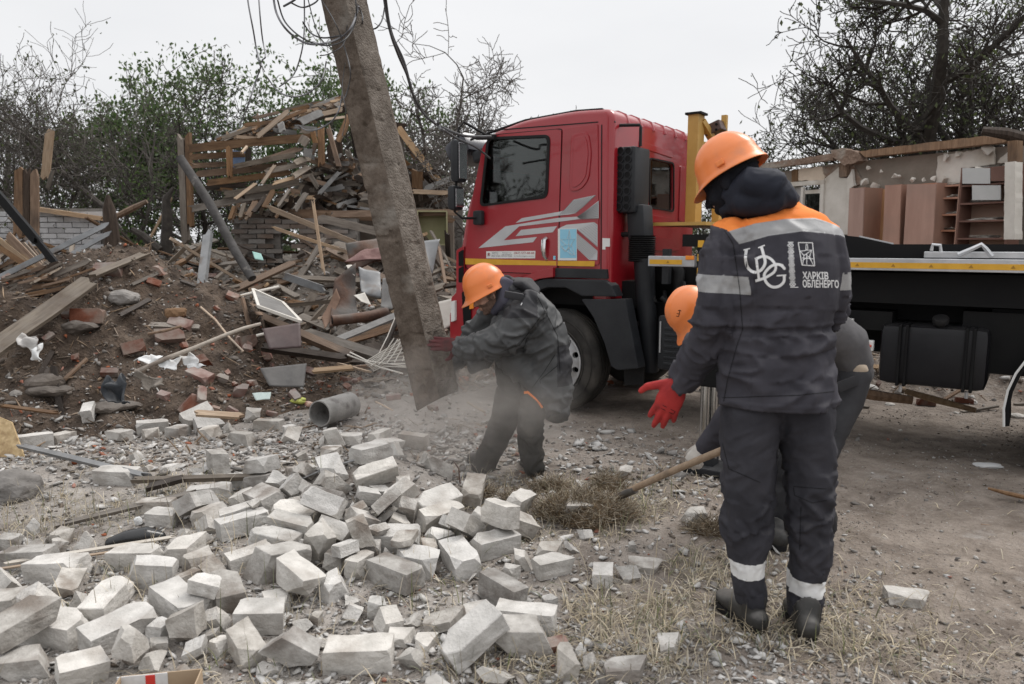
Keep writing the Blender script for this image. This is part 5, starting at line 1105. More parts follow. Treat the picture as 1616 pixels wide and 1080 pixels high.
shoe(pC, (1318, 838), (1285, 832), W3((1304, 825, dC)), w=.05); shoe(pC, (1240, 872), (1205, 862), W3((1228, 850, dC)), w=.05)
# ============================================================ pole, wires, shovel
dP = dA - .06
pole_r = empty('utility_pole', tuple(at(690, 625, dP)), 0, 'slanting weathered concrete pole with loose wires, held above the dust by the crouching man', 'utility pole')
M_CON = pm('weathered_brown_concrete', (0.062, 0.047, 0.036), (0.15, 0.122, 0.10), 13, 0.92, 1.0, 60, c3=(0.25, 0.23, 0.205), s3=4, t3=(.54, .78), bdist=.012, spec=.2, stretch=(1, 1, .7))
P0, P1 = at(690, 628, dP), at(533, -40, dP + .10); ax = (P1 - P0).normalized(); P1 = P0 + ax * 6.2
def make_pole():
    k = sc_(dP); bm = bmesh.new(); n = 60; rings = []; u = Vector((0, -1, 0)); u = (u - ax * u.dot(ax)).normalized(); s = u.cross(ax) * -1
    if s.x < 0: s = -s
    prof = [(-.150, .10), (-.142, -.115), (.035, -.128), (.152, .02), (.150, .12), (-.12, .14)]      # right side chamfered: two faces are seen
    for i in range(n + 1):
        t = i / n * (P1 - P0).length; w = 1.0 - .030 * t; ring_ = []
        for j, (a, b) in enumerate(prof):
            aa, bb = a * w * .94, b * w
            e = 0.0
            if i == 0: e = .09 * float(vnoise(j * 1.7, 3)) + (a * .25) - .01
            q = P0 + ax * (t + e) + s * aa + u * (-bb); ring_.append(bm.verts.new(q - pole_r.location))
        rings.append(ring_)
    m = len(prof)
    for i in range(n):
        for j in range(m): bm.faces.new((rings[i][j], rings[i][(j + 1) % m], rings[i + 1][(j + 1) % m], rings[i + 1][j]))
    bm.faces.new(rings[0][::-1]); bm.faces.new(rings[-1]); bmesh.ops.recalc_face_normals(bm, faces=bm.faces)
    me = bpy.data.meshes.new('pole_shaft'); bm.to_mesh(me); bm.free(); o = link('pole_shaft', me, M_CON, pole_r); me.materials.append(pm('rough_concrete_sunlit_tone_face', (0.11, 0.091, 0.075), (0.215, 0.188, 0.162), 16, 0.95, 1.2, 75, c3=(0.085, 0.07, 0.058), s3=5, t3=(.5, .7), bdist=.015, spec=.15))
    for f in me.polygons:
        if f.normal.dot(s) > .35 and f.normal.y < -.2: f.material_index = 1  # rough right face; its lighter colour paints in sunlight coming from the right
    md = o.modifiers.new('b', 'BEVEL'); md.width = .008; md.segments = 2; md.limit_method = 'ANGLE'; md.angle_limit = R(25)
    md = o.modifiers.new('s', 'SUBSURF'); md.subdivision_type = 'SIMPLE'; md.levels = 4; md.render_levels = 4
    bpy.context.view_layer.update(); m2 = bpy.data.meshes.new_from_object(o.evaluated_get(bpy.context.evaluated_depsgraph_get())); o.modifiers.clear(); o.data = m2
    nv = len(m2.vertices); V = np.empty(nv * 3); m2.vertices.foreach_get('co', V); V = V.reshape(-1, 3); N_ = np.empty(nv * 3); m2.vertices.foreach_get('normal', N_); N_ = N_.reshape(-1, 3)
    pits = -np.clip(vn3(V * 26) - .22, 0, 1) * .05; V += N_ * (.004 * vn3(V * 5) + .004 * vn3(V * 22) + pits)[:, None]; m2.vertices.foreach_set('co', V.ravel()); m2.update()
    m2.polygons.foreach_set('use_smooth', [True] * len(m2.polygons)); m2.set_sharp_from_angle(angle=R(24)); return o
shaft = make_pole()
M_WIR = pm('weathered_cable', (0.03, 0.03, 0.032), (0.09, 0.09, 0.095), 10, 0.6, .1)
M_WIRL = pm('bare_aluminium_wire', (0.10, 0.10, 0.11), (0.22, 0.22, 0.23), 10, 0.5, .1, metal=.4)
def wire(pts, d0, d1, r, mat=M_WIR, name='wire', n=6):
    P = smooth_line(pts, 6); m = len(P); Q = [at(p[0], p[1], d0 + (d1 - d0) * i / (m - 1) + .05 * math.sin(i * .5)) - pole_r.location for i, p in enumerate(P)]
    return MB().tube(Q, r, n).build(name, mat, pole_r, smooth=True)
W_ = [([(389, -40), (391, 0), (400, 50), (405, 80), (411, 104), (414, 95), (419, 88), (414, 60), (410, 20), (406, -40)], 5.2, 5.2, .0065), ([(412, 104), (400, 140), (390, 170), (377, 201)], 5.2, 5.3, .0065),
      ([(430, -20), (436, 20), (455, 50), (485, 69), (515, 68), (540, 58), (556, 40), (566, 10)], 4.6, 4.65, .008), ([(438, 0), (450, 35), (480, 62), (515, 72), (545, 62), (562, 30), (560, -10)], 4.6, 4.66, .006),
      ([(480, -20), (480, 50), (474, 90), (462, 120), (441, 137)], 4.9, 5.0, .0055), ([(484, -10), (494, 30), (505, 60), (523, 76)], 4.6, 4.7, .004),
      ([(478, 35), (490, 52), (510, 60), (540, 56)], 4.6, 4.65, .006), ([(448, 10), (465, 0), (470, -8)], 4.7, 4.7, .008), ([(460, 5), (478, 12), (498, 4), (506, -8)], 4.7, 4.7, .006),
      ([(420, 120), (440, 145), (465, 153), (490, 145), (508, 125), (515, 97)], 4.8, 4.9, .006), ([(500, -10), (520, 20), (535, 50), (548, 90), (553, 120), (546, 150), (540, 158)], 4.62, 4.66, .0045),
      ([(470, 198), (485, 206), (505, 203), (525, 190), (536, 170), (541, 140)], 4.7, 4.72, .0055), ([(565, 8), (572, 25), (573, 38), (590, 46), (602, 34), (607, 12)], 4.7, 5.0, .006),
      ([(545, 100), (540, 140), (546, 180), (540, 215)], 4.64, 4.64, .003), ([(548, 40), (542, 70), (520, 85), (505, 88)], 4.62, 4.62, .004)]
for k, (p, a, b, r) in enumerate(W_): wire(p, a, b, r * .82, M_WIRL if k in (0, 1, 2, 4, 9, 11) else M_WIR)
wire([(603, -30), (612, 30), (620, 60), (636, 95), (646, 130), (656, 160), (672, 183), (690, 197), (730, 214), (775, 216)], 4.9, 6.9, .012); wire([(606, -20), (615, 45), (628, 85), (643, 120), (651, 148), (668, 178), (690, 198), (720, 218), (750, 232), (773, 250)], 4.9, 6.8, .010)
wire([(691, 192), (694, 203), (700, 206)], 5.3, 5.3, .010)
# gloves of the pushing man, now that the pole stands
kx = lambda px, py, dd: at(px, py, dP + dd)
hand(pA, kx(722, 544, -.12), Vector((-1, -.05, .02)), Vector((-.15, .95, .0)), 1.10, ((6, 8, 6), (8, 10, 8), (8, 10, 8), (8, 12, 8)), 3, -1, M_MGLV, (62, 20))
hand(pA, kx(690, 578, .26), Vector((-1, -.05, .05)), Vector((0, -1, 0)), 1.08, ((25, 60, 30), (25, 60, 30), (25, 60, 30), (25, 60, 30)), 3, 1, M_MGLV, (50, 20))
hand_up = None
shoe(pA, (853, 754), (836, 738), W3((841, 738, dA - .1)), w=.052); shoe(pA, (770, 746), (750, 731), W3((762, 736, dA + .06)), w=.05)
# shovel
blade_p = hit(956, 806) + Vector((0, 0, .05)); hpt = at(1092, 733, dC - .22); top = hpt + (hpt - blade_p).normalized() * .75
shv = empty('shovel', tuple(blade_p), 0, 'wooden-handled shovel pushed into the dry turf by the bent man', 'shovel')
dirS = (hpt - blade_p).normalized(); L0 = Vector((0, 0, 0))
pts = [L0 + dirS * t + Vector((0, 0, .01 * math.sin(t * 3))) for t in np.linspace(.16, (top - blade_p).length, 12)]
MB().tube(pts, .0185, 12).build('handle', pm('worn_ash_wood', (.24, .165, .105), (.36, .27, .19), 8, .7, .3, 60, stretch=(4, 4, 1), c3=(.16, .12, .09), s3=4), shv, smooth=True)
M_STL = pm('worn_steel', (.10, .095, .09), (.22, .21, .20), 8, .45, .3, 50, metal=.7, c3=(.12, .07, .04), s3=6, dust=.5)
MB().tube([L0 + dirS * t for t in (.02, .10, .20, .27)], [.012, .020, .023, .022], 12).build('socket', M_STL, shv, smooth=True)
sd = Vector((0, 0, 1)).cross(dirS).normalized(); nn = dirS.cross(sd)
mb = MB(); V = []; nu, nv = 8, 8
for i in range(nv + 1):
    t = i / nv; w = .105 * (1 - max(0, t - .55) ** 2 * 3.2)
    for k in range(nu + 1):
        s = (k / nu - .5) * 2; V.append(-dirS * (t * .27 - .03) + sd * s * w + nn * (.03 * s * s - .01))
F = [(i * (nu + 1) + k, i * (nu + 1) + k + 1, (i + 1) * (nu + 1) + k + 1, (i + 1) * (nu + 1) + k) for i in range(nv) for k in range(nu)]
bl = mb.add(V, F).build('blade', M_STL, shv, smooth=True); md = bl.modifiers.new('s', 'SOLIDIFY'); md.thickness = .003
hand(pC, at(1110, 706, dC - .20), (hpt - at(1110, 704, dC - .20)) + Vector((-.02, 0, -.01)), Vector((.3, .7, -.5)), 1.08, ((55, 65, 40),) * 4, 2, 1, M_WGLV, (45, 50))
hand(pC, at(1183, 684, dC + .02), Vector((-.5, -.3, -.5)), Vector((.0, -.8, -.3)), 1.05, ((55, 65, 40),) * 4, 2, 1, M_WGLV, (45, 50))
# ============================================================ wood
def wood(name, a, b, dust=.25, c3=None, rnd=.35): return pm(name, a, b, 7, .85, .6, 22, stretch=(5, 5, .55), dust=dust, c3=c3, s3=2.5, t3=(.52, .75), rnd=rnd, bdist=.006, spec=.2, distort=.6)
M_WBR = wood('brown_timber', (.135, .078, .045), (.26, .165, .10), .2, (.09, .065, .05))
M_WGR = wood('grey_weathered_timber', (.125, .10, .080), (.25, .213, .172), .35, (.10, .075, .058))
M_WDK = wood('dark_timber', (.028, .020, .015), (.075, .055, .043), .2)
M_WPL = wood('pale_timber', (.30, .20, .125), (.46, .345, .235), .15, (.24, .19, .15))
M_RBR = pm('red_brick_clay', (.13, .052, .036), (.22, .095, .065), 9, .9, .6, 40, c3=(.24, .20, .17), s3=4, t3=(.44, .64), rnd=.4, dust=.55, bdist=.006, spec=.2)
M_WBD = pm('dirty_silicate_brick', (.26, .24, .215), (.50, .475, .44), 11, .94, .9, 70, c3=(.20, .17, .145), s3=6, t3=(.48, .66), rnd=.2, bdist=.006, spec=.2)
M_WBK = pm('white_silicate_brick', (.37, .352, .325), (.585, .56, .525), 9, .92, .9, 70, c3=(.30, .27, .24), s3=5, t3=(.52, .72), rnd=.13, bdist=.006, spec=.2)
M_RBW = pm('plaster_smeared_brick', (.13, .095, .075), (.20, .15, .12), 6, .9, .6, 40, c3=(.19, .175, .16), s3=1.6, t3=(.40, .56), rnd=.35, dust=.2, bdist=.006, spec=.2)
M_MOR = pm('dirty_mortar', (.16, .145, .13), (.26, .24, .22), 8, .95, .6, 30)
M_PLS = pm('old_white_plaster', (.50, .47, .42), (.64, .61, .56), 3, .9, .3, 30, c3=(.36, .31, .25), s3=1.8, t3=(.52, .74), dust=.1)
M_PLB = pm('bare_beige_render', (.175, .148, .12), (.26, .225, .19), 2.2, .95, .5, 24, c3=(.20, .15, .115), s3=1.5, t3=(.52, .7))
M_CHP = pm('laminated_chipboard', (.33, .165, .11), (.42, .225, .155), 3, .6, .1, 30, stretch=(3, 3, .4), rnd=.12, c3=(.30, .17, .12), s3=1)
M_CHD = pm('dark_chipboard', (.13, .065, .048), (.19, .10, .075), 3, .7, .1, dust=.4)
M_RST = pm('rusty_sheet_steel', (.065, .036, .026), (.16, .085, .055), 6, .8, .5, 30, metal=.3, c3=(.10, .095, .09), s3=3, dust=.3)
M_GST = pm('grey_galvanised_steel', (.14, .145, .15), (.26, .265, .27), 5, .55, .2, metal=.4, dust=.35, c3=(.12, .09, .07), s3=4, t3=(.55, .7))
M_SLT = pm('grey_slate_sheet', (.13, .125, .12), (.24, .235, .225), 5, .9, .4, 30, rnd=.25, dust=.2)
_rp = random.Random(11)
def plank_mesh(L_, w, t, seed, rag=1.0, warp=0.0):
    """a board along local z with splintered ends"""
    r = random.Random(seed); n = 4; V = []; segs = 4
    for i in range(segs + 1):
        z = (i / segs - .5) * L_; wz = warp * (1 - (2 * i / segs - 1) ** 2)
        for k in range(n): 
            x = (k / (n - 1) - .5) * w
            j = (r.uniform(-1, .4) * min(.08, L_ * .1) * rag) if i in (0, segs) else 0
            zz = z + (j if i == segs else -j); e = r.uniform(-.03, .03) * w
            V.append((x + e * (k in (0, 3)), -t / 2 + wz, zz)); V.append((x + e * (k in (0, 3)), t / 2 + wz, zz))
    F = []; row = 2 * n
    for i in range(segs):
        for k in range(n - 1):
            a = i * row + 2 * k; F.append((a, a + 2, a + 2 + row, a + row)); F.append((a + 1, a + 1 + row, a + 3 + row, a + 3))
        a = i * row; F.append((a, a + row, a + row + 1, a + 1)); a = i * row + 2 * (n - 1); F.append((a, a + 1, a + 1 + row, a + row))
    for i in (0, segs):
        for k in range(n - 1): a = i * row + 2 * k; F.append((a, a + 1, a + 3, a + 2) if i == 0 else (a, a + 2, a + 3, a + 1))
    return mesh_np('board', np.array(V), F)
PM = [plank_mesh(1, 1, 1, s, 1) for s in range(0)]
def board_at(name, A, B, w, t, mat, parent=None, face=(0, -1, 0), seed=None, rag=1.0, warp=0.0):
    A, B = Vector(A), Vector(B); d = B - A; L_ = d.length; z = d / L_; y = Vector(face) * -1; y = (y - z * y.dot(z))
    if y.length < 1e-3: y = Vector((0, 0, 1)) - z * z.z
    y.normalize(); x = y.cross(z); c = (A + B) / 2
    o = link(name, plank_mesh(L_, w, t, _rp.randint(0, 9999) if seed is None else seed, rag, warp), mat); M = Matrix((x, y, z)).transposed().to_4x4(); M.translation = c
    if parent is not None: o.parent = parent; M.translation = c - parent.location
    o.matrix_local = M; return o
def bp(L2, d0, d1=None, name='plank', w=10, t=.03, mat=None, parent=None, sc=1.0, ox=0, oy=0, **k):
    (x0, y0), (x1, y1) = L2; d1 = d0 if d1 is None else d1; A = at(ox + x0 / sc, oy + y0 / sc, d0); B = at(ox + x1 / sc, oy + y1 / sc, d1)
    return board_at(name, A, B, w / sc / sc_((d0 + d1) / 2), t, mat, parent, **k)
# ============================================================ collapsed house
hs = empty('collapsed_house', (-4.4, 11.6, 0), 0, 'collapsed brick house with bare roof laths and splintered boards behind the rubble', 'house')
k7 = dict(sc=4.32, ox=270, oy=150)
# masonry with single bricks
def brick_wall(parent, A, B, z0, z1, mat, bl=.25, bh=.075, skip=lambda u, z: False, jit=.004, missing=.05, gap=.012, seed=1, fr=None, name='brick'):
    A, B = Vector(A), Vector(B); d = (B - A); L_ = d.length; d.normalize(); n = Vector((d.y, -d.x, 0)); r = random.Random(seed)
    me = []
    for k in range(4):
        bm = bmesh.new(); bmesh.ops.create_cube(bm, size=1)
        for v in bm.verts: v.co = Vector((v.co.x * (bl - gap), v.co.y * .11, v.co.z * (bh - gap))) + Vector((r.uniform(-1, 1), r.uniform(-1, 1), r.uniform(-1, 1))) * .004
        m = bpy.data.meshes.new('brick'); bm.to_mesh(m); bm.free(); m.materials.append(mat); me.append(m)
    rz = math.atan2(d.y, d.x); row = 0; z = z0 + bh / 2; cnt = 0
    while z < z1 - bh * .3:
        u = bl / 2 + (bl / 2 if row % 2 else 0)
        while u < L_ - bl * .3:
            if not skip(u, z) and r.random() > missing:
                o = bpy.data.objects.new(name, r.choice(me)); COL.objects.link(o); o.parent = parent
                p = A + d * u + n * (.035 + r.uniform(-jit, jit)); o.location = Vector((p.x, p.y, z)) - parent.location; o.rotation_euler = (0, r.uniform(-.01, .01), rz + r.uniform(-.01, .01)); cnt += 1
            u += bl
        z += bh; row += 1
    return cnt
wA, wB = at(368, 400, 11.3), at(566, 400, 11.6); zt = at(400, 344, 11.3).z; z0 = 0.95
def skipw(u, z): 
    X = wA.x + (wB.x - wA.x) * u / (wB - wA).length; px = 808 + X / 11.4 * FPX * 1.0; return (440 < px < 473 and z < at(0, 362, 11.4).z)
MB().bar((wA.x, wA.y + .12, (z0 + zt) / 2 - .25), (at(440, 400, 11.4).x, 11.55, (z0 + zt) / 2 - .25), .2, zt - z0 + .5).build('wall_core', M_MOR, hs, origin=hs.location).location = (0, 0, 0)
for (a, b) in (((440, 400), (473, 362)),):
    pass
xa, xb = at(473, 400, 11.45).x, wB.x
MB().box(((xa + xb) / 2, 11.62, (z0 + zt) / 2 - .25), (xb - xa, .2, zt - z0 + .5)).build('wall_core', M_MOR, hs, origin=hs.location).location = (0, 0, 0)
xa2 = at(440, 400, 11.4).x; MB().box(((xa + xa2) / 2, 11.58, zt - .06), (xa - xa2 + .02, .18, .16)).build('window_lintel', M_WDK, hs, origin=hs.location).location = (0, 0, 0)
brick_wall(hs, (wA.x, wA.y - .0, 0), (wB.x, wB.y - .02, 0), z0, zt, M_RBW, skip=skipw, missing=.06, seed=5)
xr0, xr1 = at(560, 400, 12).x, at(712, 400, 12).x
MB().box(((xr0 + xr1) / 2, 12.6, 1.35), (xr1 - xr0, .25, 1.6)).build('side_wall', M_PLB, hs, origin=hs.location).location = (0, 0, 0)
MB().box(((wA.x + xr1) / 2 + .3, 13.4, 1.6), (xr1 - wA.x - .4, .2, 2.2)).build('rear_wall', M_MOR, hs, origin=hs.location).location = (0, 0, 0)
# attic floor and dark gable boards
for k in range(9):
    u = k / 8; bp(((490 + 195 * u, 345), (500 + 150 * u + (20 if k % 2 else -10), 190 + abs(u - .45) * 170)), 12.9 + .1 * (k % 2), 12.9, w=25, t=.03, mat=M_WDK, parent=hs)
bp(((455, 338), (716, 345)), 11.7, 12.0, 'floor_beam', w=14, t=.2, mat=M_WBR, parent=hs); bp(((380, 345), (560, 340)), 12.4, 12.6, 'floor_beam', w=12, t=.2, mat=M_WDK, parent=hs)
for (l, w, m, d) in [(((95, 370), (960, 290)), 52, M_WBR, 11.2), (((125, 425), (510, 405)), 38, M_WBR, 11.2), (((140, 483), (380, 470)), 34, M_WBR, 11.22), (((175, 542), (820, 478)), 44, M_WBR, 11.2), (((215, 605), (820, 525)), 40, M_WBR, 11.15),
    (((345, 685), (900, 590)), 42, M_WGR, 11.1), (((110, 782), (700, 672)), 44, M_WGR, 11.05), (((420, 492), (850, 408)), 34, M_WGR, 11.1), (((560, 470), (885, 362)), 36, M_WBR, 11.25), (((840, 465), (945, 432)), 40, M_WGR, 11.1), (((640, 522), (925, 462)), 36, M_WGR, 11.12),
    (((690, 605), (900, 552)), 22, M_WPL, 11.0), (((830, 560), (940, 490)), 40, M_WGR, 11.1), (((210, 640), (520, 612)), 30, M_WDK, 11.3)]: bp(l, d, d + .35, w=w, t=.028, mat=m, parent=hs, warp=_rp.uniform(-.05, .05), **k7)
for (l, w, m) in [(((72, 275), (100, 1010)), 42, M_WGR), (((118, 270), (135, 900)), 30, M_WBR), (((395, 350), (402, 560)), 28, M_WBR), (((525, 360), (530, 490)), 26, M_WDK)]: bp(l, 11.3, 11.3, 'post', w=w, t=.1, mat=m, parent=hs, **k7)
# loose blue cloth seen between the laths
MB().box(at(376, 252, 11.6) - hs.location, (.2, .02, .26), (0, .1, 0)).build('blue_cloth', pm('faded_blue_cloth', (.13, .2, .36), (.25, .34, .5), 8, .9, .3), hs)
# roof laths climbing to the ridge
rr_ = random.Random(3)
for (l, w, m, d) in [(((345, 300), (560, 222)), 24, M_WGR, 11.4), (((500, 205), (710, 184)), 24, M_WBR, 11.5), (((560, 160), (742, 118)), 20, M_WBR, 11.7), (((690, 196), (930, 100)), 22, M_WBR, 11.7), (((590, 285), (805, 105)), 30, M_WPL, 11.3), (((800, 112), (1172, 18)), 20, M_WBR, 12.2),
    (((800, 135), (1180, 62)), 22, M_WPL, 12.1), (((1010, 135), (1172, 98)), 30, M_WPL, 12.0), (((740, 110), (1010, 48)), 18, M_WGR, 12.2), (((940, 105), (1150, 22)), 40, M_SLT, 12.2), (((870, 190), (1030, 118)), 50, M_SLT, 11.7), (((760, 255), (745, 190)), 44, M_SLT, 11.4),
    (((440, 285), (640, 300)), 20, M_WPL, 11.35), (((560, 240), (600, 200)), 28, M_WBR, 11.5), (((830, 215), (1000, 235)), 26, M_SLT, 11.6), (((355, 310), (500, 250)), 18, M_WGR, 11.6), (((380, 290), (520, 262)), 18, M_WPL, 11.7), (((880, 240), (1000, 270)), 34, M_WGR, 11.5),
    (((700, 240), (860, 260)), 30, M_SLT, 11.5), (((640, 250), (720, 210)), 20, M_WDK, 11.5), (((1040, 170), (1190, 150)), 16, M_WPL, 12.0), (((1150, 30), (1420, 250)), 40, M_WGR, 12.4), (((1190, 30), (1500, 330)), 30, M_WBR, 12.5), (((1230, 60), (1460, 290)), 60, M_WDK, 12.7), (((1200, 100), (1500, 400)), 70, M_WDK, 12.8)]: bp(l, d, d + .3, w=w, t=.025, mat=m, parent=hs, **k7)
bp(((350, 330), (1172, 60)), 12.35, 13.0, 'roof_underlay', w=110, t=.02, mat=M_WDK, parent=hs, **k7)
for i in range(96):
    u = rr_.random(); x = 350 + 820 * u; y = 295 - 265 * u + rr_.uniform(-12, 60); L_ = rr_.uniform(60, 210); a = rr_.gauss(-.30, .10) if i % 5 else rr_.gauss(-.3, .6)
    bp(((x - L_ / 2 * math.cos(a), y - L_ / 2 * math.sin(a)), (x + L_ / 2 * math.cos(a), y + L_ / 2 * math.sin(a))), 11.6 + u * .7, 11.8 + u * .8, w=rr_.uniform(12, 26), t=.022, mat=rr_.choice((M_WBR, M_WBR, M_WGR, M_WPL, M_SLT)), parent=hs, **k7)
for (l, w, m, d) in [(((1022, 205), (1026, 485)), 40, M_WBR, 11.6), (((1068, 215), (1150, 505)), 30, M_WBR, 11.7), (((1212, 140), (1135, 322)), 30, M_WBR, 11.6), (((965, 250), (985, 330)), 30, M_WBR, 11.5), (((985, 330), (960, 410)), 24, M_WBR, 11.5), (((925, 285), (890, 340)), 60, M_WGR, 11.3), (((905, 390), (960, 400)), 55, M_SLT, 11.3)]:
    bp(l, d, d, 'rafter', w=w, t=.06, mat=m, parent=hs, **k7)
k2 = dict(sc=2.993, ox=540, oy=0)
for (l, w, m, d) in [(((262, 600), (466, 872)), 30, M_WPL, 12.2), (((240, 590), (300, 600)), 26, M_WDK, 12.2), (((268, 630), (292, 830)), 34, M_WGR, 12.3), (((355, 800), (355, 892)), 50, M_WBR, 12.1), (((305, 700), (330, 720)), 26, M_WDK, 12.4), (((300, 650), (360, 780)), 24, M_WBR, 12.4), (((0, 640), (36, 545)), 22, M_WBR, 12.0),
    (((-60, 1012), (560, 1003)), 30, M_WBR, 11.5), (((330, 905), (500, 912)), 20, M_WPL, 11.5), (((340, 790), (400, 700)), 22, M_WDK, 12.4), (((395, 800), (470, 860)), 22, M_WDK, 12.4)]: bp(l, d, d + .1, 'rafter', w=w, t=.06, mat=m, parent=hs, **k2)
# broken stubs along the eaves and jumble in the open attic
for (l, w, m) in [(((632, 775), (700, 648)), 34, M_WBR), (((520, 835), (575, 728)), 36, M_WBR), (((470, 838), (500, 738)), 26, M_WGR), (((400, 852), (432, 758)), 24, M_WBR), (((728, 765), (812, 640)), 18, M_WGR), (((842, 790), (920, 672)), 34, M_WGR), (((560, 800), (640, 700)), 26, M_WDK), (((430, 715), (585, 598)), 20, M_WPL), (((610, 618), (706, 482)), 20, M_WPL), (((480, 395), (520, 350)), 14, M_WPL)]:
    bp(l, 10.9, 11.1, w=w, t=.03, mat=m, parent=hs, **k7)
for i in range(110):
    x = rr_.uniform(940, 1420); y = rr_.uniform(420, 770) + 20; L_ = rr_.uniform(60, 240); a = rr_.choice((rr_.gauss(.4, .3), rr_.gauss(-.2, .3), rr_.uniform(-1.6, 1.6)))
    bp(((x - L_ / 2 * math.cos(a), y - L_ / 2 * math.sin(a)), (x + L_ / 2 * math.cos(a), y + L_ / 2 * math.sin(a))), 11.5 + rr_.uniform(0, .8), 11.6 + rr_.uniform(0, .8), w=rr_.uniform(12, 40), t=.03, mat=rr_.choice((M_WBR, M_WGR, M_WDK, M_WDK, M_SLT, M_WGR)), parent=hs, **k7)
for i in range(46):
    x = rr_.uniform(560, 710); y = rr_.uniform(200 + abs(x - 610) * .9, 335); L_ = rr_.uniform(15, 60); a = rr_.choice((rr_.gauss(.9, .3), rr_.gauss(-.3, .4), rr_.uniform(-1.6, 1.6)))
    bp(((x - L_ / 2 * math.cos(a), y - L_ / 2 * math.sin(a)), (x + L_ / 2 * math.cos(a), y + L_ / 2 * math.sin(a))), 12.0 + rr_.uniform(0, .8), 12.1 + rr_.uniform(0, .8), w=rr_.uniform(3, 9), t=.03, mat=rr_.choice((M_WBR, M_WGR, M_WDK, M_WDK, M_SLT)), parent=hs)
for i in range(40):
    x = rr_.uniform(330, 900); y = rr_.uniform(640, 830); L_ = rr_.uniform(50, 170); a = rr_.choice((rr_.gauss(-.9, .4), rr_.gauss(.2, .3)))
    bp(((x - L_ / 2 * math.cos(a), y - L_ / 2 * math.sin(a)), (x + L_ / 2 * math.cos(a), y + L_ / 2 * math.sin(a))), 11.1 + rr_.uniform(0, .5), 11.2 + rr_.uniform(0, .5), w=rr_.uniform(12, 30), t=.03, mat=rr_.choice((M_WBR, M_WGR, M_WDK, M_WPL)), parent=hs, **k7)
lg = MB().tube([at(284, 249, 10.2), at(330, 320, 10.0), at(372, 398, 9.8), at(398, 440, 9.6)], [.058, .062, .06, .058], 12).build('leaning_pole', pm('peeling_dark_pole', (.035, .032, .03), (.085, .08, .078), 8, .85, .5, 30, c3=(.24, .22, .2), s3=7, t3=(.62, .75)), None, origin=at(398, 440, 9.6), smooth=True)
tag(lg, 'dark peeling round pole leaning on the left corner post of the ruined house', 'pole')
# ============================================================ white brick shed on the left
sh = empty('white_brick_shed', (-7.6, 12.2, 0), 0, 'low white brick shed wall with wooden top plate at the far left', 'shed')
sA, sB = at(-30, 380, 12.0), at(168, 380, 12.0); szt = at(60, 328, 12.0).z
MB().box(((sA.x + sB.x) / 2, 12.16, szt / 2), (sB.x - sA.x - .1, .2, szt - .02)).build('wall_core', M_MOR, sh, origin=sh.location).location = (0, 0, 0)
M_WBK2 = pm('whitewashed_brick', (.44, .44, .45), (.56, .56, .57), 7, .9, .4, 30, c3=(.32, .31, .30), s3=3, t3=(.55, .75), rnd=.15)
brick_wall(sh, (sA.x, 12.0, 0), (sB.x, 12.0, 0), .75, szt, M_WBK2, bl=.26, bh=.088, missing=.01, seed=8)
bp(((56, 330), (168, 346)), 11.9, 11.9, 'top_plate', w=7, t=.16, mat=M_WPL, parent=sh); bp(((56, 374), (168, 371)), 11.93, 11.93, 'steel_lintel', w=2.5, t=.02, mat=M_BLK, parent=sh)
def lone(o, label, cat, group=None, kind=None): return tag(o, label, cat, group, kind)
# ============================================================ ruined wall on the right
RA_, RB_ = Vector((4.45, 12.6, 0)), Vector((6.75, 8.0, 0)); RD = (RB_ - RA_).normalized(); RN = Vector((RD.y, -RD.x, 0))
if RN.dot(-RA_) < 0: RN = -RN
def wp(px, py, off=0.0):
    r = ray(px, py); k = r[0] / r[1]; o = RA_ + RN * off; u = (k * o.y - o.x) / (RD.x - k * RD.y); y = o.y + RD.y * u; return (u, CAM_H + r[2] / r[1] * y)
rw_ = empty('ruined_wall', tuple(RA_), math.atan2(RD.y, RD.x), 'long ruined wall with torn plaster and open window behind the truck bed', 'wall')
fs = 1 if Vector((-RD.y, RD.x, 0)).dot(RN) > 0 else -1
WM = lambda off: Matrix(((1, 0, 0, 0), (0, 0, fs, off * fs), (0, 1, 0, 0), (0, 0, 0, 1)))
kc = lambda L_, s=3.885, ox=1200, oy=180: [(ox + x / s, oy + y / s) for x, y in L_]
def wpoly(name, pts, mat, off=.0, th=.02, parent=rw_, crop=True):
    P = [wp(*p, off) for p in (kc(pts) if crop else pts)]; return MB().prism(P, th, WM(off)).build(name, mat, parent)
uend = wp(1640, 300)[0] + .6
def ragged(pts, amp=5, seg=14, seed=0):
    r = random.Random(seed); out = []
    for i in range(len(pts)):
        a = pts[i]; b = pts[(i + 1) % len(pts)]; L_ = math.hypot(b[0] - a[0], b[1] - a[1]); n = max(1, int(L_ / seg)); out += [(a[0] + (b[0] - a[0]) * k / n + (r.uniform(-amp, amp) if k else 0), a[1] + (b[1] - a[1]) * k / n + (r.uniform(-amp, amp) if k else 0)) for k in range(n)]
    return out
ww = [wp(*p) for p in kc([(190, 420), (400, 410), (385, 640), (205, 640)])]
MB().prism([(-.3, 0), (ww[0][0], 0), (ww[0][0], 2.75), (-.3, 2.75)], .25, WM(-.27)).build('wall_bay', M_PLB, rw_)
MB().prism([(ww[1][0], 0), (uend, 0), (uend, wp(1640, 220)[1] - .05), (ww[1][0], 2.78)], .25, WM(-.27)).build('wall_bay', M_PLB, rw_)
MB().prism([(ww[0][0], ww[0][1]), (ww[1][0], ww[1][1]), (ww[1][0], 2.77), (ww[0][0], 2.76)], .25, WM(-.27)).build('window_head', M_PLB, rw_)
MB().prism([(ww[0][0], 0), (ww[1][0], 0), (ww[1][0], ww[2][1] - .35), (ww[0][0], ww[3][1] - .35)], .25, WM(-.27)).build('window_apron', M_PLB, rw_)
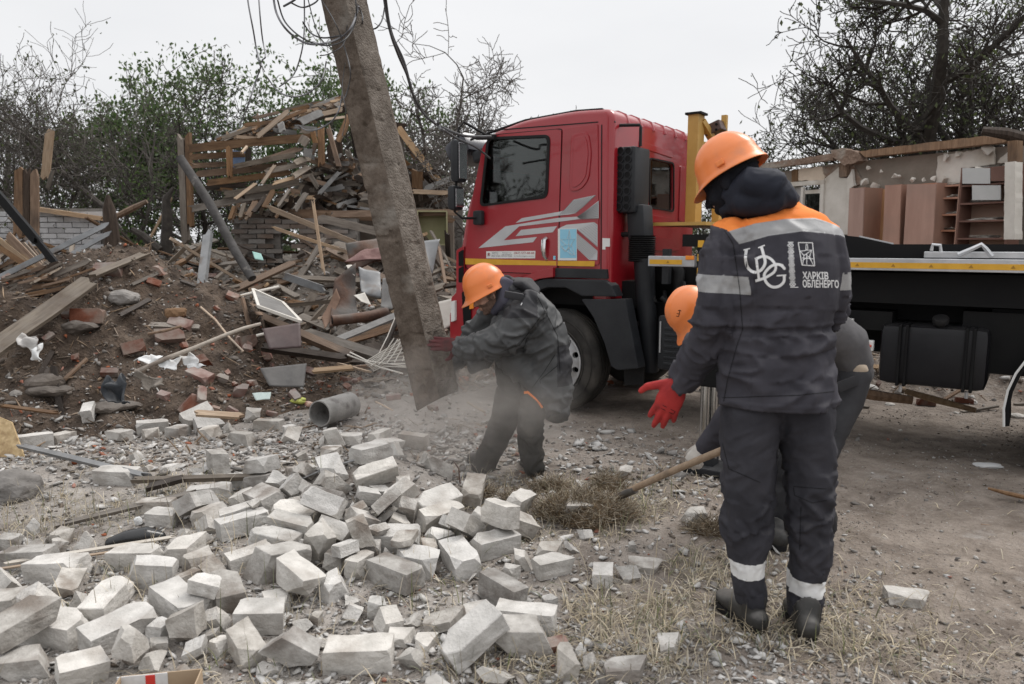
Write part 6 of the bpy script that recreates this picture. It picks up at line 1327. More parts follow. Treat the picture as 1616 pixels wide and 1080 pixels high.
wpoly('top_beam', ragged([(20, 310), (480, 245), (480, 285), (20, 345)], 3, 30, 1), pm('crumbling_clay_beam', (.15, .098, .07), (.26, .18, .135), 5, .9, .8, 25, bdist=.03, c3=(.3, .26, .22), s3=4), .02, .12)
wpoly('top_beam', ragged([(640, 232), (1410, 140), (1560, 160), (1540, 178), (680, 268)], 2, 40, 2), M_WBR, .02, .14)
wpoly('beam_end', ragged([(475, 225), (560, 215), (640, 240), (660, 290), (560, 320), (480, 265)], 5, 20, 3), MATS['crumbling_clay_beam'], .03, .16)
wpoly('wooden_upright', [(205, 345), (240, 340), (240, 420), (205, 420)], M_WBR, .0, .05); wpoly('wooden_upright', [(498, 300), (545, 300), (545, 385), (498, 390)], M_WBR, .0, .06)
wpoly('bare_clay_patch', ragged([(380, 330), (560, 300), (640, 420), (555, 450), (520, 520), (400, 420)], 6, 25, 9), MATS['crumbling_clay_beam'], -.015, .02)
wpoly('plaster_patch', ragged([(240, 340), (380, 325), (405, 385), (395, 408), (240, 410)], 5, 20, 4), pm('cream_plaster', (.50, .41, .32), (.6, .5, .4), 6, .9, .4, 30), .0, .03)
wpoly('white_panel', ragged([(400, 400), (500, 318), (498, 390), (545, 395), (545, 740), (385, 740)], 3, 30, 5), M_PLS, .0, .04)
wpoly('white_panel', ragged([(545, 395), (575, 340), (590, 440), (560, 460), (550, 740), (530, 740)], 3, 30, 6), M_PLS, .02, .05)
wpoly('plaster_patch', ragged([(1095, 260), (1440, 205), (1445, 310), (1240, 335), (1235, 430), (1085, 420)], 4, 22, 7), M_PLS, .0, .03)
wpoly('plaster_patch', ragged([(1480, 270), (1545, 220), (1548, 300), (1460, 300)], 4, 22, 8), M_PLS, .0, .03)
for k, (x, y, sx) in enumerate([(1390, 215, 30), (1130, 265, 22), (1210, 245, 20), (820, 385, 18), (850, 385, 14), (640, 420, 26), (700, 445, 30), (1060, 395, 16), (1130, 402, 20), (660, 330, 16), (930, 405, 16), (1000, 402, 14), (740, 350, 12)]):
    u, z = wp(*kc([(x, y)])[0], .08); mb = MB(); pv, pf = unit_rocks(1, 100 + k)[0]; mb.add([Vector((u, fs * .07, z)) + Vector(v) * sx * .006 for v in pv], [tuple(f) for f in pf]).build('loose_plaster_flake', M_PLS, rw_)
# window with torn curtain
wf = wpoly('window_frame', [(188, 420), (402, 405), (402, 432), (188, 446)], M_PLS, .02, .05)
for a in ([(188, 446), (214, 445), (214, 740), (200, 740)], [(380, 432), (402, 432), (392, 740), (370, 740)], [(262, 450), (276, 450), (270, 620), (258, 620)]): wpoly('window_frame', a, M_PLS, .02, .05)
wpoly('window_sash', [(272, 470), (382, 462), (382, 486), (272, 492)], M_PLS, .0, .03); wpoly('window_glass', [(282, 490), (380, 484), (376, 700), (282, 700)], M_GLA, -.02, .004)
cu = ragged([(215, 450), (262, 446), (262, 540), (300, 600), (240, 640), (214, 600)], 4, 18, 12); wpoly('torn_curtain', cu, pm('grey_rag', (.3, .29, .28), (.5, .49, .47), 5, .9, .6, 12, bdist=.03), -.0, .012)
# right-hand white corner post and roof timber
wpoly('corner_post', ragged([(1545, 300), (1608, 295), (1606, 770), (1538, 770)], 2, 30, 14), M_PLS, .42, .15); wpoly('brown_upright', [(1552, 170), (1610, 165), (1608, 300), (1552, 300)], M_WBR, .42, .12)
c0 = wp(*kc([(1375, 105)])[0], .5); c1 = wp(*kc([(1700, 175)])[0], .1)
MB().tube([(c0[0], fs * .55, c0[1]), ((c0[0] + c1[0]) / 2, fs * .4, (c0[1] + c1[1]) / 2 + .03), (c1[0], fs * .1, c1[1])], [.05, .07, .08], 9).build('roof_timber', M_WDK, rw_, smooth=True)
def off_root(root_name, label, cat, group=None):
    return empty(root_name, tuple(RA_), math.atan2(RD.y, RD.x), label, cat, group)
zb = 1.0
def cabinet(pts, label, dark=None, off=.1, th=.4):
    rt = off_root('wardrobe', label, 'wardrobe'); P = [wp(*p, off + th) for p in kc(pts)]; P[2] = (P[2][0], zb); P[3] = (P[3][0], zb)
    MB().prism(P, .02, WM(off + th)).build('front_board', M_CHP, rt)
    u0, u1 = P[0][0], P[1][0]; zt_ = max(P[0][1], P[1][1])
    for u in ((u0 + .012), (u1 - .012)): MB().box((u, fs * (off + th / 2), (zb + zt_) / 2), (.02, th, zt_ - zb - .01)).build('side_board', M_CHP if not dark else M_CHD, rt)
    MB().box(((u0 + u1) / 2, fs * (off + th / 2), zt_ - .015), (abs(u1 - u0) - .03, th - .01, .02)).build('top_board', M_CHP, rt); return rt
cabinet([(552, 455), (640, 455), (640, 740), (545, 740)], 'narrow pink-brown wardrobe board standing leftmost against the ruined wall')
rt = off_root('wardrobe', 'honey-coloured wardrobe back board between two pink-brown fronts', 'wardrobe'); P = [wp(*p, .1) for p in kc([(640, 470), (775, 462), (775, 800), (640, 760)])]; P[2] = (P[2][0], zb); P[3] = (P[3][0], zb); MB().prism(P, .02, WM(.1)).build('back_board', pm('honey_board', (.36, .19, .09), (.44, .25, .13), 2.5, .5, .05), rt)
cabinet([(770, 437), (868, 437), (866, 800), (762, 790)], 'tall pink-brown wardrobe with open dark gap beside it')
cabinet([(905, 432), (1082, 430), (1068, 800), (886, 800)], 'widest pink-brown wardrobe front with a round knob')
u, z = wp(*kc([(905, 740)])[0], .55); 
def shelf(x0, x1, ytop, shelves, label, mats, panels=()):
    rt = off_root('shelf_unit', label, 'shelving'); a = wp(*kc([(x0, ytop)])[0], .35); b = wp(*kc([(x1, ytop)])[0], .35); u0, u1 = a[0], b[0]; zt_ = a[1]
    for u in (u0, u1): MB().box((u, fs * .22, (zb + zt_) / 2), (.022, .26, zt_ - zb)).build('side_board', mats[0], rt)
    MB().box(((u0 + u1) / 2, fs * .095, (zb + zt_) / 2), (u1 - u0 - .025, .012, zt_ - zb)).build('back_board', mats[1], rt)
    for y in shelves:
        z = wp(*kc([((x0 + x1) / 2, y)])[0], .35)[1]; MB().box(((u0 + u1) / 2, fs * .22, z), (u1 - u0 - .024, .25, .022)).build('shelf_board', mats[0], rt)
        for q in range(6): 
            pv, pf = unit_rocks(1, int(y) + q)[0]; MB().add([Vector((u0 + (u1 - u0) * (.1 + .8 * rr_.random()), fs * rr_.uniform(.2, .3), z + .025)) + Vector(v) * rr_.uniform(.04, .1) * .6 for v in pv], [tuple(f) for f in pf]).build('rubble_piece', M_PLS if q % 2 else M_MOR, rt)
    for (xa, xb, ya, yb, m) in panels:
        P = [wp(*p, .36) for p in kc([(xa, ya), (xb, ya), (xb, yb), (xa, yb)])]; MB().prism(P, .014, WM(.36)).build('cupboard_door', m, rt)
    return rt
shelf(1098, 1222, 436, (440, 516, 618, 716), 'narrow open shelf unit with rounded end beside the wide wardrobe', (M_CHP, M_CHD))
shelf(1236, 1542, 330, (334, 432, 545, 655, 765), 'wide open shelf unit with pale door panels at the right end of the wall', (M_CHD, pm('beige_back_board', (.30, .2, .15), (.36, .25, .19), 2, .7, .05, dust=.3)), ((1242, 1412, 332, 428, pm('pale_grey_door', (.42, .43, .42), (.5, .5, .49), 3, .5, .05)), (1416, 1540, 328, 412, M_CHD), (1302, 1476, 438, 528, MATS['pale_grey_door'])))
# ============================================================ trees
def leaf_mat(name, a, b): 
    m = pm(name, a, b, 3, .6, 0, rnd=.45, island=True, spec=.25); nt = m.node_tree; N = nt.nodes.new; L = nt.links.new; bs = [n for n in nt.nodes if n.type == 'BSDF_PRINCIPLED'][0]; out = [n for n in nt.nodes if n.type == 'OUTPUT_MATERIAL'][0]
    t = N('ShaderNodeBsdfTranslucent'); mx = N('ShaderNodeMixShader'); mx.inputs[0].default_value = .35; L(bs.inputs['Base Color'].links[0].from_socket, t.inputs[0]); L(bs.outputs[0], mx.inputs[1]); L(t.outputs[0], mx.inputs[2]); L(mx.outputs[0], out.inputs[0]); return m
M_LFG = leaf_mat('green_leaves', (.055, .095, .03), (.12, .175, .06)); M_LFO = leaf_mat('sparse_olive_leaves', (.05, .065, .025), (.11, .13, .06)); M_LFD = leaf_mat('dark_withered_leaves', (.02, .018, .012), (.06, .055, .035))
M_BRK = pm('dark_bark', (.022, .018, .015), (.055, .047, .040), 12, .95, .6, 40)
M_BRK2 = pm('grey_bark', (.06, .052, .046), (.13, .115, .102), 12, .95, .6, 40)
def tree(name, base, h, seed, label, cat='tree', group=None, bark=M_BRK, leaves=None, nleaf=0, lsize=.06, depth=4, spread=.55, trunks=None, r0=.12, up=.25, gn=.22, kids=(4, 7), ratio=.62, twig=.004, leafcl=.12, first=.25, blob=None):
    r = random.Random(seed); rt = empty(name, tuple(base), 0, label, cat, group); mb = MB(); tips = []
    def grow(p, d, L_, rad, lev):
        n = max(3, int(5 if lev else 8)); pts = [p.copy()]; rr = [rad]; q = p.copy(); dd = d.copy()
        for i in range(n):
            dd = (dd + Vector((r.gauss(0, gn), r.gauss(0, gn), r.gauss(0, gn) + up * .25))).normalized(); q = q + dd * (L_ / n); pts.append(q.copy()); rr.append(max(twig, rad * (1 - .72 * (i + 1) / n)))
        mb.tube(pts, rr, 7 if lev == 0 else (5 if lev == 1 else 3), lev == 0)
        if lev >= depth: tips.append((pts[-1], dd)); tips.append((pts[len(pts) // 2], dd)); return
        if lev >= depth - 1: tips.append((pts[-1], dd))
        for k in range(r.randint(*kids)):
            t = r.uniform(first if lev == 0 else .15, 1.0); i = min(n - 1, int(t * n)); f = t * n - i; s = pts[i].lerp(pts[i + 1], f); ax_ = (pts[i + 1] - pts[i]).normalized()
            a = Vector((r.gauss(0, 1), r.gauss(0, 1), r.gauss(0, .6))); a = (a - ax_ * a.dot(ax_)).normalized(); nd = (ax_ * (1 - spread) + a * spread + Vector((0, 0, up * .3))).normalized()
            grow(s, nd, L_ * ratio * r.uniform(.7, 1.15) * (1 - .35 * t * (lev == 0)), max(twig, rr[i] * .62), lev + 1)
    for (dx, L_, rad) in (trunks or [(Vector((0, 0, 1)), h * .62, r0)]): grow(Vector((0, 0, -.3)), Vector(dx).normalized(), L_, rad, 0)
    if blob:
        for k in range(blob[2]):
            v = Vector((r.gauss(0, 1), r.gauss(0, 1), r.gauss(0, 1))).normalized() * r.uniform(.35, 1.0) ** .5 * (1 + .16 * math.sin(k * 2.4)); c = Vector(blob[0]) + Vector((v.x * blob[1][0], v.y * blob[1][1], v.z * blob[1][2]))
            q = min((t[0] for t in tips), key=lambda p: (p - c).length_squared); mb.tube([q, q.lerp(c, .5) + Vector((0, 0, .05)), c], [.012, .009, .006], 3, False)
            for j in range(3): tips.append((c + Vector((r.gauss(0, .12), r.gauss(0, .12), r.gauss(0, .1))), v))
    mb.build('trunk', bark, rt, smooth=False)
    if leaves and nleaf:
        rs = np.random.RandomState(seed); T_ = np.array([t[0][:] for t in tips]); idx = rs.randint(0, len(T_), nleaf); g_ = rs.normal(0, 1, (nleaf, 3)); g_ /= np.linalg.norm(g_, axis=1)[:, None]; pos = T_[idx] + g_ * (rs.rand(nleaf) ** .6)[:, None] * leafcl * 1.15; s = lsize * rs.uniform(.6, 1.4, nleaf)
        lf_ = [(np.array([(-.5, 0, 0), (0, -.28, .06), (.5, 0, 0), (0, .28, .06)]), np.array([(0, 1, 2), (0, 2, 3)]))]
        o = scatter('crown', lf_, pos, np.stack([s, s, s], 1), rs.uniform(0, 6.28, (nleaf, 3)), [leaves], kind='thing', seed=seed); o.parent = rt
    return rt
tree('bare_tree', (.25, 13.4, 0), 5.4, 12, 'bare gnarled fruit tree standing behind the red cab', bark=M_BRK2, leaves=M_LFO, nleaf=500, lsize=.04, depth=4, spread=.72, gn=.26, trunks=[((.0, 0, 1), 5.9, .13), ((-.5, .2, .85), 4.6, .08), ((.5, -.1, .85), 4.4, .08)], up=.22, ratio=.50, kids=(5, 7), twig=.0065, leafcl=.05, first=.35)
gB = 'tangled half-bare trees behind the white shed'
tree('half_bare_tree', (-9.6, 14.0, 0), 5.5, 21, 'half-bare tree with grey-green leaves at the far left edge', group=gB, bark=M_BRK2, leaves=M_LFO, nleaf=4200, lsize=.06, trunks=[((-.2, 0, 1), 4.0, .12), ((.35, .1, .9), 3.6, .08)], kids=(5, 7), spread=.62, twig=.0045, leafcl=.10)
tree('half_bare_tree', (-7.4, 13.6, 0), 5.2, 22, 'half-bare tree rising right behind the white brick shed', group=gB, bark=M_BRK2, leaves=M_LFO, nleaf=2200, lsize=.06, trunks=[((.1, 0, 1), 4.2, .10), ((-.4, .1, .9), 3.3, .07)], kids=(5, 7), spread=.6, twig=.0045, leafcl=.10)
tree('half_bare_tree', (-6.3, 14.4, 0), 4.6, 23, 'thin dark tree between the shed and the big green tree', group=gB, bark=M_BRK, leaves=M_LFG, nleaf=3200, lsize=.06, trunks=[((-.1, 0, 1), 3.6, .09), ((.3, .1, .9), 3.0, .06)], kids=(5, 6), spread=.55, twig=.005, leafcl=.12)
tree('green_tree', (-6.75, 17.6, 0), 6.2, 31, 'dense leafy green tree behind the collapsed house roof', bark=M_BRK2, leaves=M_LFG, nleaf=42000, lsize=.105, trunks=[((.0, 0, 1), 5.6, .16), ((-.30, 0, .9), 4.8, .11), ((.26, .1, .9), 4.7, .11)], kids=(5, 7), spread=.62, up=.3, twig=.008, leafcl=.20, blob=((-.05, 0, 4.35), (2.3, 1.7, 1.75), 300))
tree('big_dark_tree', (8.0, 14.2, 0), 9.5, 41, 'large dark crooked tree leaning over the ruined wall at right', bark=M_BRK, leaves=M_LFO, nleaf=10000, lsize=.08, trunks=[((-.30, 0, 1), 6.4, .25), ((-.02, .1, 1), 6.2, .2), ((.5, .1, .8), 5.4, .16), ((-.75, -.1, .75), 3.8, .10)], kids=(6, 8), spread=.60, ratio=.56, twig=.0075, leafcl=.16, gn=.24, first=.28)
tree('dark_shrub', (6.3, 14.8, 0), 4.2, 44, 'dark twiggy shrub behind the window end of the ruined wall', bark=M_BRK, leaves=M_LFO, nleaf=6500, lsize=.075, trunks=[((-.3, 0, 1), 3.4, .08), ((.3, 0, 1), 3.6, .08)], kids=(6, 8), spread=.65, twig=.006, leafcl=.14)
tree('bare_tree', (-10.5, 3.6, 0), 8, 71, 'bare tree standing outside the frame to the left, seen mirrored in the cab window', bark=M_BRK, leaves=M_LFO, nleaf=5000, lsize=.09, trunks=[((.0, 0, 1), 5.2, .16), ((.3, .2, .9), 4.6, .12), ((-.2, .4, .9), 4.4, .12)], kids=(5, 7), spread=.6, twig=.012, leafcl=.15)
gU = 'bushes behind the ruins'
for i, (x, y, h, sd, m) in enumerate([(-10.9, 16.5, 2.8, 51, M_LFO), (-8.2, 17.5, 2.6, 52, M_LFG), (-6.4, 13.6, 2.0, 53, M_LFG), (-5.6, 15.8, 2.4, 54, M_LFG), (-12.9, 17.5, 3.2, 55, M_LFO), (3.4, 19, 3.2, 56, M_LFG), (4.9, 18, 3.0, 57, M_LFG), (-1.5, 21, 1.6, 58, M_LFG), (1.0, 22, 2.6, 59, M_LFG), (-8.9, 16.8, 2.4, 60, M_LFO)]):
    lb = ['olive bush far back at the left frame edge', 'green bush between the half-bare trees', 'low dark green bush just left of the ruined house', 'green bush behind the left corner of the ruined house', 'tall olive bush outermost at left', 'green bush seen past the yellow loader frame', 'green bush behind the ruined wall end', 'far bush hidden behind the red cab', 'far bush behind the truck', 'olive undergrowth behind the white shed'][i]
    tree('bush', (x, y, 0), h, sd, lb, 'bush', gU, M_BRK, m, 5200, .075, depth=3, trunks=[((-.35, 0, 1), h * .7, .05), ((.35, .1, 1), h * .7, .05), ((0, -.2, 1), h * .75, .05)], kids=(5, 7), spread=.65, twig=.006, leafcl=.20, first=.05)
# ============================================================ white bricks
def brick_proto(kind, seed):
    """kind W: whole brick with knocked corners, H: broken piece, S: thin slab, F: faceted lump"""
    r = random.Random(seed); L_, w, h = .245 * r.uniform(.96, 1.03), .120, .090
    if kind == 'S': h = .045; L_ *= .8
    bm = bmesh.new(); bmesh.ops.create_cube(bm, size=1)
    for v in bm.verts: v.co = Vector((v.co.x * L_, v.co.y * w, v.co.z * h))
    bmesh.ops.subdivide_edges(bm, edges=list(bm.edges), cuts=3, use_grid_fill=True)
    def cut(co, no):
        g = bm.verts[:] + bm.edges[:] + bm.faces[:]; q = bmesh.ops.bisect_plane(bm, geom=g, plane_co=co, plane_no=no, clear_outer=True)
        es = [e for e in q['geom_cut'] if isinstance(e, bmesh.types.BMEdge)]
        if es:
            f = bmesh.ops.contextual_create(bm, geom=es)['faces']
            if f:
                f2 = bmesh.ops.triangulate(bm, faces=f)['faces']; bmesh.ops.subdivide_edges(bm, edges=list({e for x in f2 for e in x.edges if len(e.link_faces) == 2 and e.calc_length() > .05}), cuts=1)
    nc = {'W': 3, 'S': 3, 'H': 4, 'F': 5}[kind]
    if kind in 'HS': x = r.uniform(-.02, .085); cut(Vector((x, 0, 0)), Vector((1, r.uniform(-.55, .55), r.uniform(-.5, .5))).normalized())
    if kind == 'F': cut(Vector((r.uniform(-.08, -.02), 0, 0)), Vector((1, r.uniform(-.6, .6), r.uniform(-.6, .6))).normalized()); cut(Vector((0, r.uniform(0, .03), .0)), Vector((r.uniform(-.6, .6), 1, r.uniform(-.6, .6))).normalized())
    for k in range(nc):
        c = Vector((r.choice((-1, 1)) * L_ / 2, r.choice((-1, 1)) * w / 2, r.choice((-1, 1, 1)) * h / 2)); d = Vector((math.copysign(r.uniform(.4, 1), c.x), math.copysign(r.uniform(.5, 1), c.y), math.copysign(r.uniform(.4, 1), c.z))).normalized()
        cut(c - d * r.uniform(.008, .05 if kind != 'W' else .030), d)
    bmesh.ops.triangulate(bm, faces=[f for f in bm.faces if len(f.verts) > 4])
    cen = sum((v.co for v in bm.verts), Vector()) / len(bm.verts)
    V = np.array([v.co[:] for v in bm.verts]); n = vn3(V * 28 + seed * 3.1) * .009 + vn3(V * 80 + seed) * .004
    for v, q in zip(bm.verts, n): v.co += v.normal * float(q)
    for v in bm.verts: v.co -= cen
    es = [e for e in bm.edges if len(e.link_faces) == 2 and e.calc_face_angle(0) > .75]
    bmesh.ops.bevel(bm, geom=es, offset=.0035, segments=1, affect='EDGES', clamp_overlap=True)
    me = bpy.data.meshes.new('white_brick'); bm.to_mesh(me); bm.free(); return me
BPK = [('W', s) for s in range(7)] + [('H', s) for s in range(20, 29)] + [('S', s) for s in range(40, 44)] + [('F', s) for s in range(60, 66)]
BPM = [brick_proto(k, s) for k, s in BPK]
BIDX = {k: [i for i, q in enumerate(BPK) if q[0] == k] for k in 'WHSF'}
BL = """184,763,0,W,1.1 367,738,-10,H,1.2 252,810,0,W,.9 260,832,0,H,.9 331,827,5,H,1.1 334,792,5,W,1 377,770,0,W,1 418,770,-20,W,1 401,838,40,W,1.05 424,863,25,W,1 478,823,20,W,1 511,850,-70,H,1.2 490,785,-60,W,1.1 525,800,-40,W,1
402,900,10,H,1.1 290,870,10,S,1 230,888,8,W,1 256,917,85,H,1 320,907,85,H,1 309,880,70,H,1 350,945,-60,W,1.05 287,967,-35,W,1.1 187,937,-30,W,1 104,917,-8,W,1.05 47,895,5,W,1 180,1007,45,W,1.05 55,1003,8,W,1.15 20,968,10,W,1 8,940,30,H,1
117,944,60,H,.8 137,964,-20,F,.9 437,955,12,S,1.1 418,997,5,H,1.1 254,994,30,F,.8 320,1010,70,F,.7 520,935,30,H,1 565,1048,5,W,1.05 483,1014,0,F,.7 613,757,-5,W,1.1 687,770,-5,H,1.25 737,787,35,S,1.1 565,812,-20,H,1.1 607,853,20,W,1.1
617,920,-40,W,1.1 654,895,-20,H,1.1 713,887,-55,W,1.1 780,864,0,W,1.05 840,867,20,H,.9 866,907,20,H,.9 687,843,10,H,1 734,833,30,W,1 817,893,5,F,.9 804,917,50,F,.8 767,910,0,F,.8 597,970,0,F,.8 740,974,20,S,.9 700,987,0,S,.9 630,1014,-10,S,.9
680,1022,15,S,.9 834,998,-15,W,1.05 807,1032,5,H,1.2 747,1042,30,W,1.05 884,1062,0,F,1 794,1068,30,F,.9 981,1068,0,S,1 954,917,75,H,.8 974,910,10,F,.8 1018,900,-5,S,.9 1056,1020,0,S,.8 650,730,-30,H,1.2 607,715,20,H,1.1 560,745,30,H,1.1
585,735,25,W,1 640,712,-20,W,1 600,703,20,W,1 560,703,5,H,1 525,725,10,H,1 640,775,10,W,1 590,790,-50,H,1 545,772,30,W,1 500,762,-10,H,1 470,778,20,W,1 660,790,-30,W,1 700,800,30,W,1 575,840,50,W,1 620,800,-70,W,1 540,745,-40,W,1
680,745,20,H,1 620,740,60,W,1 655,820,45,W,1 595,770,10,W,1 450,800,-50,H,1 515,775,60,H,1 570,720,-20,H,1 988,757,0,F,1 800,690,80,H,1 57,676,3,W,1 160,677,10,H,1 150,691,3,W,.9 192,676,60,W,1 230,669,3,W,1.15 240,694,40,H,1
267,691,-25,W,1 300,689,20,H,1.1 355,684,0,F,1 431,679,0,W,1 408,657,30,H,1.1 361,702,5,H,1.1 110,665,0,H,1 304,667,0,S,1.4 495,687,40,H,1 20,674,60,H,1 1095,820,10,H,.8 1118,834,60,S,.8 1437,954,-15,S,1.0 455,690,30,F,1 330,690,80,H,1
90,870,30,F,.7 360,880,10,F,.8 450,900,60,F,.9 540,890,0,H,.9 565,905,70,H,.8 480,860,20,F,.8 350,840,-30,H,.8 300,800,70,F,.8 200,730,5,F,.8 270,742,0,S,.9 230,745,30,F,.8 330,745,0,F,.8 430,740,20,F,.9 480,730,50,F,.9 510,705,0,F,1
350,1040,20,F,.7 420,1060,60,F,.7 40,1065,10,H,.9 130,1060,40,H,.9 230,1060,0,F,.9 690,1065,0,H,.9 640,1060,30,F,.8 500,985,0,F,.6 920,1030,0,F,.6 870,960,20,F,.6 640,985,0,F,.6 905,870,0,F,.6 925,850,0,F,.6 1000,870,0,F,.5 950,1065,10,F,.7 15,1020,70,H,1"""
def brick_list():
    r = random.Random(5); out = []; cnt = {k: 0 for k in 'WHSF'}
    for q in BL.split():
        x, y, a, k, s = q.split(','); p = hit(float(x), float(y)); i = BIDX[k][cnt[k] % len(BIDX[k])]; cnt[k] += 1; out.append((p, R(float(a)), i, float(s), k, float(x), float(y)))
    r2 = random.Random(9)
    for j in range(64):
        if j < 38: x, y = r2.gauss(565, 80), r2.gauss(795, 45)
        else: x, y = r2.uniform(0, 640), r2.uniform(840, 1060)
        if not (695 < y < 1070 and x < 860): continue
        k = r2.choice('HFSW' if j < 38 else 'FFSH'); p = hit(x, y); i = BIDX[k][r2.randrange(len(BIDX[k]))]; out.append((p, r2.uniform(0, 3.1), i, round(r2.uniform(.55, .95), 2), k, x, y))
    return out
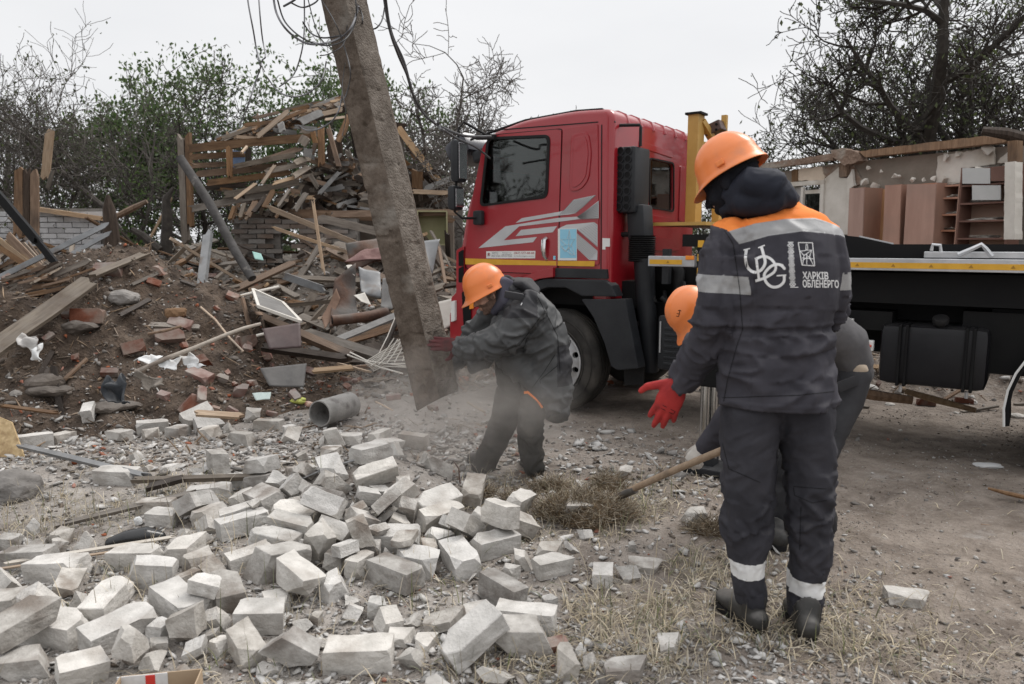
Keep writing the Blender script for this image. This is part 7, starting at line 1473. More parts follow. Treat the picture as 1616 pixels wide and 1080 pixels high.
BD = """-2573,4601,62,100,1,2,-2,0,110
-2005,4817,80,64,61,-33,-32,7,120
-2025,3986,80,100,-2,-2,-1,1,90
-1879,3769,95,100,2,2,-4,8,90
-1632,3753,116,100,1,-8,2,9,110
-1788,4170,96,99,-2,-3,11,2,100
-1718,4416,86,100,-7,-3,4,3,100
-1518,4267,134,96,-3,-12,-25,4,100
-1363,3573,143,95,-3,-4,31,5,105
-1157,3380,136,99,1,6,-12,6,100
-1095,3489,153,76,-63,14,-9,0,100
-1045,3140,135,24,18,-64,-71,10,120
-1359,3853,174,91,11,-9,-39,1,110
-1125,3633,172,22,2,-11,97,2,100
-913,2964,143,14,-32,-93,6,11,110
-1604,3405,102,97,-3,-4,-24,16,100
-1733,3214,127,100,0,-3,-6,3,100
-1576,3023,133,8,0,-68,-73,12,100
-1415,3153,121,90,1,-2,43,13,100
-1541,3272,133,72,-2,-2,70,14,100
-1209,2913,108,87,2,3,-49,4,105
-1347,2802,105,94,1,3,-33,5,110
-1665,2829,112,71,5,4,-71,6,100
-2038,3110,119,100,-2,-4,-6,0,105
-2303,3302,81,100,-3,-3,-2,1,100
-1509,2636,92,89,7,1,45,2,105
-1770,2636,103,100,4,3,-8,3,114
-2114,2792,102,100,3,-6,3,4,100
-2182,2949,107,80,41,-30,31,15,100
-1886,2945,128,59,27,5,76,7,80
-1781,2818,92,49,52,-66,-22,20,90
-989,2887,74,96,3,4,26,17,110
-993,2726,90,100,1,2,5,8,110
-1369,2655,75,34,39,-59,-62,21,80
-1173,2641,54,46,59,-51,42,22,70
-778,2988,93,91,4,0,42,9,100
-548,2514,60,100,1,-1,2,5,105
-824,2642,37,88,33,-35,-5,23,70
-414,3816,168,91,20,4,36,6,110
384,3968,84,66,-4,2,-75,10,125
-87,3847,53,31,-77,-55,-2,18,110
-909,3296,157,53,33,78,1,11,110
-584,3441,118,100,5,1,2,0,110
-528,3123,88,95,-2,2,-30,1,110
-443,3240,89,98,3,1,-18,12,110
-250,3297,80,83,4,-1,-55,2,110
-86,3469,83,95,2,2,30,3,105
182,3418,51,1,-81,-59,-1,13,90
182,3266,57,97,0,0,23,14,90
-376,3508,91,90,0,10,-41,15,100
18,3734,85,8,-94,-23,26,4,100
44,3329,53,100,1,0,4,24,90
-10,3200,51,90,0,0,43,25,80
-103,3171,51,40,-2,1,-92,20,80
-570,2862,63,100,5,2,3,21,80
-160,2869,35,96,0,4,27,19,90
-276,2754,59,99,2,-15,-3,16,90
-440,2660,41,100,-3,4,5,17,90
-336,2621,38,100,0,-4,-5,18,90
70,2779,54,99,-4,1,-10,5,105
33,2624,61,100,-1,-3,-7,7,120
-152,2532,118,93,11,-21,28,6,105
195,2436,66,99,7,-6,-13,22,100
-60,2426,23,82,42,-33,22,23,90
400,2439,47,100,-6,-3,0,19,100
421,3181,49,76,0,-1,65,8,80
540,3229,31,88,36,-27,14,24,80
646,3355,15,100,5,3,-5,16,90
599,2616,42,100,5,-3,-3,17,80
-844,5038,69,46,-30,-81,20,9,120
-952,5275,65,99,0,0,16,10,110
-1013,3957,315,52,3,-22,83,11,110
-819,4120,362,90,-1,1,44,0,100
-756,5398,67,72,-68,13,-12,1,100
-1023,5511,66,53,-60,-43,42,2,100
-1264,5536,46,100,1,-1,-7,12,100
-1320,5115,53,100,0,5,8,13,100
37,3929,124,49,26,-49,-67,3,100
-861,3445,155,92,-31,12,-22,14,100
-990,3695,222,87,-44,12,-17,4,100
-1345,4048,200,4,15,-90,41,15,100
-1731,3870,149,28,71,64,9,5,100
-114,3731,53,29,-11,-95,1,6,100
-65,3579,191,32,-34,-56,68,0,100
-35,2974,63,31,-26,-63,66,1,100
-383,3676,137,21,-29,78,-51,2,100
-1550,4327,219,30,-12,2,95,3,100
-460,4286,223,95,-11,24,17,7,100
-221,4013,165,73,11,-4,67,4,100
-220,3539,143,8,82,48,-30,5,100
-757,3879,302,86,-46,-19,13,6,100
-1448,3697,137,97,-1,-8,23,8,100
-1205,3880,237,31,39,84,20,9,100
-844,4860,78,99,-15,0,-1,10,100
748,4688,45,78,-61,12,-7,25,100
-55,5763,51,81,0,-5,59,11,100
-3645,5412,65,23,22,-67,-67,0,100
-3165,5710,28,2,24,97,0,12,100
-3578,5645,29,64,-3,-2,-76,1,90
-3003,5926,44,14,-17,74,-64,2,100
-2722,6158,85,42,-2,36,-83,3,114
-2927,5768,26,93,-4,-1,35,13,100
-2746,5850,32,69,-5,-2,-72,4,100
-2575,5999,58,87,33,13,34,14,110
-2406,6025,10,100,-3,-1,8,20,100
-2059,6066,29,100,-2,0,-5,5,100
-2325,6395,34,62,12,0,77,15,110
-2134,5604,33,97,-5,1,-22,7,110
-3565,6008,155,34,48,48,65,8,100
-2624,6104,10,93,6,14,-33,18,140
-1751,5629,45,39,-59,-70,3,9,100
-4698,5506,49,34,36,61,62,10,100
1028,3920,49,99,4,0,12,11,80
1108,3829,30,97,3,1,25,19,80
1711,2969,49,99,-1,2,-10,16,100
-1847,5866,35,94,3,-5,32,21,100
-2476,5836,26,72,-3,0,69,12,100
-2258,3459,67,95,3,0,30,22,70
-1340,3285,107,75,-29,60,1,23,80
-492,2755,48,35,58,-38,63,24,90
-814,3230,93,100,2,3,-2,13,90
-701,3177,97,57,-59,-38,43,14,80
-1655,3561,82,67,2,62,-41,25,80
-1579,3625,103,39,-10,-44,-80,15,80
-1842,4054,65,52,60,51,-33,20,80
-2745,5170,18,71,-45,48,25,21,80
-2356,4855,32,99,-1,-5,-11,17,90
-2513,4891,18,75,-44,44,20,22,80
-2118,4757,32,69,49,-13,52,23,80
-1655,4850,66,99,0,0,11,24,90
-1514,5093,39,52,-62,27,51,25,90
-1452,5464,44,100,-2,0,-5,20,100
-1102,2565,59,86,-5,-3,50,21,70
-870,2455,36,62,-53,25,53,22,70
-1745,2415,76,99,2,1,12,7,90
-1520,2405,69,94,6,7,33,8,90
-1317,2467,47,85,-49,10,14,23,90
-243,2304,39,69,0,2,-72,9,90
-365,2518,45,7,-85,18,50,24,80
-788,2769,59,97,2,5,-25,25,60
256,2567,42,94,-2,-4,35,20,60
157,2961,31,98,4,-10,17,21,60
-399,2794,35,30,2,-89,-33,22,60
300,3531,26,87,32,-36,-7,23,60
384,3690,31,86,37,-34,3,24,60
609,3537,33,100,6,-2,-6,25,50
286,2485,48,100,-2,1,-7,20,70
-1803,2500,189,84,8,-4,53,10,100
-1249,3537,122,92,5,-5,-38,21,55
-1522,3983,134,77,-11,-11,62,12,80
-308,3608,111,12,80,48,-33,5,62
-585,3555,127,39,-34,57,63,13,90
-612,3888,243,58,25,-5,77,25,91
-1101,5639,23,88,2,2,48,2,56
-956,3548,262,19,4,-47,86,0,89
-714,3298,214,45,-69,35,45,7,78
-589,3763,235,92,18,-23,25,8,92
-1346,3664,220,49,52,-69,3,23,63
-1340,4632,88,67,-66,30,-14,21,84
-407,3376,82,3,-24,77,-60,25,95
-548,3644,183,37,66,-61,21,1,75
-1363,5427,84,34,-37,-72,-48,12,90
-946,3580,141,44,30,84,10,24,70
-812,3626,174,18,-25,94,16,10,66
-726,3680,156,11,-39,92,-3,16,56
-1218,3204,124,4,-32,95,3,3,86
-816,3774,191,45,-58,61,-31,20,71
-1077,3270,107,28,3,-65,71,17,62
-712,3810,223,11,31,-94,-8,9,62
-753,3536,168,92,-1,25,30,7,86
-1005,3362,108,6,60,-22,-77,18,77
-661,3643,155,4,-35,4,94,16,73
-1319,5234,37,7,1,73,68,4,62
-1339,5300,28,73,68,-1,2,2,56
-1106,3818,224,43,33,-81,23,9,64
-645,3631,244,34,-14,91,-17,4,71
-648,3392,180,1,-30,95,9,16,56
-136,4063,82,12,25,-96,-5,16,78
-792,3722,177,74,7,-63,-23,25,59
-970,3798,271,40,-79,1,47,7,90
-726,3329,107,66,76,2,-1,1,79
-1430,4682,69,96,-10,-3,26,4,63
-1172,3979,286,18,79,51,-30,7,74
-757,3719,228,64,74,19,-1,12,68
-1162,3769,180,58,-64,8,50,23,88
-604,3320,70,27,17,-40,86,23,63
-2139,3502,79,17,-4,0,98,20,94
-1384,2468,135,76,-3,65,-6,15,90
-2563,3731,59,78,0,-3,62,20,93
-2558,3534,60,8,-1,0,100,7,74
-1405,2515,53,3,-100,4,-1,25,67
-801,2485,93,28,-18,-59,-73,7,92
-508,3308,169,8,-78,-62,-4,19,79
-1408,3001,107,64,61,30,35,13,66
-1238,2799,187,99,1,6,-11,14,68
-2392,3483,53,3,59,80,5,16,83
-1325,3083,112,51,73,-43,-13,22,93
-990,2535,80,42,9,-3,90,10,86
-1903,2769,123,63,-52,19,54,14,84
-734,2635,31,53,54,2,65,23,66
-1520,3473,93,45,64,-62,2,22,61
-2292,3558,76,72,3,-2,69,13,78
-685,2928,51,23,1,8,-97,18,63
-658,2826,51,81,20,-44,-33,24,67
-764,3196,172,91,-9,-4,40,8,61
-1185,2724,83,65,-48,33,49,21,85
-1557,2823,72,4,-45,-89,1,18,62
-834,2731,55,49,61,-62,-7,23,63
-1186,2543,54,72,10,-68,2,24,82
-1332,2563,50,38,-34,-55,66,25,70
-1246,2629,113,74,64,-13,17,13,94
-1154,2384,48,99,1,-8,14,22,65"""
# ------------------------------------------------------------ place the bricks
def proj_px(p):
    v = Vector(p) - Vector((0, 0, CAM_H)); c, s = math.cos(PITCH), math.sin(PITCH); y = v.y * c - v.z * s; z = v.y * s + v.z * c; return (808 + FPX * v.x / y, 540 - FPX * z / y)
ORD = ['first', 'second', 'third', 'fourth', 'fifth', 'sixth', 'seventh', 'eighth', 'ninth', 'tenth', 'eleventh', 'twelfth', 'thirteenth', 'fourteenth', 'fifteenth', 'sixteenth', 'seventeenth', 'eighteenth', 'nineteenth', 'twentieth', 'twenty-first', 'twenty-second', 'twenty-third', 'twenty-fourth', 'twenty-fifth']
for k, m in enumerate(BPM): m.materials.append(M_WBD if k % 3 == 1 else M_WBK)
KN = {'W': 'whole white brick', 'H': 'broken half white brick', 'S': 'thin white brick slab', 'F': 'jagged white brick lump'}
def zone(x, y):
    if y < 715 and x < 540: return 'at the foot of the dirt mound'
    if x > 1380: return 'alone on the bare earth at right'
    if x > 900: return 'in the grass between heap and standing man'
    if y < 830 and x > 430: return 'on the upper heap near the pushing man'
    if y < 860: return 'on the left slope of the heap' if x > 200 else 'at the left end of the heap'
    if y > 975: return 'along the bottom edge of the scene' if x > 450 else 'in the near left corner'
    return 'in the front rows of the heap' if x > 430 else 'in the front rows left of the heap'
rows = []
for ln in BD.split('\n'):
    v = [float(q) for q in ln.split(',')]; v = [q / 1e3 for q in v[:3]] + [q / 1e2 for q in v[3:7]] + [v[7], v[8] / 1e2]; i = int(v[7]); o = bpy.data.objects.new('white_brick', BPM[i]); COL.objects.link(o); o.location = v[:3]; o.rotation_mode = 'QUATERNION'; o.rotation_quaternion = v[3:7]; o.scale = (v[8] * .95,) * 3; o.location.z -= .010
    if v[2] < float(H(v[0], v[1])) - .05: o.location.z = float(H(v[0], v[1])) + .03
    x, y = proj_px(o.location); rows.append((zone(x, y), BPK[i][0], x, o))
cnt = {}
for z_, k, x, o in sorted(rows, key=lambda q: (q[0], q[1], q[2])):
    n = cnt.get((z_, k), 0); cnt[(z_, k)] = n + 1; alone = sum(1 for q in rows if q[0] == z_ and q[1] == k) == 1
    tag(o, (KN[k] + ' ' + z_) if alone else ('%s %s from the left %s' % (ORD[n], KN[k], z_)) if n < 25 else KN[k] + ' ' + z_, 'brick', 'white bricks of the toppled wall')
# ============================================================ rubble: single boards, bricks and sheets
NRM = lambda x, y: Vector((-(float(H(x + .08, y)) - float(H(x - .08, y))) / .16, -(float(H(x, y + .08)) - float(H(x, y - .08))) / .16, 1)).normalized()
rd = random.Random(77)
WM_ = {'brown': M_WBR, 'grey': M_WGR, 'dark': M_WDK, 'pale': M_WPL}
PMS = {}
def pboard(kind, L_, w, t, seed):
    key = (kind, seed)
    if key not in PMS: PMS[key] = plank_mesh(1, 1, 1, seed, .5); PMS[key].materials.append(WM_[kind])
    return PMS[key]
def loose_board(x, y, L_, w, t, kind, yaw, pitch, up=.02, label=None, group=None, name='plank'):
    n = NRM(x, y); z = Vector((math.cos(yaw), math.sin(yaw), 0)); z = (z - n * z.dot(n)).normalized(); z = (z * math.cos(pitch) + n * math.sin(pitch)).normalized(); xx = z.cross(n).normalized(); yy = z.cross(xx)
    M = Matrix((xx, yy, z)).transposed().to_4x4(); M.translation = on(x, y, up + abs(math.sin(pitch)) * L_ * .35); o = bpy.data.objects.new(name, pboard(kind, 1, 1, 1, rd.randint(0, 5))); COL.objects.link(o)
    o.matrix_world = M @ Matrix.Diagonal((w, t, L_, 1)); return tag(o, label, 'plank', group)
ADJ = {'brown': 'brown splintered', 'grey': 'grey weathered', 'dark': 'dark charred-looking', 'pale': 'pale freshly broken'}
nb = 0
while nb < 210:
    x = rd.uniform(-8.5, .0); y = rd.uniform(7.0, 12.2)
    if h_bank(x, y) < h_ground(x, y) + .02 or h_mound(x, y) > h_bank(x, y) + .05: continue
    px, py = proj_px(on(x, y))
    if not -60 < px < 740: continue
    k = rd.choices(list(WM_), (5, 6, 4, 2))[0]; L_ = rd.choice((rd.uniform(.3, .8), rd.uniform(.6, 1.9))); yaw = rd.choice((rd.gauss(-.5, .4), rd.gauss(.5, .4), rd.uniform(0, 3.14)))
    where = 'before the house' if px > 280 else 'beyond the dirt mound'
    loose_board(x, y, L_, rd.uniform(.05, .14), rd.uniform(.018, .05), k, yaw, rd.gauss(.06, .18), rd.uniform(.0, .14), ('%s %s board in rubble %s' % ('long' if L_ > 1.1 else 'short', ADJ[k], where)), 'loose boards in the rubble'); nb += 1
for i in range(26):
    x = rd.uniform(-6.3, -2.1); y = rd.uniform(5.9, 8.2)
    if h_mound(x, y) < h_ground(x, y): continue
    k = rd.choices(list(WM_), (4, 5, 3, 1))[0]; loose_board(x, y, rd.uniform(.15, .55), rd.uniform(.03, .07), rd.uniform(.015, .03), k, rd.uniform(0, 3.14), rd.gauss(.05, .12), .01, 'short %s splinter of wood on the dirt mound' % ADJ[k], 'wood scraps on the dirt mound')
# long named boards and poles
def nb_(name, L2, d0, d1, w, t, mat, label, cat='plank', **k):
    A, B = at(*L2[0], d0), at(*L2[1], d1); o = board_at(name, A, B, w / sc_((d0 + d1) / 2), t, mat, **k); return tag(o, label, cat)
nb_('plank', ((-25, 562), (146, 441)), 5.95, 7.0, 31, .035, M_WGR, 'wide grey-brown board leaning over the left flank of the dirt mound', face=(.2, -.6, .8))
nb_('plank', ((142, 437), (232, 400)), 7.0, 7.6, 12, .03, M_WGR, 'short weathered board on the crest of the dirt mound', face=(.2, -.6, .8))
nb_('post', ((316, 472), (329, 366)), 7.9, 8.6, 13, .06, M_GST, 'upright pale grey post standing in rubble right of the mound crest', 'post')
nb_('plank', ((490, 554), (645, 490)), 7.6, 8.1, 13, .02, M_SLT, 'grey laminated strip with yellow edge slanting behind the pole', face=(0, -.6, .8))
nb_('steel_channel', ((446, 435), (516, 458)), 9.3, 9.2, 11, .05, M_GST, 'bent dark steel channel in the rubble slope', 'channel')
nb_('plank', ((422, 327), (600, 400)), 9.9, 9.8, 8, .05, M_WPL, 'long pale rafter sliding down from the ruined house wall')
nb_('plank', ((432, 360), (560, 402)), 9.9, 9.9, 5, .04, M_WPL, 'thin pale rafter below the long one'); nb_('plank', ((494, 318), (511, 432)), 9.4, 9.2, 4, .03, M_WPL, 'thin upright lath standing before the ruined house')
nb_('plank', ((500, 343), (640, 376)), 10.2, 10.2, 12, .05, M_WGR, 'thick grey beam lying below the floor beam of the house')
nb_('plank', ((340, 470), (560, 610 - 45)), 8.4, 7.3, 12, .08, M_WBR, 'long brown beam running down the rubble toward the pipe', face=(0, -.6, .8)); nb_('plank', ((415, 548), (548, 567)), 7.3, 7.2, 12, .06, M_WDK, 'dark round-edged beam above the grey pipe', face=(0, -.6, .8))
nb_('plank', ((480, 525), (680, 590)), 7.9, 7.2, 16, .08, M_WGR, 'thick grey beam behind the white wire rack', face=(0, -.6, .8)); nb_('plank', ((490, 586), (560, 580)), 6.9, 6.9, 9, .03, M_WPL, 'yellowish splintered board just above the pipe', face=(0, -.6, .8))
nb_('plank', ((308, 652), (383, 657)), 5.75, 5.75, 10, .03, M_WPL, 'short pale timber block at the foot of the dirt mound', face=(0, -.6, .8))
nb_('plank', ((0, 640), (90, 652)), 5.7, 5.7, 5, .02, M_WBR, 'brown lath at the foot of the dirt mound far left', face=(0, -.6, .8)); nb_('plank', ((2, 890), (290, 845)), 3.2, 3.5, 6, .008, M_PLS, 'bundle-like whitish trim strip lying left in the foreground', face=(0, -.4, .9)); nb_('plank', ((0, 898), (250, 860)), 3.15, 3.42, 4, .008, M_WPL, 'second thin pale trim strip just in front of the whitish one', face=(0, -.4, .9))
nb_('metal_strip', ((30, 703), (232, 752)), 5.2, 4.5, 8, .03, M_GST, 'dark metal angle strip lying in front of the mound', 'metal strip', face=(0, -.5, .8)); nb_('plank', ((95, 828), (318, 775)), 3.75, 4.1, 9, .02, M_WGR, 'thin grey board among the bricks at left', face=(0, -.4, .9)); nb_('plank', ((210, 758), (430, 752)), 4.4, 4.3, 9, .03, M_WGR, 'grey lath lying behind the left bricks', face=(0, -.4, .9)); nb_('plank', ((232, 770), (290, 755)), 4.3, 4.35, 12, .03, M_WDK, 'short dark board beside the square white brick at left', face=(0, -.4, .9))
def rod(name, pts, r, mat, label, cat, n=8, flat=1.0): 
    P = [at(*p) for p in pts]; o = MB().tube([p - P[0] for p in P], r, n, True, flat).build(name, mat, None, smooth=True); o.location = P[0]; return tag(o, label, cat)
rod('steel_angle', [(381, 806, 3.78), (420, 785, 3.82), (470, 758, 3.9), (520, 737, 4.0), (575, 722, 4.05)], .012, M_GST, 'bent dark steel strip lying over the brick heap', 'steel strip', 6, .4)
rod('steel_rod', [(545, 835, 3.7), (600, 812, 3.75), (660, 800, 3.9)], .006, M_RST, 'thin rusty rod between bricks of the heap', 'rod'); rod('wire_loop', [(716, 765, 4.25), (710, 735, 4.3), (716, 728, 4.3), (724, 740, 4.28), (727, 775, 4.2)], .005, M_RST, 'small rusty wire loop sticking up from the heap', 'wire')
rod('white_stick', [(214, 587, 5.95), (262, 566, 5.95), (310, 548, 5.98), (360, 527, 6.05), (385, 518, 6.1), (412, 511, 6.15)], [.017, .018, .017, .015, .014, .013], pm('peeled_branch', (.36, .31, .26), (.48, .43, .37), 12, .8, .4, 40, c3=(.22, .18, .15), s3=6), 'long pale peeled branch lying across the dirt mound', 'branch')
rod('thin_branch', [(317, 485, 6.9), (340, 505, 6.7), (362, 533, 6.5), (384, 555, 6.4)], .009, M_WPL, 'thin straight stick on the right flank of the dirt mound', 'stick'); rod('thin_branch', [(234, 527, 6.4), (262, 522, 6.4), (286, 515, 6.4)], [.012, .013, .01], M_WBR, 'short brown twig near the middle of the dirt mound', 'stick')
rod('thin_branch', [(593, 704 - 70, 5.6), (620, 648, 5.5)], .006, M_WPL, 'small pale stick on the ground beyond the pole', 'stick'); rod('thin_branch', [(738, 635, 5.9), (765, 651, 5.7)], .01, M_WPL, 'short pale stick beyond the pushing man', 'stick')
rod('thin_branch', [(1560, 771, 4.3), (1590, 779, 4.2), (1640, 790, 4.1)], [.008, .014, .014], M_WBR, 'splintered brown stick at the right edge', 'stick'); rod('thin_branch', [(1548, 828, 3.85), (1600, 836, 3.8), (1640, 838, 3.8)], .006, M_WBR, 'thin twig at the right edge nearer than the splintered stick', 'stick')
rod('timber', [(1338, 617, 5.9), (1380, 624, 5.8), (1440, 632, 5.7)], [.04, .045, .035], M_WBR, 'brown timber lying under the truck bed', 'timber', 6); rod('timber', [(1430, 618, 6.0), (1480, 632, 5.8), (1540, 648, 5.6)], [.025, .03, .02], M_WPL, 'pale split timber under the fuel tank', 'timber', 6)
rod('dark_post', [(178, 430, 9.8), (176, 370, 9.8), (172, 330, 9.8), (170, 308, 9.8)], [.11, .10, .08, .02], M_WDK, 'dark broken tree stump post beside the white brick shed', 'post', 7); rod('dark_post', [(184, 342, 10.2), (208, 330, 10.2), (232, 318, 10.2)], [.04, .045, .03], M_WBR, 'short brown limb sticking out right of the dark stump post', 'post', 7)
rod('crooked_trunk', [(262, 400, 11.0), (264, 350, 11.0), (262, 315, 11.0), (274, 296, 11.0)], [.09, .08, .06, .02], M_BRK, 'dark dead trunk just left of the ruined house', 'tree trunk', 7); rod('crooked_trunk', [(252, 395, 10.8), (225, 372, 10.8), (208, 362, 10.8)], [.06, .06, .04], M_BRK, 'dark fallen limb left of the ruined house', 'tree trunk', 7)
# twisted steel at the far left
tag(nb_('rusty_beam', ((-10, 300), (62, 385)), 8.0, 7.7, 13, .05, M_BLK, 'x'), 'black twisted steel beam sloping down from the left edge', 'beam'); tag(nb_('rusty_beam', ((58, 380), (104, 436)), 7.7, 7.5, 10, .04, M_BLK, 'x'), 'lower bent end of the black twisted steel beam at left', 'beam')
nb_('steel_profile', ((-10, 443), (172, 353)), 7.6, 8.2, 8, .03, M_GST, 'upper long grey steel profile crossing before the shed', 'steel profile'); nb_('steel_profile', ((-10, 470), (175, 367)), 7.5, 8.1, 7, .03, M_GST, 'lower long grey steel profile crossing before the shed', 'steel profile')
nb_('steel_profile', ((0, 483), (36, 512)), 7.0, 6.8, 8, .03, M_GST, 'short grey steel piece beside the wide leaning board', 'steel profile')
for k, (a, b, w, m) in enumerate([((29, 375), (31, 266), 14, M_WBR), ((42, 375), (42, 268), 10, M_WDK), ((55, 376), (55, 270), 12, M_WBR)]): nb_('upright_board', (a, b), 11.0, 11.0, w, .04, m, '%s of three upright brown boards left of the white shed wall' % ('leftmost', 'darkest middle one', 'rightmost')[k], 'board')
nb_('upright_board', ((71, 286), (79, 206)), 11.4, 11.6, 13, .03, M_WPL, 'pale tilted board sticking up in front of the bare trees', 'board'); nb_('upright_board', ((74, 300), (84, 268)), 11.4, 11.4, 5, .03, M_WGR, 'small crosspiece board under the tilted pale board', 'board')
for k in range(9):
    a = -1.9 + k * .17; x0, y0 = 62 + k * 3, 432; L_ = rd.uniform(70, 110); o = nb_('plank', ((x0, y0), (x0 + L_ * math.cos(a) * .9, y0 + L_ * math.sin(a) * .9)) if False else ((x0, y0), (x0 - L_ * .25 - (8 - k) * 7, y0 - L_ * (.45 + .06 * (8 - k) * .5))), 8.6, 9.0, rd.uniform(7, 14), .02, M_WPL if k % 3 else M_WBR, 'x'); tag(o, 'pale broken board in the fan of boards below the black beam', 'plank', 'fan of broken boards at the far left'); o['label'] = '%s pale board from the left in the fan below the black beam' % ORD[k]
# splintered bundle below the wide board
for k in range(22):
    a = (rd.uniform(0, 60), rd.uniform(432, 492)); L_ = rd.uniform(40, 110); s_ = rd.gauss(-.32, .12); o = nb_('plank', (a, (a[0] + L_, a[1] + L_ * s_)), rd.uniform(6.9, 7.5), rd.uniform(7.0, 7.7), rd.uniform(3, 8), .02, rd.choice((M_WBR, M_WDK, M_WGR)), 'x'); o['label'] = 'splintered brown lath in the bundle above the wide leaning board'; o['group'] = 'splintered laths far left'
# ------------------------------------------------------------ sheets, cloths, odd things
def sheet(name, corners, mat, label, cat, amp=.03, th=.006, n=12, seed=0, f=6, crumple=0.0):
    P = [at(*c) for c in corners]; c0 = sum(P, Vector()) / 4; V = []
    nrm = (P[1] - P[0]).cross(P[3] - P[0]).normalized()
    for i in range(n + 1):
        for k in range(n + 1):
            u, v = i / n, k / n; p = (P[0] * (1 - u) + P[1] * u) * (1 - v) + (P[3] * (1 - u) + P[2] * u) * v; V.append(p - c0)
    V = np.array([v[:] for v in V]); q = V * f + seed * 3.3; d = vn3(q) * amp * 2 + vn3(q * 2.3) * amp * (.6 + crumple); V = V + np.array(nrm[:]) * d[:, None]
    if crumple: V += np.stack([vn3(q * 1.7 + 9), vn3(q * 1.7 + 19), vn3(q * 1.7 + 29)], 1) * amp * crumple * 2
    F = [(i * (n + 1) + k, (i + 1) * (n + 1) + k, (i + 1) * (n + 1) + k + 1, i * (n + 1) + k + 1) for i in range(n) for k in range(n)]
    me = mesh_np(name, V, F, True); o = link(name, me, mat); o.location = c0; m = o.modifiers.new('t', 'SOLIDIFY'); m.thickness = th; return tag(o, label, cat)
M_CLO = pm('white_cloth', (.52, .53, .53), (.66, .66, .66), 6, .9, .4, 40, c3=(.38, .36, .33), s3=6); M_RAG = pm('dark_blue_rag', (.022, .026, .032), (.05, .055, .062), 8, .95, .5, 60, dust=.3); M_RAG2 = pm('brown_ribbed_rag', (.10, .085, .07), (.18, .155, .13), 14, .95, .7, 90, dust=.3)
sheet('white_rag', [(208, 572, 5.96), (232, 560, 6.05), (256, 560, 6.05), (236, 573, 5.95)], M_CLO, 'white rag lying left under the peeled branch', 'cloth', .03, .004, 14, 1, 12, .8)
sheet('white_rag', [(283, 562, 6.0), (300, 555, 6.05), (324, 580, 5.92), (296, 578, 5.92)], M_CLO, 'larger white rag right of the peeled branch', 'cloth', .03, .004, 14, 2, 12, .8); sheet('white_rag', [(248, 574, 5.95), (282, 566, 5.98), (278, 584, 5.88), (262, 586, 5.88)], M_CLO, 'small white rag hanging below the peeled branch', 'cloth', .03, .004, 14, 3, 12, .8)
sheet('dark_rag', [(168, 606, 5.75), (200, 590, 5.85), (204, 628, 5.65), (166, 632, 5.62)], M_RAG, 'dark blue rag crumpled on the dirt mound', 'cloth', .06, .008, 16, 4, 9, .9); sheet('brown_rag', [(205, 592, 5.8), (246, 594, 5.78), (258, 618, 5.66), (222, 606, 5.7)], M_RAG2, 'brown ribbed rag beside the dark blue rag', 'cloth', .05, .008, 16, 5, 10, .9)
sheet('crumpled_rag', [(250, 412, 8.2), (262, 428, 8.1), (240, 440, 8.0), (228, 410, 8.2)], pm('dusty_net', (.25, .22, .19), (.36, .33, .29), 10, .95, .7, 60), 'dusty grey net draped over the mound crest', 'cloth', .08, .008, 14, 6, 7, .9)
sheet('crumpled_rag', [(32, 530, 6.15), (56, 524, 6.2), (62, 556, 6.05), (30, 556, 6.05)], pm('pale_paper', (.33, .32, .31), (.48, .46, .44), 10, .9, .4), 'pale crumpled paper at the left edge of the dirt mound', 'paper', .06, .006, 12, 7, 9, .9); sheet('crumpled_rag', [(44, 552, 6.05), (66, 546, 6.1), (66, 570, 6.0), (48, 566, 6.0)], M_CLO, 'small cream scrap below the pale crumpled paper', 'paper', .04, .006, 12, 8, 9, .9)
wfr = empty('insect_screen', tuple(at(436, 485, 7.6)), 0, 'white-framed insect screen lying tilted right of the dirt mound', 'window screen')
q_ = [at(400, 458, 8.0), at(408, 455, 8.05), at(474, 505, 7.4), at(462, 508, 7.35)]; q_ = [at(399, 457, 8.0), at(446, 478, 7.9), at(475, 508, 7.3), at(408, 484, 7.35)]
for a, b in zip(q_, q_[1:] + q_[:1]): MB().bar(a - wfr.location, b - wfr.location, .028, .028).build('screen_frame', M_PLS, wfr)
MB().quad(*[p - wfr.location for p in q_]).build('screen_mesh', M_SLT, wfr)
sheet('maroon_plate', [(414, 520, 6.9), (474, 510, 7.0), (476, 549, 6.85), (425, 552, 6.75)], pm('maroon_painted_steel', (.040, .022, .022), (.075, .045, .042), 5, .5, .2, dust=.15), 'dark maroon steel panel standing in the rubble above the pipe', 'panel', .004, .01)
sheet('dark_plate', [(410, 582, 6.4), (484, 574, 6.5), (480, 612, 6.3), (425, 610, 6.25)], pm('dark_steel', (.045, .042, .040), (.085, .08, .076), 5, .6, .3, dust=.2), 'dark grey steel sheet lying left of the pipe', 'panel', .006, .008)
sheet('grey_laminate', [(664, 382, 8.7), (694, 378, 8.7), (682, 433, 8.5), (672, 410, 8.5)], pm('grey_laminate', (.19, .195, .20), (.25, .255, .26), 3, .5, .05), 'grey laminated panel standing between pole and truck', 'panel', .003, .012)
sheet('white_sheet', [(690, 478, 8.2), (716, 472, 8.2), (716, 512, 8.0), (695, 524, 8.0)], M_PLS, 'white board leaning beside the truck bumper', 'panel', .004, .015)
sheet('steel_sheet', [(528, 440, 8.4), (560, 420, 8.6), (566, 500, 8.2), (520, 515, 8.0)], M_RST, 'big bent rusty steel sheet in the middle of the rubble slope', 'steel sheet', .09, .008, 14, 9, 3); sheet('steel_sheet', [(506, 500, 8.1), (530, 455, 8.3), (536, 470, 8.3), (512, 520, 8.0)], pm('tan_rusty_steel', (.16, .095, .065), (.24, .155, .11), 5, .8, .4), 'tan rusted sheet edge left of the big rusty sheet', 'steel sheet', .05, .01, 12, 10, 3)
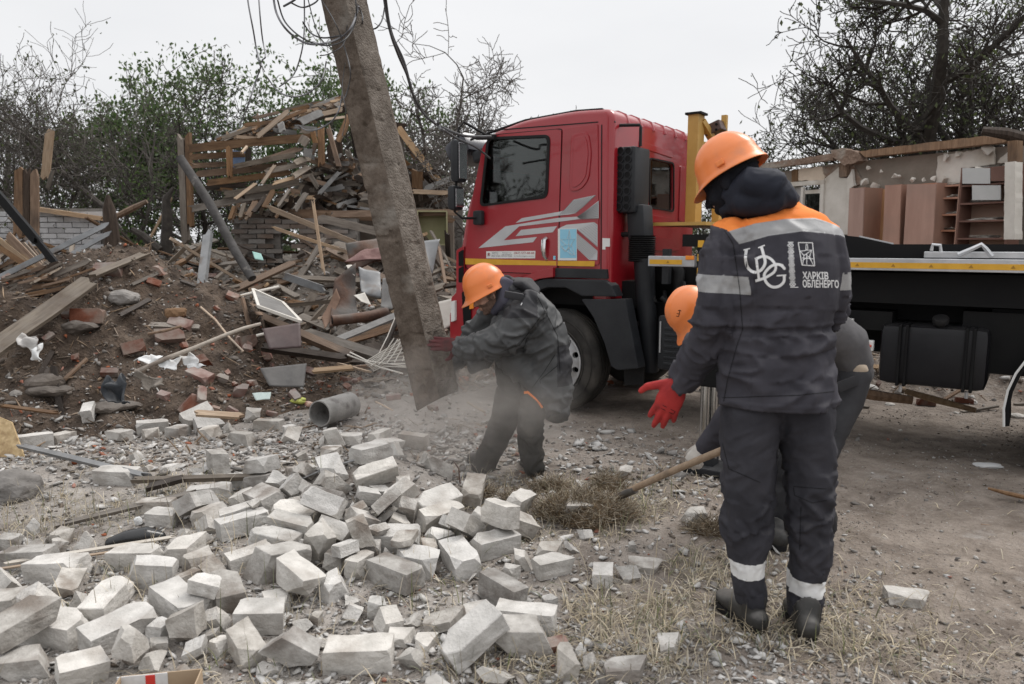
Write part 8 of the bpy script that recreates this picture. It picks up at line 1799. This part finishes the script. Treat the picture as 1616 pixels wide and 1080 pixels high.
sheet('steel_sheet', [(545, 385, 9.2), (600, 372, 9.3), (615, 408, 9.0), (552, 420, 9.0)], M_RST, 'dark twisted sheet iron beneath the floor beam', 'steel sheet', .10, .008, 14, 11, 3); sheet('rug', [(544, 416, 8.9), (580, 398, 9.1), (610, 396, 9.1), (612, 410, 8.9)], pm('reddish_carpet', (.12, .06, .055), (.20, .12, .11), 10, .95, .5), 'reddish-brown rug hanging in folds over the rubble', 'rug', .06, .015, 14, 12, 4)
sheet('steel_sheet', [(566, 425, 8.7), (600, 430, 8.7), (602, 470, 8.4), (570, 462, 8.4)], M_GST, 'grey-green sheet metal piece behind the slanting pole', 'steel sheet', .07, .006, 14, 13, 4); sheet('steel_sheet', [(604, 440, 8.5), (622, 436, 8.5), (620, 490, 8.3), (600, 484, 8.3)], M_SLT, 'mottled grey sheet left of the slanting pole', 'steel sheet', .05, .006, 14, 14, 4)
sheet('plastic_sheet', [(558, 466, 8.2), (576, 463, 8.2), (586, 482, 8.1), (570, 476, 8.1)], M_PLS, 'white plastic shard above the rusty pipe', 'sheet', .02, .004, 8, 15); sheet('plastic_sheet', [(546, 420, 8.6), (556, 420, 8.6), (560, 436, 8.5), (552, 430, 8.5)], M_PLS, 'small white shard near the big rusty sheet', 'sheet', .02, .004, 8, 16)
sheet('plastic_sheet', [(398, 458 - 60, 9.0), (412, 402, 9.0), (416, 412, 8.9), (402, 410, 8.9)], pm('teal_plastic', (.18, .34, .31), (.25, .42, .38), 5, .5, .1), 'small teal plastic scrap under the house wall', 'sheet', .02, .004, 8, 17); sheet('plastic_sheet', [(398, 622, 5.95), (428, 620, 6.0), (426, 632, 5.85), (404, 630, 5.85)], pm('pale_green_sheet', (.28, .34, .33), (.38, .44, .42), 20, .6, .2, stretch=(6, 1, 1)), 'pale green corrugated scrap left of the pipe', 'sheet', .02, .005, 10, 18)
mb = MB()
rp = rod('rusty_pipe', [(524, 506, 7.9), (556, 503, 8.0), (585, 499, 8.1), (612, 493, 8.2)], .058, M_RST, 'rusty pipe with open end lying in the rubble slope', 'pipe', 14)
MB().cyl((-.004, -.006, .0), (.02, 0, 0), .04, 14).build('pipe_mouth', M_BLK, rp)
# the wide grey pipe at the foot of the slope
pp0, pp1 = at(503, 617, 6.05), at(552, 616, 6.45); pz = float(H(pp0.x, pp0.y)); R_ = .113
pp0.z = pz + R_ + .02; pp1.z = float(H(pp1.x, pp1.y)) + R_ + .02; ax2 = (pp1 - pp0).normalized(); pr_ = empty('grey_pipe', tuple(pp0), 0, 'wide short grey asbestos-cement pipe lying open end toward the left', 'pipe')
Q = ax2.to_track_quat('Z', 'Y').to_matrix().to_4x4(); Lp = (pp1 - pp0).length
MB().lathe([(R_, 0), (R_, Lp), (R_ - .011, Lp), (R_ - .011, 0)], 40, Q, True).build('pipe_shell', pm('mottled_cement', (.20, .195, .185), (.31, .30, .285), 8, .85, .4, 40, c3=(.10, .09, .085), s3=7, t3=(.58, .7)), pr_, smooth=True)
# white wire rack
wr = empty('wire_rack', tuple(at(600, 575, 7.2)), 0, 'bent white wire rack lying fanned out left of the slanting pole', 'wire rack')
def wseg(pts, r=.006): MB().tube([at(*p) - wr.location for p in pts], r, 5).build('rack_wire', M_PLS, wr, smooth=True)
for k in range(9): u = k / 8; wseg([(640 + 6 * u, 530 + 50 * u, 7.2), (615 - 10 * u, 548 + 30 * u, 7.2), (575 + 14 * u, 572 + 14 * u, 7.15)])
for k in range(5): u = k / 4; wseg([(585 + 50 * u, 578 - 8 * u, 7.1), (600 + 44 * u, 560 - 20 * u + 8, 7.15), (622 + 24 * u, 534 + 6 * u, 7.2)])
wseg([(598, 558, 7.2), (612, 530, 7.4), (624, 500, 7.6)]); wseg([(552, 556, 7.2), (580, 570, 7.15), (640, 578, 7.1)], .008); wseg([(548, 560, 7.2), (600, 580, 7.1), (636, 590, 7.05)], .008)
rod('white_pipe', [(405, 530, 7.1), (430, 524, 7.1), (445, 520, 7.1)], .014, M_PLS, 'short white plastic pipe beside the maroon panel', 'pipe'); rod('white_pipe', [(372, 470, 8.0), (400, 462, 8.1), (440, 453, 8.3)], .018, M_PLS, 'white plastic pipe above the insect screen', 'pipe')
# pale yellow cabinet at the end of the house
yc = empty('yellow_cabinet', tuple(at(680, 376, 11.4)), .1, 'pale yellow open cabinet between the pole and the truck mirrors', 'cabinet'); M_PY = pm('pale_yellow_paint', (.26, .25, .13), (.34, .325, .19), 4, .7, .1, dust=.2)
for c_, d_ in (((-.2, .15, .15), (.02, .3, .5)), ((.25, .15, .15), (.02, .3, .5)), ((.02, .15, .41), (.47, .3, .02)), ((.02, .15, -.1), (.47, .3, .02)), ((.02, .3, .15), (.45, .01, .5))): MB().box(c_, d_).build('cabinet_board', M_PY, yc)
# OSB corner at the left edge
ob = MB().prism([(-.3, 0), (.20, 0), (.06, .26), (-.3, .40)], .018, Matrix.Translation((0, 0, 0)) @ Matrix.Rotation(R(68), 4, 'X')).build('chipboard_offcut', pm('yellow_chipboard', (.36, .25, .12), (.56, .42, .24), 26, .75, .3, 30, c3=(.30, .2, .1), s3=14), None); ob.location = hit(-2, 722); tag(ob, 'yellowish chipboard offcut at the left edge before the mound', 'board')
# concrete clod at left edge, cardboard box, black shoe, bag
def rock(name, p, s, mat, label, cat='stone', seed=0, group=None, sub=2):
    bm = bmesh.new(); bmesh.ops.create_icosphere(bm, subdivisions=sub, radius=.5); V = np.array([v.co[:] for v in bm.verts]); d = vn3(V * 2.2 + seed * 5) * .55 + vn3(V * 5 + seed) * .25 + vn3(V * 12 + seed) * .08
    for v, q in zip(bm.verts, d): v.co *= 1 + float(q); v.co = Vector((v.co.x * s[0], v.co.y * s[1], v.co.z * s[2]))
    me = bpy.data.meshes.new(name); bm.to_mesh(me); bm.free(); o = link(name, me, mat); o.location = p; return tag(o, label, cat, group)
M_CLOD = pm('clay_clod', (.06, .045, .034), (.12, .095, .075), 9, .95, .8, 35, dust=.2, rnd=.2); M_STN = pm('grey_stone', (.13, .12, .112), (.24, .225, .21), 8, .92, .6, 35, rnd=.2, dust=.3)
p_ = hit(12, 790); rock('concrete_lump', p_ + Vector((0, .05, .05)), (.30, .3, .22), M_STN, 'big grey concrete lump at the left edge with dry roots over it', 'concrete lump', 3, None, 4)
bx = empty('cardboard_box', tuple(hit(244, 1138)), R(10), 'open brown cardboard box with red print at the bottom edge', 'box'); M_CRD = pm('cardboard', (.33, .24, .16), (.42, .32, .22), 4, .8, .1, spec=.2)
for c_, d_ in (((0, -.1, .05), (.26, .004, .12)), ((0, .1, .05), (.26, .004, .12)), ((-.13, 0, .05), (.004, .2, .12)), ((.13, 0, .05), (.004, .2, .12)), ((0, 0, 0), (.26, .2, .004))): MB().box(c_, d_).build('box_side', M_CRD if c_[1] != .1 else M_CRD, bx)
MB().box((-.06, .097, .085), (.16, .003, .05)).build('box_label', M_PRT, bx); MB().box((-.035, .0945, .085), (.03, .002, .045)).build('red_print', pm('red_print_ink', (.6, .04, .03), None, 5, .6, 0), bx)
mb = MB(); limb3(mb, [Vector((-.11, 0, .03)), Vector((-.04, 0, .045)), Vector((.05, 0, .05)), Vector((.11, 0, .035))], [.03, .045, .05, .03], [.03, .04, .045, .03], 16, (0, 0, 1)); p_ = hit(215, 862)
me_ = fuse('black_shell', mb, .006, pm('glossy_black_plastic', (.01, .01, .011), (.02, .02, .02), 5, .25, 0), None); me_.location = p_; me_.rotation_euler = (0, 0, .3); tag(me_, 'glossy black rounded plastic piece among the left bricks', 'plastic piece')
for k, (x, y, m, lb) in enumerate([(470, 634, pm('lime_plastic_bag', (.42, .46, .08), (.55, .58, .16), 8, .45, .2), 'lime yellow plastic bag in front of the grey pipe'), (486, 640, pm('pink_plastic_bag', (.52, .25, .22), (.62, .5, .4), 20, .45, .2), 'pink and cream wrapper beside the lime plastic bag'), (393, 650, MATS['lime_plastic_bag'], 'small lime scrap at the foot of the mound'), (1560, 737, pm('white_powder', (.55, .55, .55), (.66, .66, .66), 9, .9, .3), 'white spilled patch on the bare earth at right')]):
    p_ = hit(x, y); w = (.16, .12, .05, .20)[k]; o = rock('plastic_bag' if k < 3 else 'white_patch', p_ + Vector((0, 0, .01)), (w, w * .6, .03 if k == 3 else .07), m, lb, 'plastic bag' if k < 3 else 'spill', 20 + k, None, 3)
p_ = hit(218, 829); rock('paper_scrap', p_ + Vector((0, 0, .02)), (.05, .04, .05), M_CLO, 'small bright white scrap among the left bricks', 'paper', 31)
# red bricks and clods on the mound and around
RBP = []
for s_ in range(7):
    m = brick_proto('W' if s_ < 3 else 'H', 200 + s_); m.name = 'red_brick'; m.materials.append(M_RBR); RBP.append(m)
def red(x, y, s, yaw, lb=None, up=.03, big=False, grp='red bricks in the rubble'):
    p_ = hit(x, y); n = NRM(p_.x, p_.y); o = bpy.data.objects.new('red_brick', rd.choice(RBP[:3] if big else RBP)); COL.objects.link(o); o.location = p_ + n * up; q = n.to_track_quat('Z', 'Y') if False else Vector((0, 0, 1)).rotation_difference(n); o.rotation_mode = 'QUATERNION'; o.rotation_quaternion = q @ Quaternion((0, 0, 1), yaw) @ Quaternion((1, 0, 0), rd.gauss(0, .3)); o.scale = (s,) * 3; return tag(o, lb or 'small broken red brick lying in the dark rubble', 'brick', grp)
for (x, y, s, a, lb) in [(143, 503, 1.2, .2, 'pale-smeared red brick high on the left of the mound'), (108, 502, .7, .5, 'small orange-red brick left of the smeared one'), (316, 598, 1.0, -.4, 'whole red brick on the right foot of the mound'), (300, 644, .9, 1.2, 'upright dark red brick beside the pale timber block'), (380, 620, 1.0, .1, 'whole red brick above the pale green scrap'), (266, 535, 1.1, .6, 'brown broken brick right of the mound centre'), (212, 553, 1.0, .7, 'tan half brick above the left white rag'), (247, 430, 1.0, 0, 'red brick on the mound crest at right'), (172, 430, 1.1, .1, 'red brick on the mound crest at left'),
    (175, 592, .6, .3, 'small orange brick next to the dark blue rag'), (333, 672, .4, .3, 'tiny orange brick bit in the white chips'), (526, 640, .9, .1, 'red brick below the grey pipe'), (558, 606, .6, .2, 'small red brick right of the pipe'), (320, 575, .9, .5, 'dark red brick below the larger white rag'), (388, 542, 1.0, 1.0, 'brown brick left of the maroon panel'), (365, 652, .5, 0, 'orange brick chip at the mound foot'), (878, 1028, .4, .3, 'orange brick chip by the lower white bricks'), (792, 955, .25, .3, 'tiny orange chip in the grass'), (490, 590, .7, 0, 'orange red brick beside the dark steel sheet'), (285, 515, .9, 0, 'brown half brick near the thin twig')]: red(x, y, s, a, lb)
for i in range(54):
    x = rd.uniform(0, 700) if i % 3 == 0 else rd.uniform(260, 700); y = rd.uniform(430, 660)
    red(x, y, rd.uniform(.3, .7), rd.uniform(0, 3.1))
for i in range(44):
    x = rd.uniform(0, 470); y = rd.uniform(450, 655); p_ = hit(x, y)
    if h_mound(p_.x, p_.y) < h_ground(p_.x, p_.y): continue
    s_ = rd.uniform(.04, .12); rock('clod', p_ - Vector((0, 0, .01)), (s_, s_ * rd.uniform(.5, .9), s_ * rd.uniform(.35, .6)), M_CLOD if i % 3 else M_STN, ('dark earth clod on the dirt mound' if i % 3 else 'grey stone bedded in the dirt mound'), 'clod' if i % 3 else 'stone', i, 'clods and stones on the mound')
for (x, y, w, h_, lb, m) in [(195, 474, .30, .15, 'flat grey stone high on the dirt mound', M_STN), (275, 498, .26, .14, 'rust-orange foam lump on the mound', pm('rust_orange_lump', (.12, .065, .03), (.22, .13, .07), 9, .9, .6)), (75, 620, .38, .12, 'large dark felt slab on the left of the mound', M_CLOD), (70, 608, .30, .2, 'dark tar-paper slab far left', M_CLOD), (175, 645, .42, .1, 'dark pointed slab at the mound foot', M_CLOD), (120, 520, .34, .14, 'dark slab below the smeared red brick', M_CLOD)]:
    rock('slab' if m is not M_STN else 'flat_stone', hit(x, y) + Vector((0, 0, .02)), (w, w * .7, h_), m, lb, 'slab', int(x), None, 3)
# bits under and beyond the truck
for i in range(46):
    x = rd.uniform(1150, 1660); y = rd.uniform(560, 640) if i % 2 else rd.uniform(610, 660); p_ = hit(x, y)
    if i % 3 == 0: loose_board(p_.x, p_.y, rd.uniform(.2, .8), rd.uniform(.03, .09), .02, rd.choice(('brown', 'pale', 'grey')), rd.uniform(-.6, .4), rd.gauss(0, .1), .01, 'short wood scrap on the rubble strip beyond the truck', 'scraps beyond the truck')
    elif i % 3 == 1: red(x, y, rd.uniform(.3, .7), rd.uniform(0, 3), 'small red brick bit on the strip beyond the truck', grp='brick bits beyond the truck')
    else: s_ = rd.uniform(.05, .16); rock('plaster_lump', p_, (s_, s_, s_ * .5), M_WBK, 'pale plaster lump on the strip beyond the truck', 'stone', i, 'plaster lumps beyond the truck')

# ------------------------------------------------------------ give look-alikes a label that finds each one
def relabel():
    g = {}
    for o in SC.objects:
        if o.parent is None and o.get('label') and o.get('category'): g.setdefault(o['label'], []).append(o)
    for lb, os_ in g.items():
        if len(os_) < 2: continue
        q = [(proj_px(o.matrix_world.translation if o.rotation_mode != 'QUATERNION' else o.location), o) for o in os_]; q = [((p[0], p[1]), o) for p, o in q]
        nb_ = max(1, math.ceil(len(q) / 12)); q.sort(key=lambda t: t[0][1]); m = math.ceil(len(q) / nb_)
        for b in range(nb_):
            part = sorted(q[b * m:(b + 1) * m], key=lambda t: t[0][0]); row = '' if nb_ == 1 else (' in %s row' % (('far', 'near') if nb_ == 2 else ('farthest', 'middle', 'nearest') if nb_ == 3 else ('farthest', 'second', 'third', 'fourth', 'fifth', 'sixth', 'seventh'))[b])
            for k, (_, o) in enumerate(part): o['label'] = ' '.join((lb + row + ', ' + ORD[k] + ' from left').split()[:16])
relabel()
# ============================================================ what nobody could count
rs = np.random.RandomState(12)
U11 = unit_rocks(8, 5); UF = unit_rocks(6, 9, .45)
def ground_pts(n, x0, x1, y0, y1):
    px = rs.uniform(x0, x1, n); py = rs.uniform(y0, y1, n); c, s = math.cos(PITCH), math.sin(PITCH)
    rx = (px - 808) / FPX; rz = -(py - 540) / FPX; ry = c + rz * s; rzz = -s + rz * c; Y = CAM_H / (-rzz / ry); X = rx / ry * Y; return X, Y, px, py
def gravel(name, n, box, smin, smax, mats, w, dens, seed, protos=U11, flat=.7, label=None):
    X, Y, px, py = ground_pts(n * 3, *box); k = rs.rand(len(X)) < dens(X, Y, px, py); X, Y = X[k][:n], Y[k][:n]; n = len(X)
    s = smin * (smax / smin) ** (rs.rand(n) ** 2.6); s = s * np.clip(Y / 3.6, .8, 1.6); Z = H(X, Y) + s * .12
    scl = np.stack([s * rs.uniform(.8, 1.5, n), s * rs.uniform(.7, 1.1, n), s * rs.uniform(.45, .9, n) * flat], 1); e = np.stack([rs.normal(0, .35, n), rs.normal(0, .35, n), rs.uniform(0, 6.28, n)], 1)
    mi = rs.choice(len(mats), n, p=np.array(w) / sum(w)); return scatter(name, protos, np.stack([X, Y, Z], 1), scl, e, mats, 'stuff', label, mi, seed)
def D_rub(X, Y, px, py):
    m = .22 + 1.1 * np.clip(fbm(X * 1.6, Y * 1.6, 3) + .25, 0, 1)
    right = sstep(.9, 1.9, X - .1 * Y); m = m * (1 - .9 * right)
    heap = np.exp(-(((X + 1.0) / 1.4) ** 2 + ((Y - 3.6) / 1.0) ** 2)); front = np.exp(-(((X + 2.6) / 2.2) ** 2 + ((Y - 5.35) / .45) ** 2)); mid = np.exp(-(((X - .6) / 1.2) ** 2 + ((Y - 4.7) / .5) ** 2))
    return np.clip(m + heap * .7 + front * 1.2 + mid * .9 * (1 - right * .5), .015, 1)
M_G1 = pm('pale_chip', (.36, .345, .325), (.52, .505, .485), 9, .92, .4, 60, rnd=.25, island=True, coords='World', spec=.2); M_G2 = pm('grey_chip', (.17, .155, .142), (.28, .26, .24), 9, .92, .4, 60, rnd=.3, island=True, coords='World', spec=.2)
M_G3 = pm('brown_chip', (.09, .07, .055), (.17, .14, .115), 9, .92, .4, 60, rnd=.3, island=True, coords='World', spec=.2); M_G4 = pm('red_chip', (.24, .085, .05), (.33, .14, .09), 9, .92, .4, 60, rnd=.25, island=True, coords='World', spec=.2)
M_G5 = pm('wood_chip', (.14, .10, .07), (.28, .21, .15), 9, .9, .3, 60, rnd=.4, island=True, coords='World', spec=.2)
gravel('gravel', 38000, (-350, 1950, 668, 1240), .006, .05, [M_G1, M_G2, M_G3, M_G4], (5, 6, 3, .25), D_rub, 3)
gravel('brick_shards', 4400, (-250, 1250, 680, 1200), .03, .10, [M_G1, M_G2, M_G1], (6, 2, 3), lambda X, Y, px, py: D_rub(X, Y, px, py) ** 1.6, 4, UF, .8)
gravel('fine_grit', 26000, (900, 1950, 640, 1240), .0035, .018, [M_G2, M_G3, M_G1], (4, 5, 1.5), lambda X, Y, px, py: .3 + fbm(X * 2, Y * 2, 2), 5)
def rubble(name, n, xr, yr, mats, w, smin, smax, seed, cond, stick=.35):
    X = rs.uniform(*xr, n * 3); Y = rs.uniform(*yr, n * 3); k = cond(X, Y); X, Y = X[k][:n], Y[k][:n]; n = len(X); s = smin * (smax / smin) ** (rs.rand(n) ** 1.8); lg = rs.rand(n) < stick
    scl = np.stack([s * np.where(lg, rs.uniform(2, 6, n), rs.uniform(.8, 1.5, n)), s * np.where(lg, .35, rs.uniform(.6, 1.1, n)), s * np.where(lg, .22, rs.uniform(.3, .9, n))], 1); e = np.stack([rs.normal(0, .5, n), rs.normal(0, .45, n), rs.uniform(0, 6.28, n)], 1)
    mi = rs.choice(len(mats), n, p=np.array(w) / sum(w)); mi = np.where(lg & (rs.rand(n) < .8), len(mats) - 1, mi); return scatter(name, U11, np.stack([X, Y, H(X, Y) + s * .15], 1), scl, e, mats, 'stuff', None, mi, seed)
MM = [M_G1, M_G2, M_G3, M_G4, M_G5]
rubble('mound_crumbs', 18000, (-8, -1.6), (5.3, 9), [M_G1, M_G2, M_G3, M_G4, M_G5], (.6, 1.6, 6, .7, .8), .012, .07, 6, lambda X, Y: (h_mound(X, Y) > h_ground(X, Y) - .02), .28)
rubble('rubble_fragments', 14000, (-10.5, .6), (6.9, 12.5), MM, (2.2, 3, 3, 1.2, 3), .02, .16, 7, lambda X, Y: (h_bank(X, Y) > h_ground(X, Y) - .04) & (h_mound(X, Y) < h_bank(X, Y) + .02), .42)
rubble('far_rubble', 5000, (.6, 7.5), (6.8, 11.5), MM, (3, 3, 3, 1.3, 2), .015, .12, 8, lambda X, Y: (h_far(X, Y) > h_ground(X, Y) - .03), .25)
rubble('mound_foot_chips', 3800, (-5.4, .2), (5.0, 7.4), MM, (7, 4, 2, .6, .8), .012, .08, 9, lambda X, Y: (h_mound(X, Y) < h_ground(X, Y) + .06) & (rs.rand(len(X)) < np.exp(-((Y - 5.6) / .9) ** 2) * 1.2), .15)
# ------------------------------------------------------------ dry grass
def blades(name, X, Y, L_, lean, mats, mi, seed, wid=.0028):
    n = len(X); r = np.random.RandomState(seed); az = r.uniform(0, 6.28, n); Z = H(X, Y); d = np.stack([np.cos(az), np.sin(az), np.zeros(n)], 1); sd = np.stack([-d[:, 1], d[:, 0], np.zeros(n)], 1); P = np.stack([X, Y, Z - .004], 1)
    V = np.zeros((n, 7, 3)); bend = lean
    for k, (t, w) in enumerate(((0, 1), (.4, .9), (.75, .6), (1, 0))):
        a = bend * (.35 + .65 * t); c = P + (d * np.sin(a)[:, None] + np.array([0, 0, 1]) * np.cos(a)[:, None]) * (L_ * t)[:, None]; c[:, 2] = np.maximum(c[:, 2], P[:, 2] + .006)
        if k < 3: V[:, 2 * k] = c - sd * wid * w; V[:, 2 * k + 1] = c + sd * wid * w
        else: V[:, 6] = c
    B = (np.arange(n) * 7)[:, None]; F = np.concatenate([B + np.array([[0, 1, 3]]), B + np.array([[0, 3, 2]]), B + np.array([[2, 3, 5]]), B + np.array([[2, 5, 4]]), B + np.array([[4, 5, 6]])], 0)
    me = mesh_np(name, V.reshape(-1, 3), F)
    for m in mats: me.materials.append(m)
    me.polygons.foreach_set('material_index', np.tile(mi, 5).astype(np.int32)); o = link(name, me); return tag(o, kind='stuff')
M_S1 = leaf_mat('straw', (.42, .35, .24), (.60, .53, .40)); M_S2 = leaf_mat('faded_straw', (.28, .235, .17), (.42, .365, .28)); M_S3 = leaf_mat('olive_grass', (.14, .155, .075), (.23, .24, .13))
def grass_zone(n, box, dens, seed, l0, l1, lean, w=(5, 4, 1.4), name='dry_grass', wid=.0028):
    X, Y, px, py = ground_pts(n * 4, *box); cl = .5 + 1.5 * fbm(X * 2.4 + 5, Y * 2.4, 3); k = rs.rand(len(X)) < np.clip(dens(X, Y, px, py) * cl, 0, 1); X, Y = X[k][:n], Y[k][:n]; m = len(X)
    blades(name, X, Y, rs.uniform(l0, l1, m), np.clip(rs.normal(lean, .45, m), .05, 1.52), [M_S1, M_S2, M_S3], rs.choice(3, m, p=np.array(w) / sum(w)), seed, wid)
def gA(X, Y, px, py):
    a = np.exp(-(((px - 1150) / 260) ** 2 + ((py - 990) / 70) ** 2)) * .62 + np.exp(-(((px - 900) / 160) ** 2 + ((py - 800) / 38) ** 2)) * 1.1 + np.exp(-(((px - 1080) / 110) ** 2 + ((py - 860) / 60) ** 2)) + np.exp(-(((px - 180) / 190) ** 2 + ((py - 780) / 50) ** 2)) * .45
    return a + .10 * (px < 1150) * (py > 730) + .015
grass_zone(9000, (-200, 1800, 700, 1230), gA, 1, .025, .09, 1.05); grass_zone(16000, (-200, 1800, 700, 1230), gA, 2, .04, .14, 1.42, (6, 4, .5), 'lying_straw', .0022)
grass_zone(700, (700, 1500, 730, 1150), gA, 3, .10, .20, .5, (5, 2, 3), 'tall_grass', .002)
grass_zone(1500, (0, 760, 760, 1080), lambda X, Y, px, py: .3 + 0 * X, 4, .08, .20, .5, (5, 3, 2), 'grass_between_bricks', .002)
# turned-over turf lump in front of the shovel and sods around the hole
def turf(cx, cy, w, h_, n, seed, label):
    p_ = hit(cx, cy); o = rock('turf_sod', p_ + Vector((0, .03, .0)), (w, w * .6, h_), pm('rooty_soil', (.085, .058, .036), (.17, .125, .08), 14, .95, .9, 60, bdist=.01), label, 'turf', seed, None, 4); r = np.random.RandomState(seed)
    a = r.uniform(0, 6.28, n); u = np.sqrt(r.rand(n)); X = p_.x + u * w * .62 * np.cos(a); Y = p_.y + .03 + u * w * .38 * np.sin(a); zz = h_ * .5 * np.sqrt(np.clip(1 - u ** 2, 0, 1)); L_ = r.uniform(.03, .12, n); az = r.uniform(0, 6.28, n); el = r.uniform(-.4, 1.0, n)
    c = np.stack([X, Y, p_.z + zz], 1) - np.array(o.location[:]); d = np.stack([np.cos(az) * np.cos(el), np.sin(az) * np.cos(el), np.sin(el)], 1) * L_[:, None]; s_ = np.cross(d, r.normal(0, 1, (n, 3))); s_ /= np.linalg.norm(s_, axis=1)[:, None] + 1e-9; s_ *= .0016
    m_ = c + d * .55 + r.normal(0, .012, (n, 3)); V = np.stack([c - s_, c + s_, m_ + s_, m_ - s_, c + d], 1).reshape(-1, 3); B = (np.arange(n) * 5)[:, None]; F = [tuple(x) for x in np.concatenate([B + np.array([[0, 1, 2, 3]])], 0)] + [tuple(x) for x in (B + np.array([[3, 2, 4]]))]
    me = mesh_np('grass_roots', V, F); me.materials.append(M_S2); me.materials.append(leaf_mat('brown_roots', (.10, .068, .038), (.20, .145, .09)) if 'brown_roots' not in MATS else MATS['brown_roots']); me.polygons.foreach_set('material_index', r.randint(0, 2, len(me.polygons)).astype(np.int32)); q = link('grass_roots', me, None, o); q['kind'] = 'stuff'
turf(925, 822, .46, .24, 3200, 1, 'torn dry grass sod heaped on the shovel blade'); turf(962, 778, .20, .18, 500, 2, 'dark brown root clump behind the shovel blade'); rock('dug_earth', hit(806, 826), (.26, .18, .07), M_CLOD, 'dark dug earth in the hole where the pole stood', 'earth', 8, None, 3)
turf(815, 800, .16, .10, 600, 3, 'dark sod on the edge of the pole hole'); turf(755, 792, .16, .12, 500, 4, 'grassy sod left of the pole hole'); turf(1120, 845, .20, .10, 500, 5, 'brown earth crumbs beside the standing man'); turf(870, 775, .22, .08, 600, 6, 'flattened dry tuft behind the pole hole')
# ------------------------------------------------------------ dust raised by the pole
def dust():
    c = at(715, 690, 4.75); lo = Vector((c.x - .85, c.y - .75, 0.02)); hi = Vector((c.x + 1.0, c.y + .5, 1.1)); m = bpy.data.materials.new('airborne_dust'); m.use_nodes = True; nt = m.node_tree; nt.nodes.clear(); N = nt.nodes.new; L = nt.links.new
    out = N('ShaderNodeOutputMaterial'); pv = N('ShaderNodeVolumePrincipled'); L(pv.outputs[0], out.inputs['Volume']); pv.inputs['Color'].default_value = (.82, .78, .74, 1); pv.inputs['Anisotropy'].default_value = .2
    tc = N('ShaderNodeTexCoord'); g = N('ShaderNodeVectorMath'); g.operation = 'LENGTH'; L(tc.outputs['Object'], g.inputs[0]); mr = N('ShaderNodeMapRange'); mr.inputs[1].default_value = 1.0; mr.inputs[2].default_value = .1; L(g.outputs['Value'], mr.inputs[0])
    no = N('ShaderNodeTexNoise'); no.inputs['Scale'].default_value = 2.2; no.inputs['Detail'].default_value = 3; L(tc.outputs['Object'], no.inputs['Vector']); nr = N('ShaderNodeMapRange'); nr.inputs[1].default_value = .36; nr.inputs[2].default_value = .66; L(no.outputs[0], nr.inputs[0])
    m1 = N('ShaderNodeMath'); m1.operation = 'MULTIPLY'; L(mr.outputs[0], m1.inputs[0]); L(nr.outputs[0], m1.inputs[1]); m2 = N('ShaderNodeMath'); m2.operation = 'MULTIPLY'; m2.inputs[1].default_value = 2.4; L(m1.outputs[0], m2.inputs[0]); L(m2.outputs[0], pv.inputs['Density'])
    mb = MB(); ell(mb, (0, 0, 0), (1, 1, 1), None, 24); o = mb.build('dust_cloud', m, None, smooth=True); o.location = (c.x + .05, c.y - .15, .48); o.scale = (.85, .62, .52); tag(o, kind='stuff')
dust()
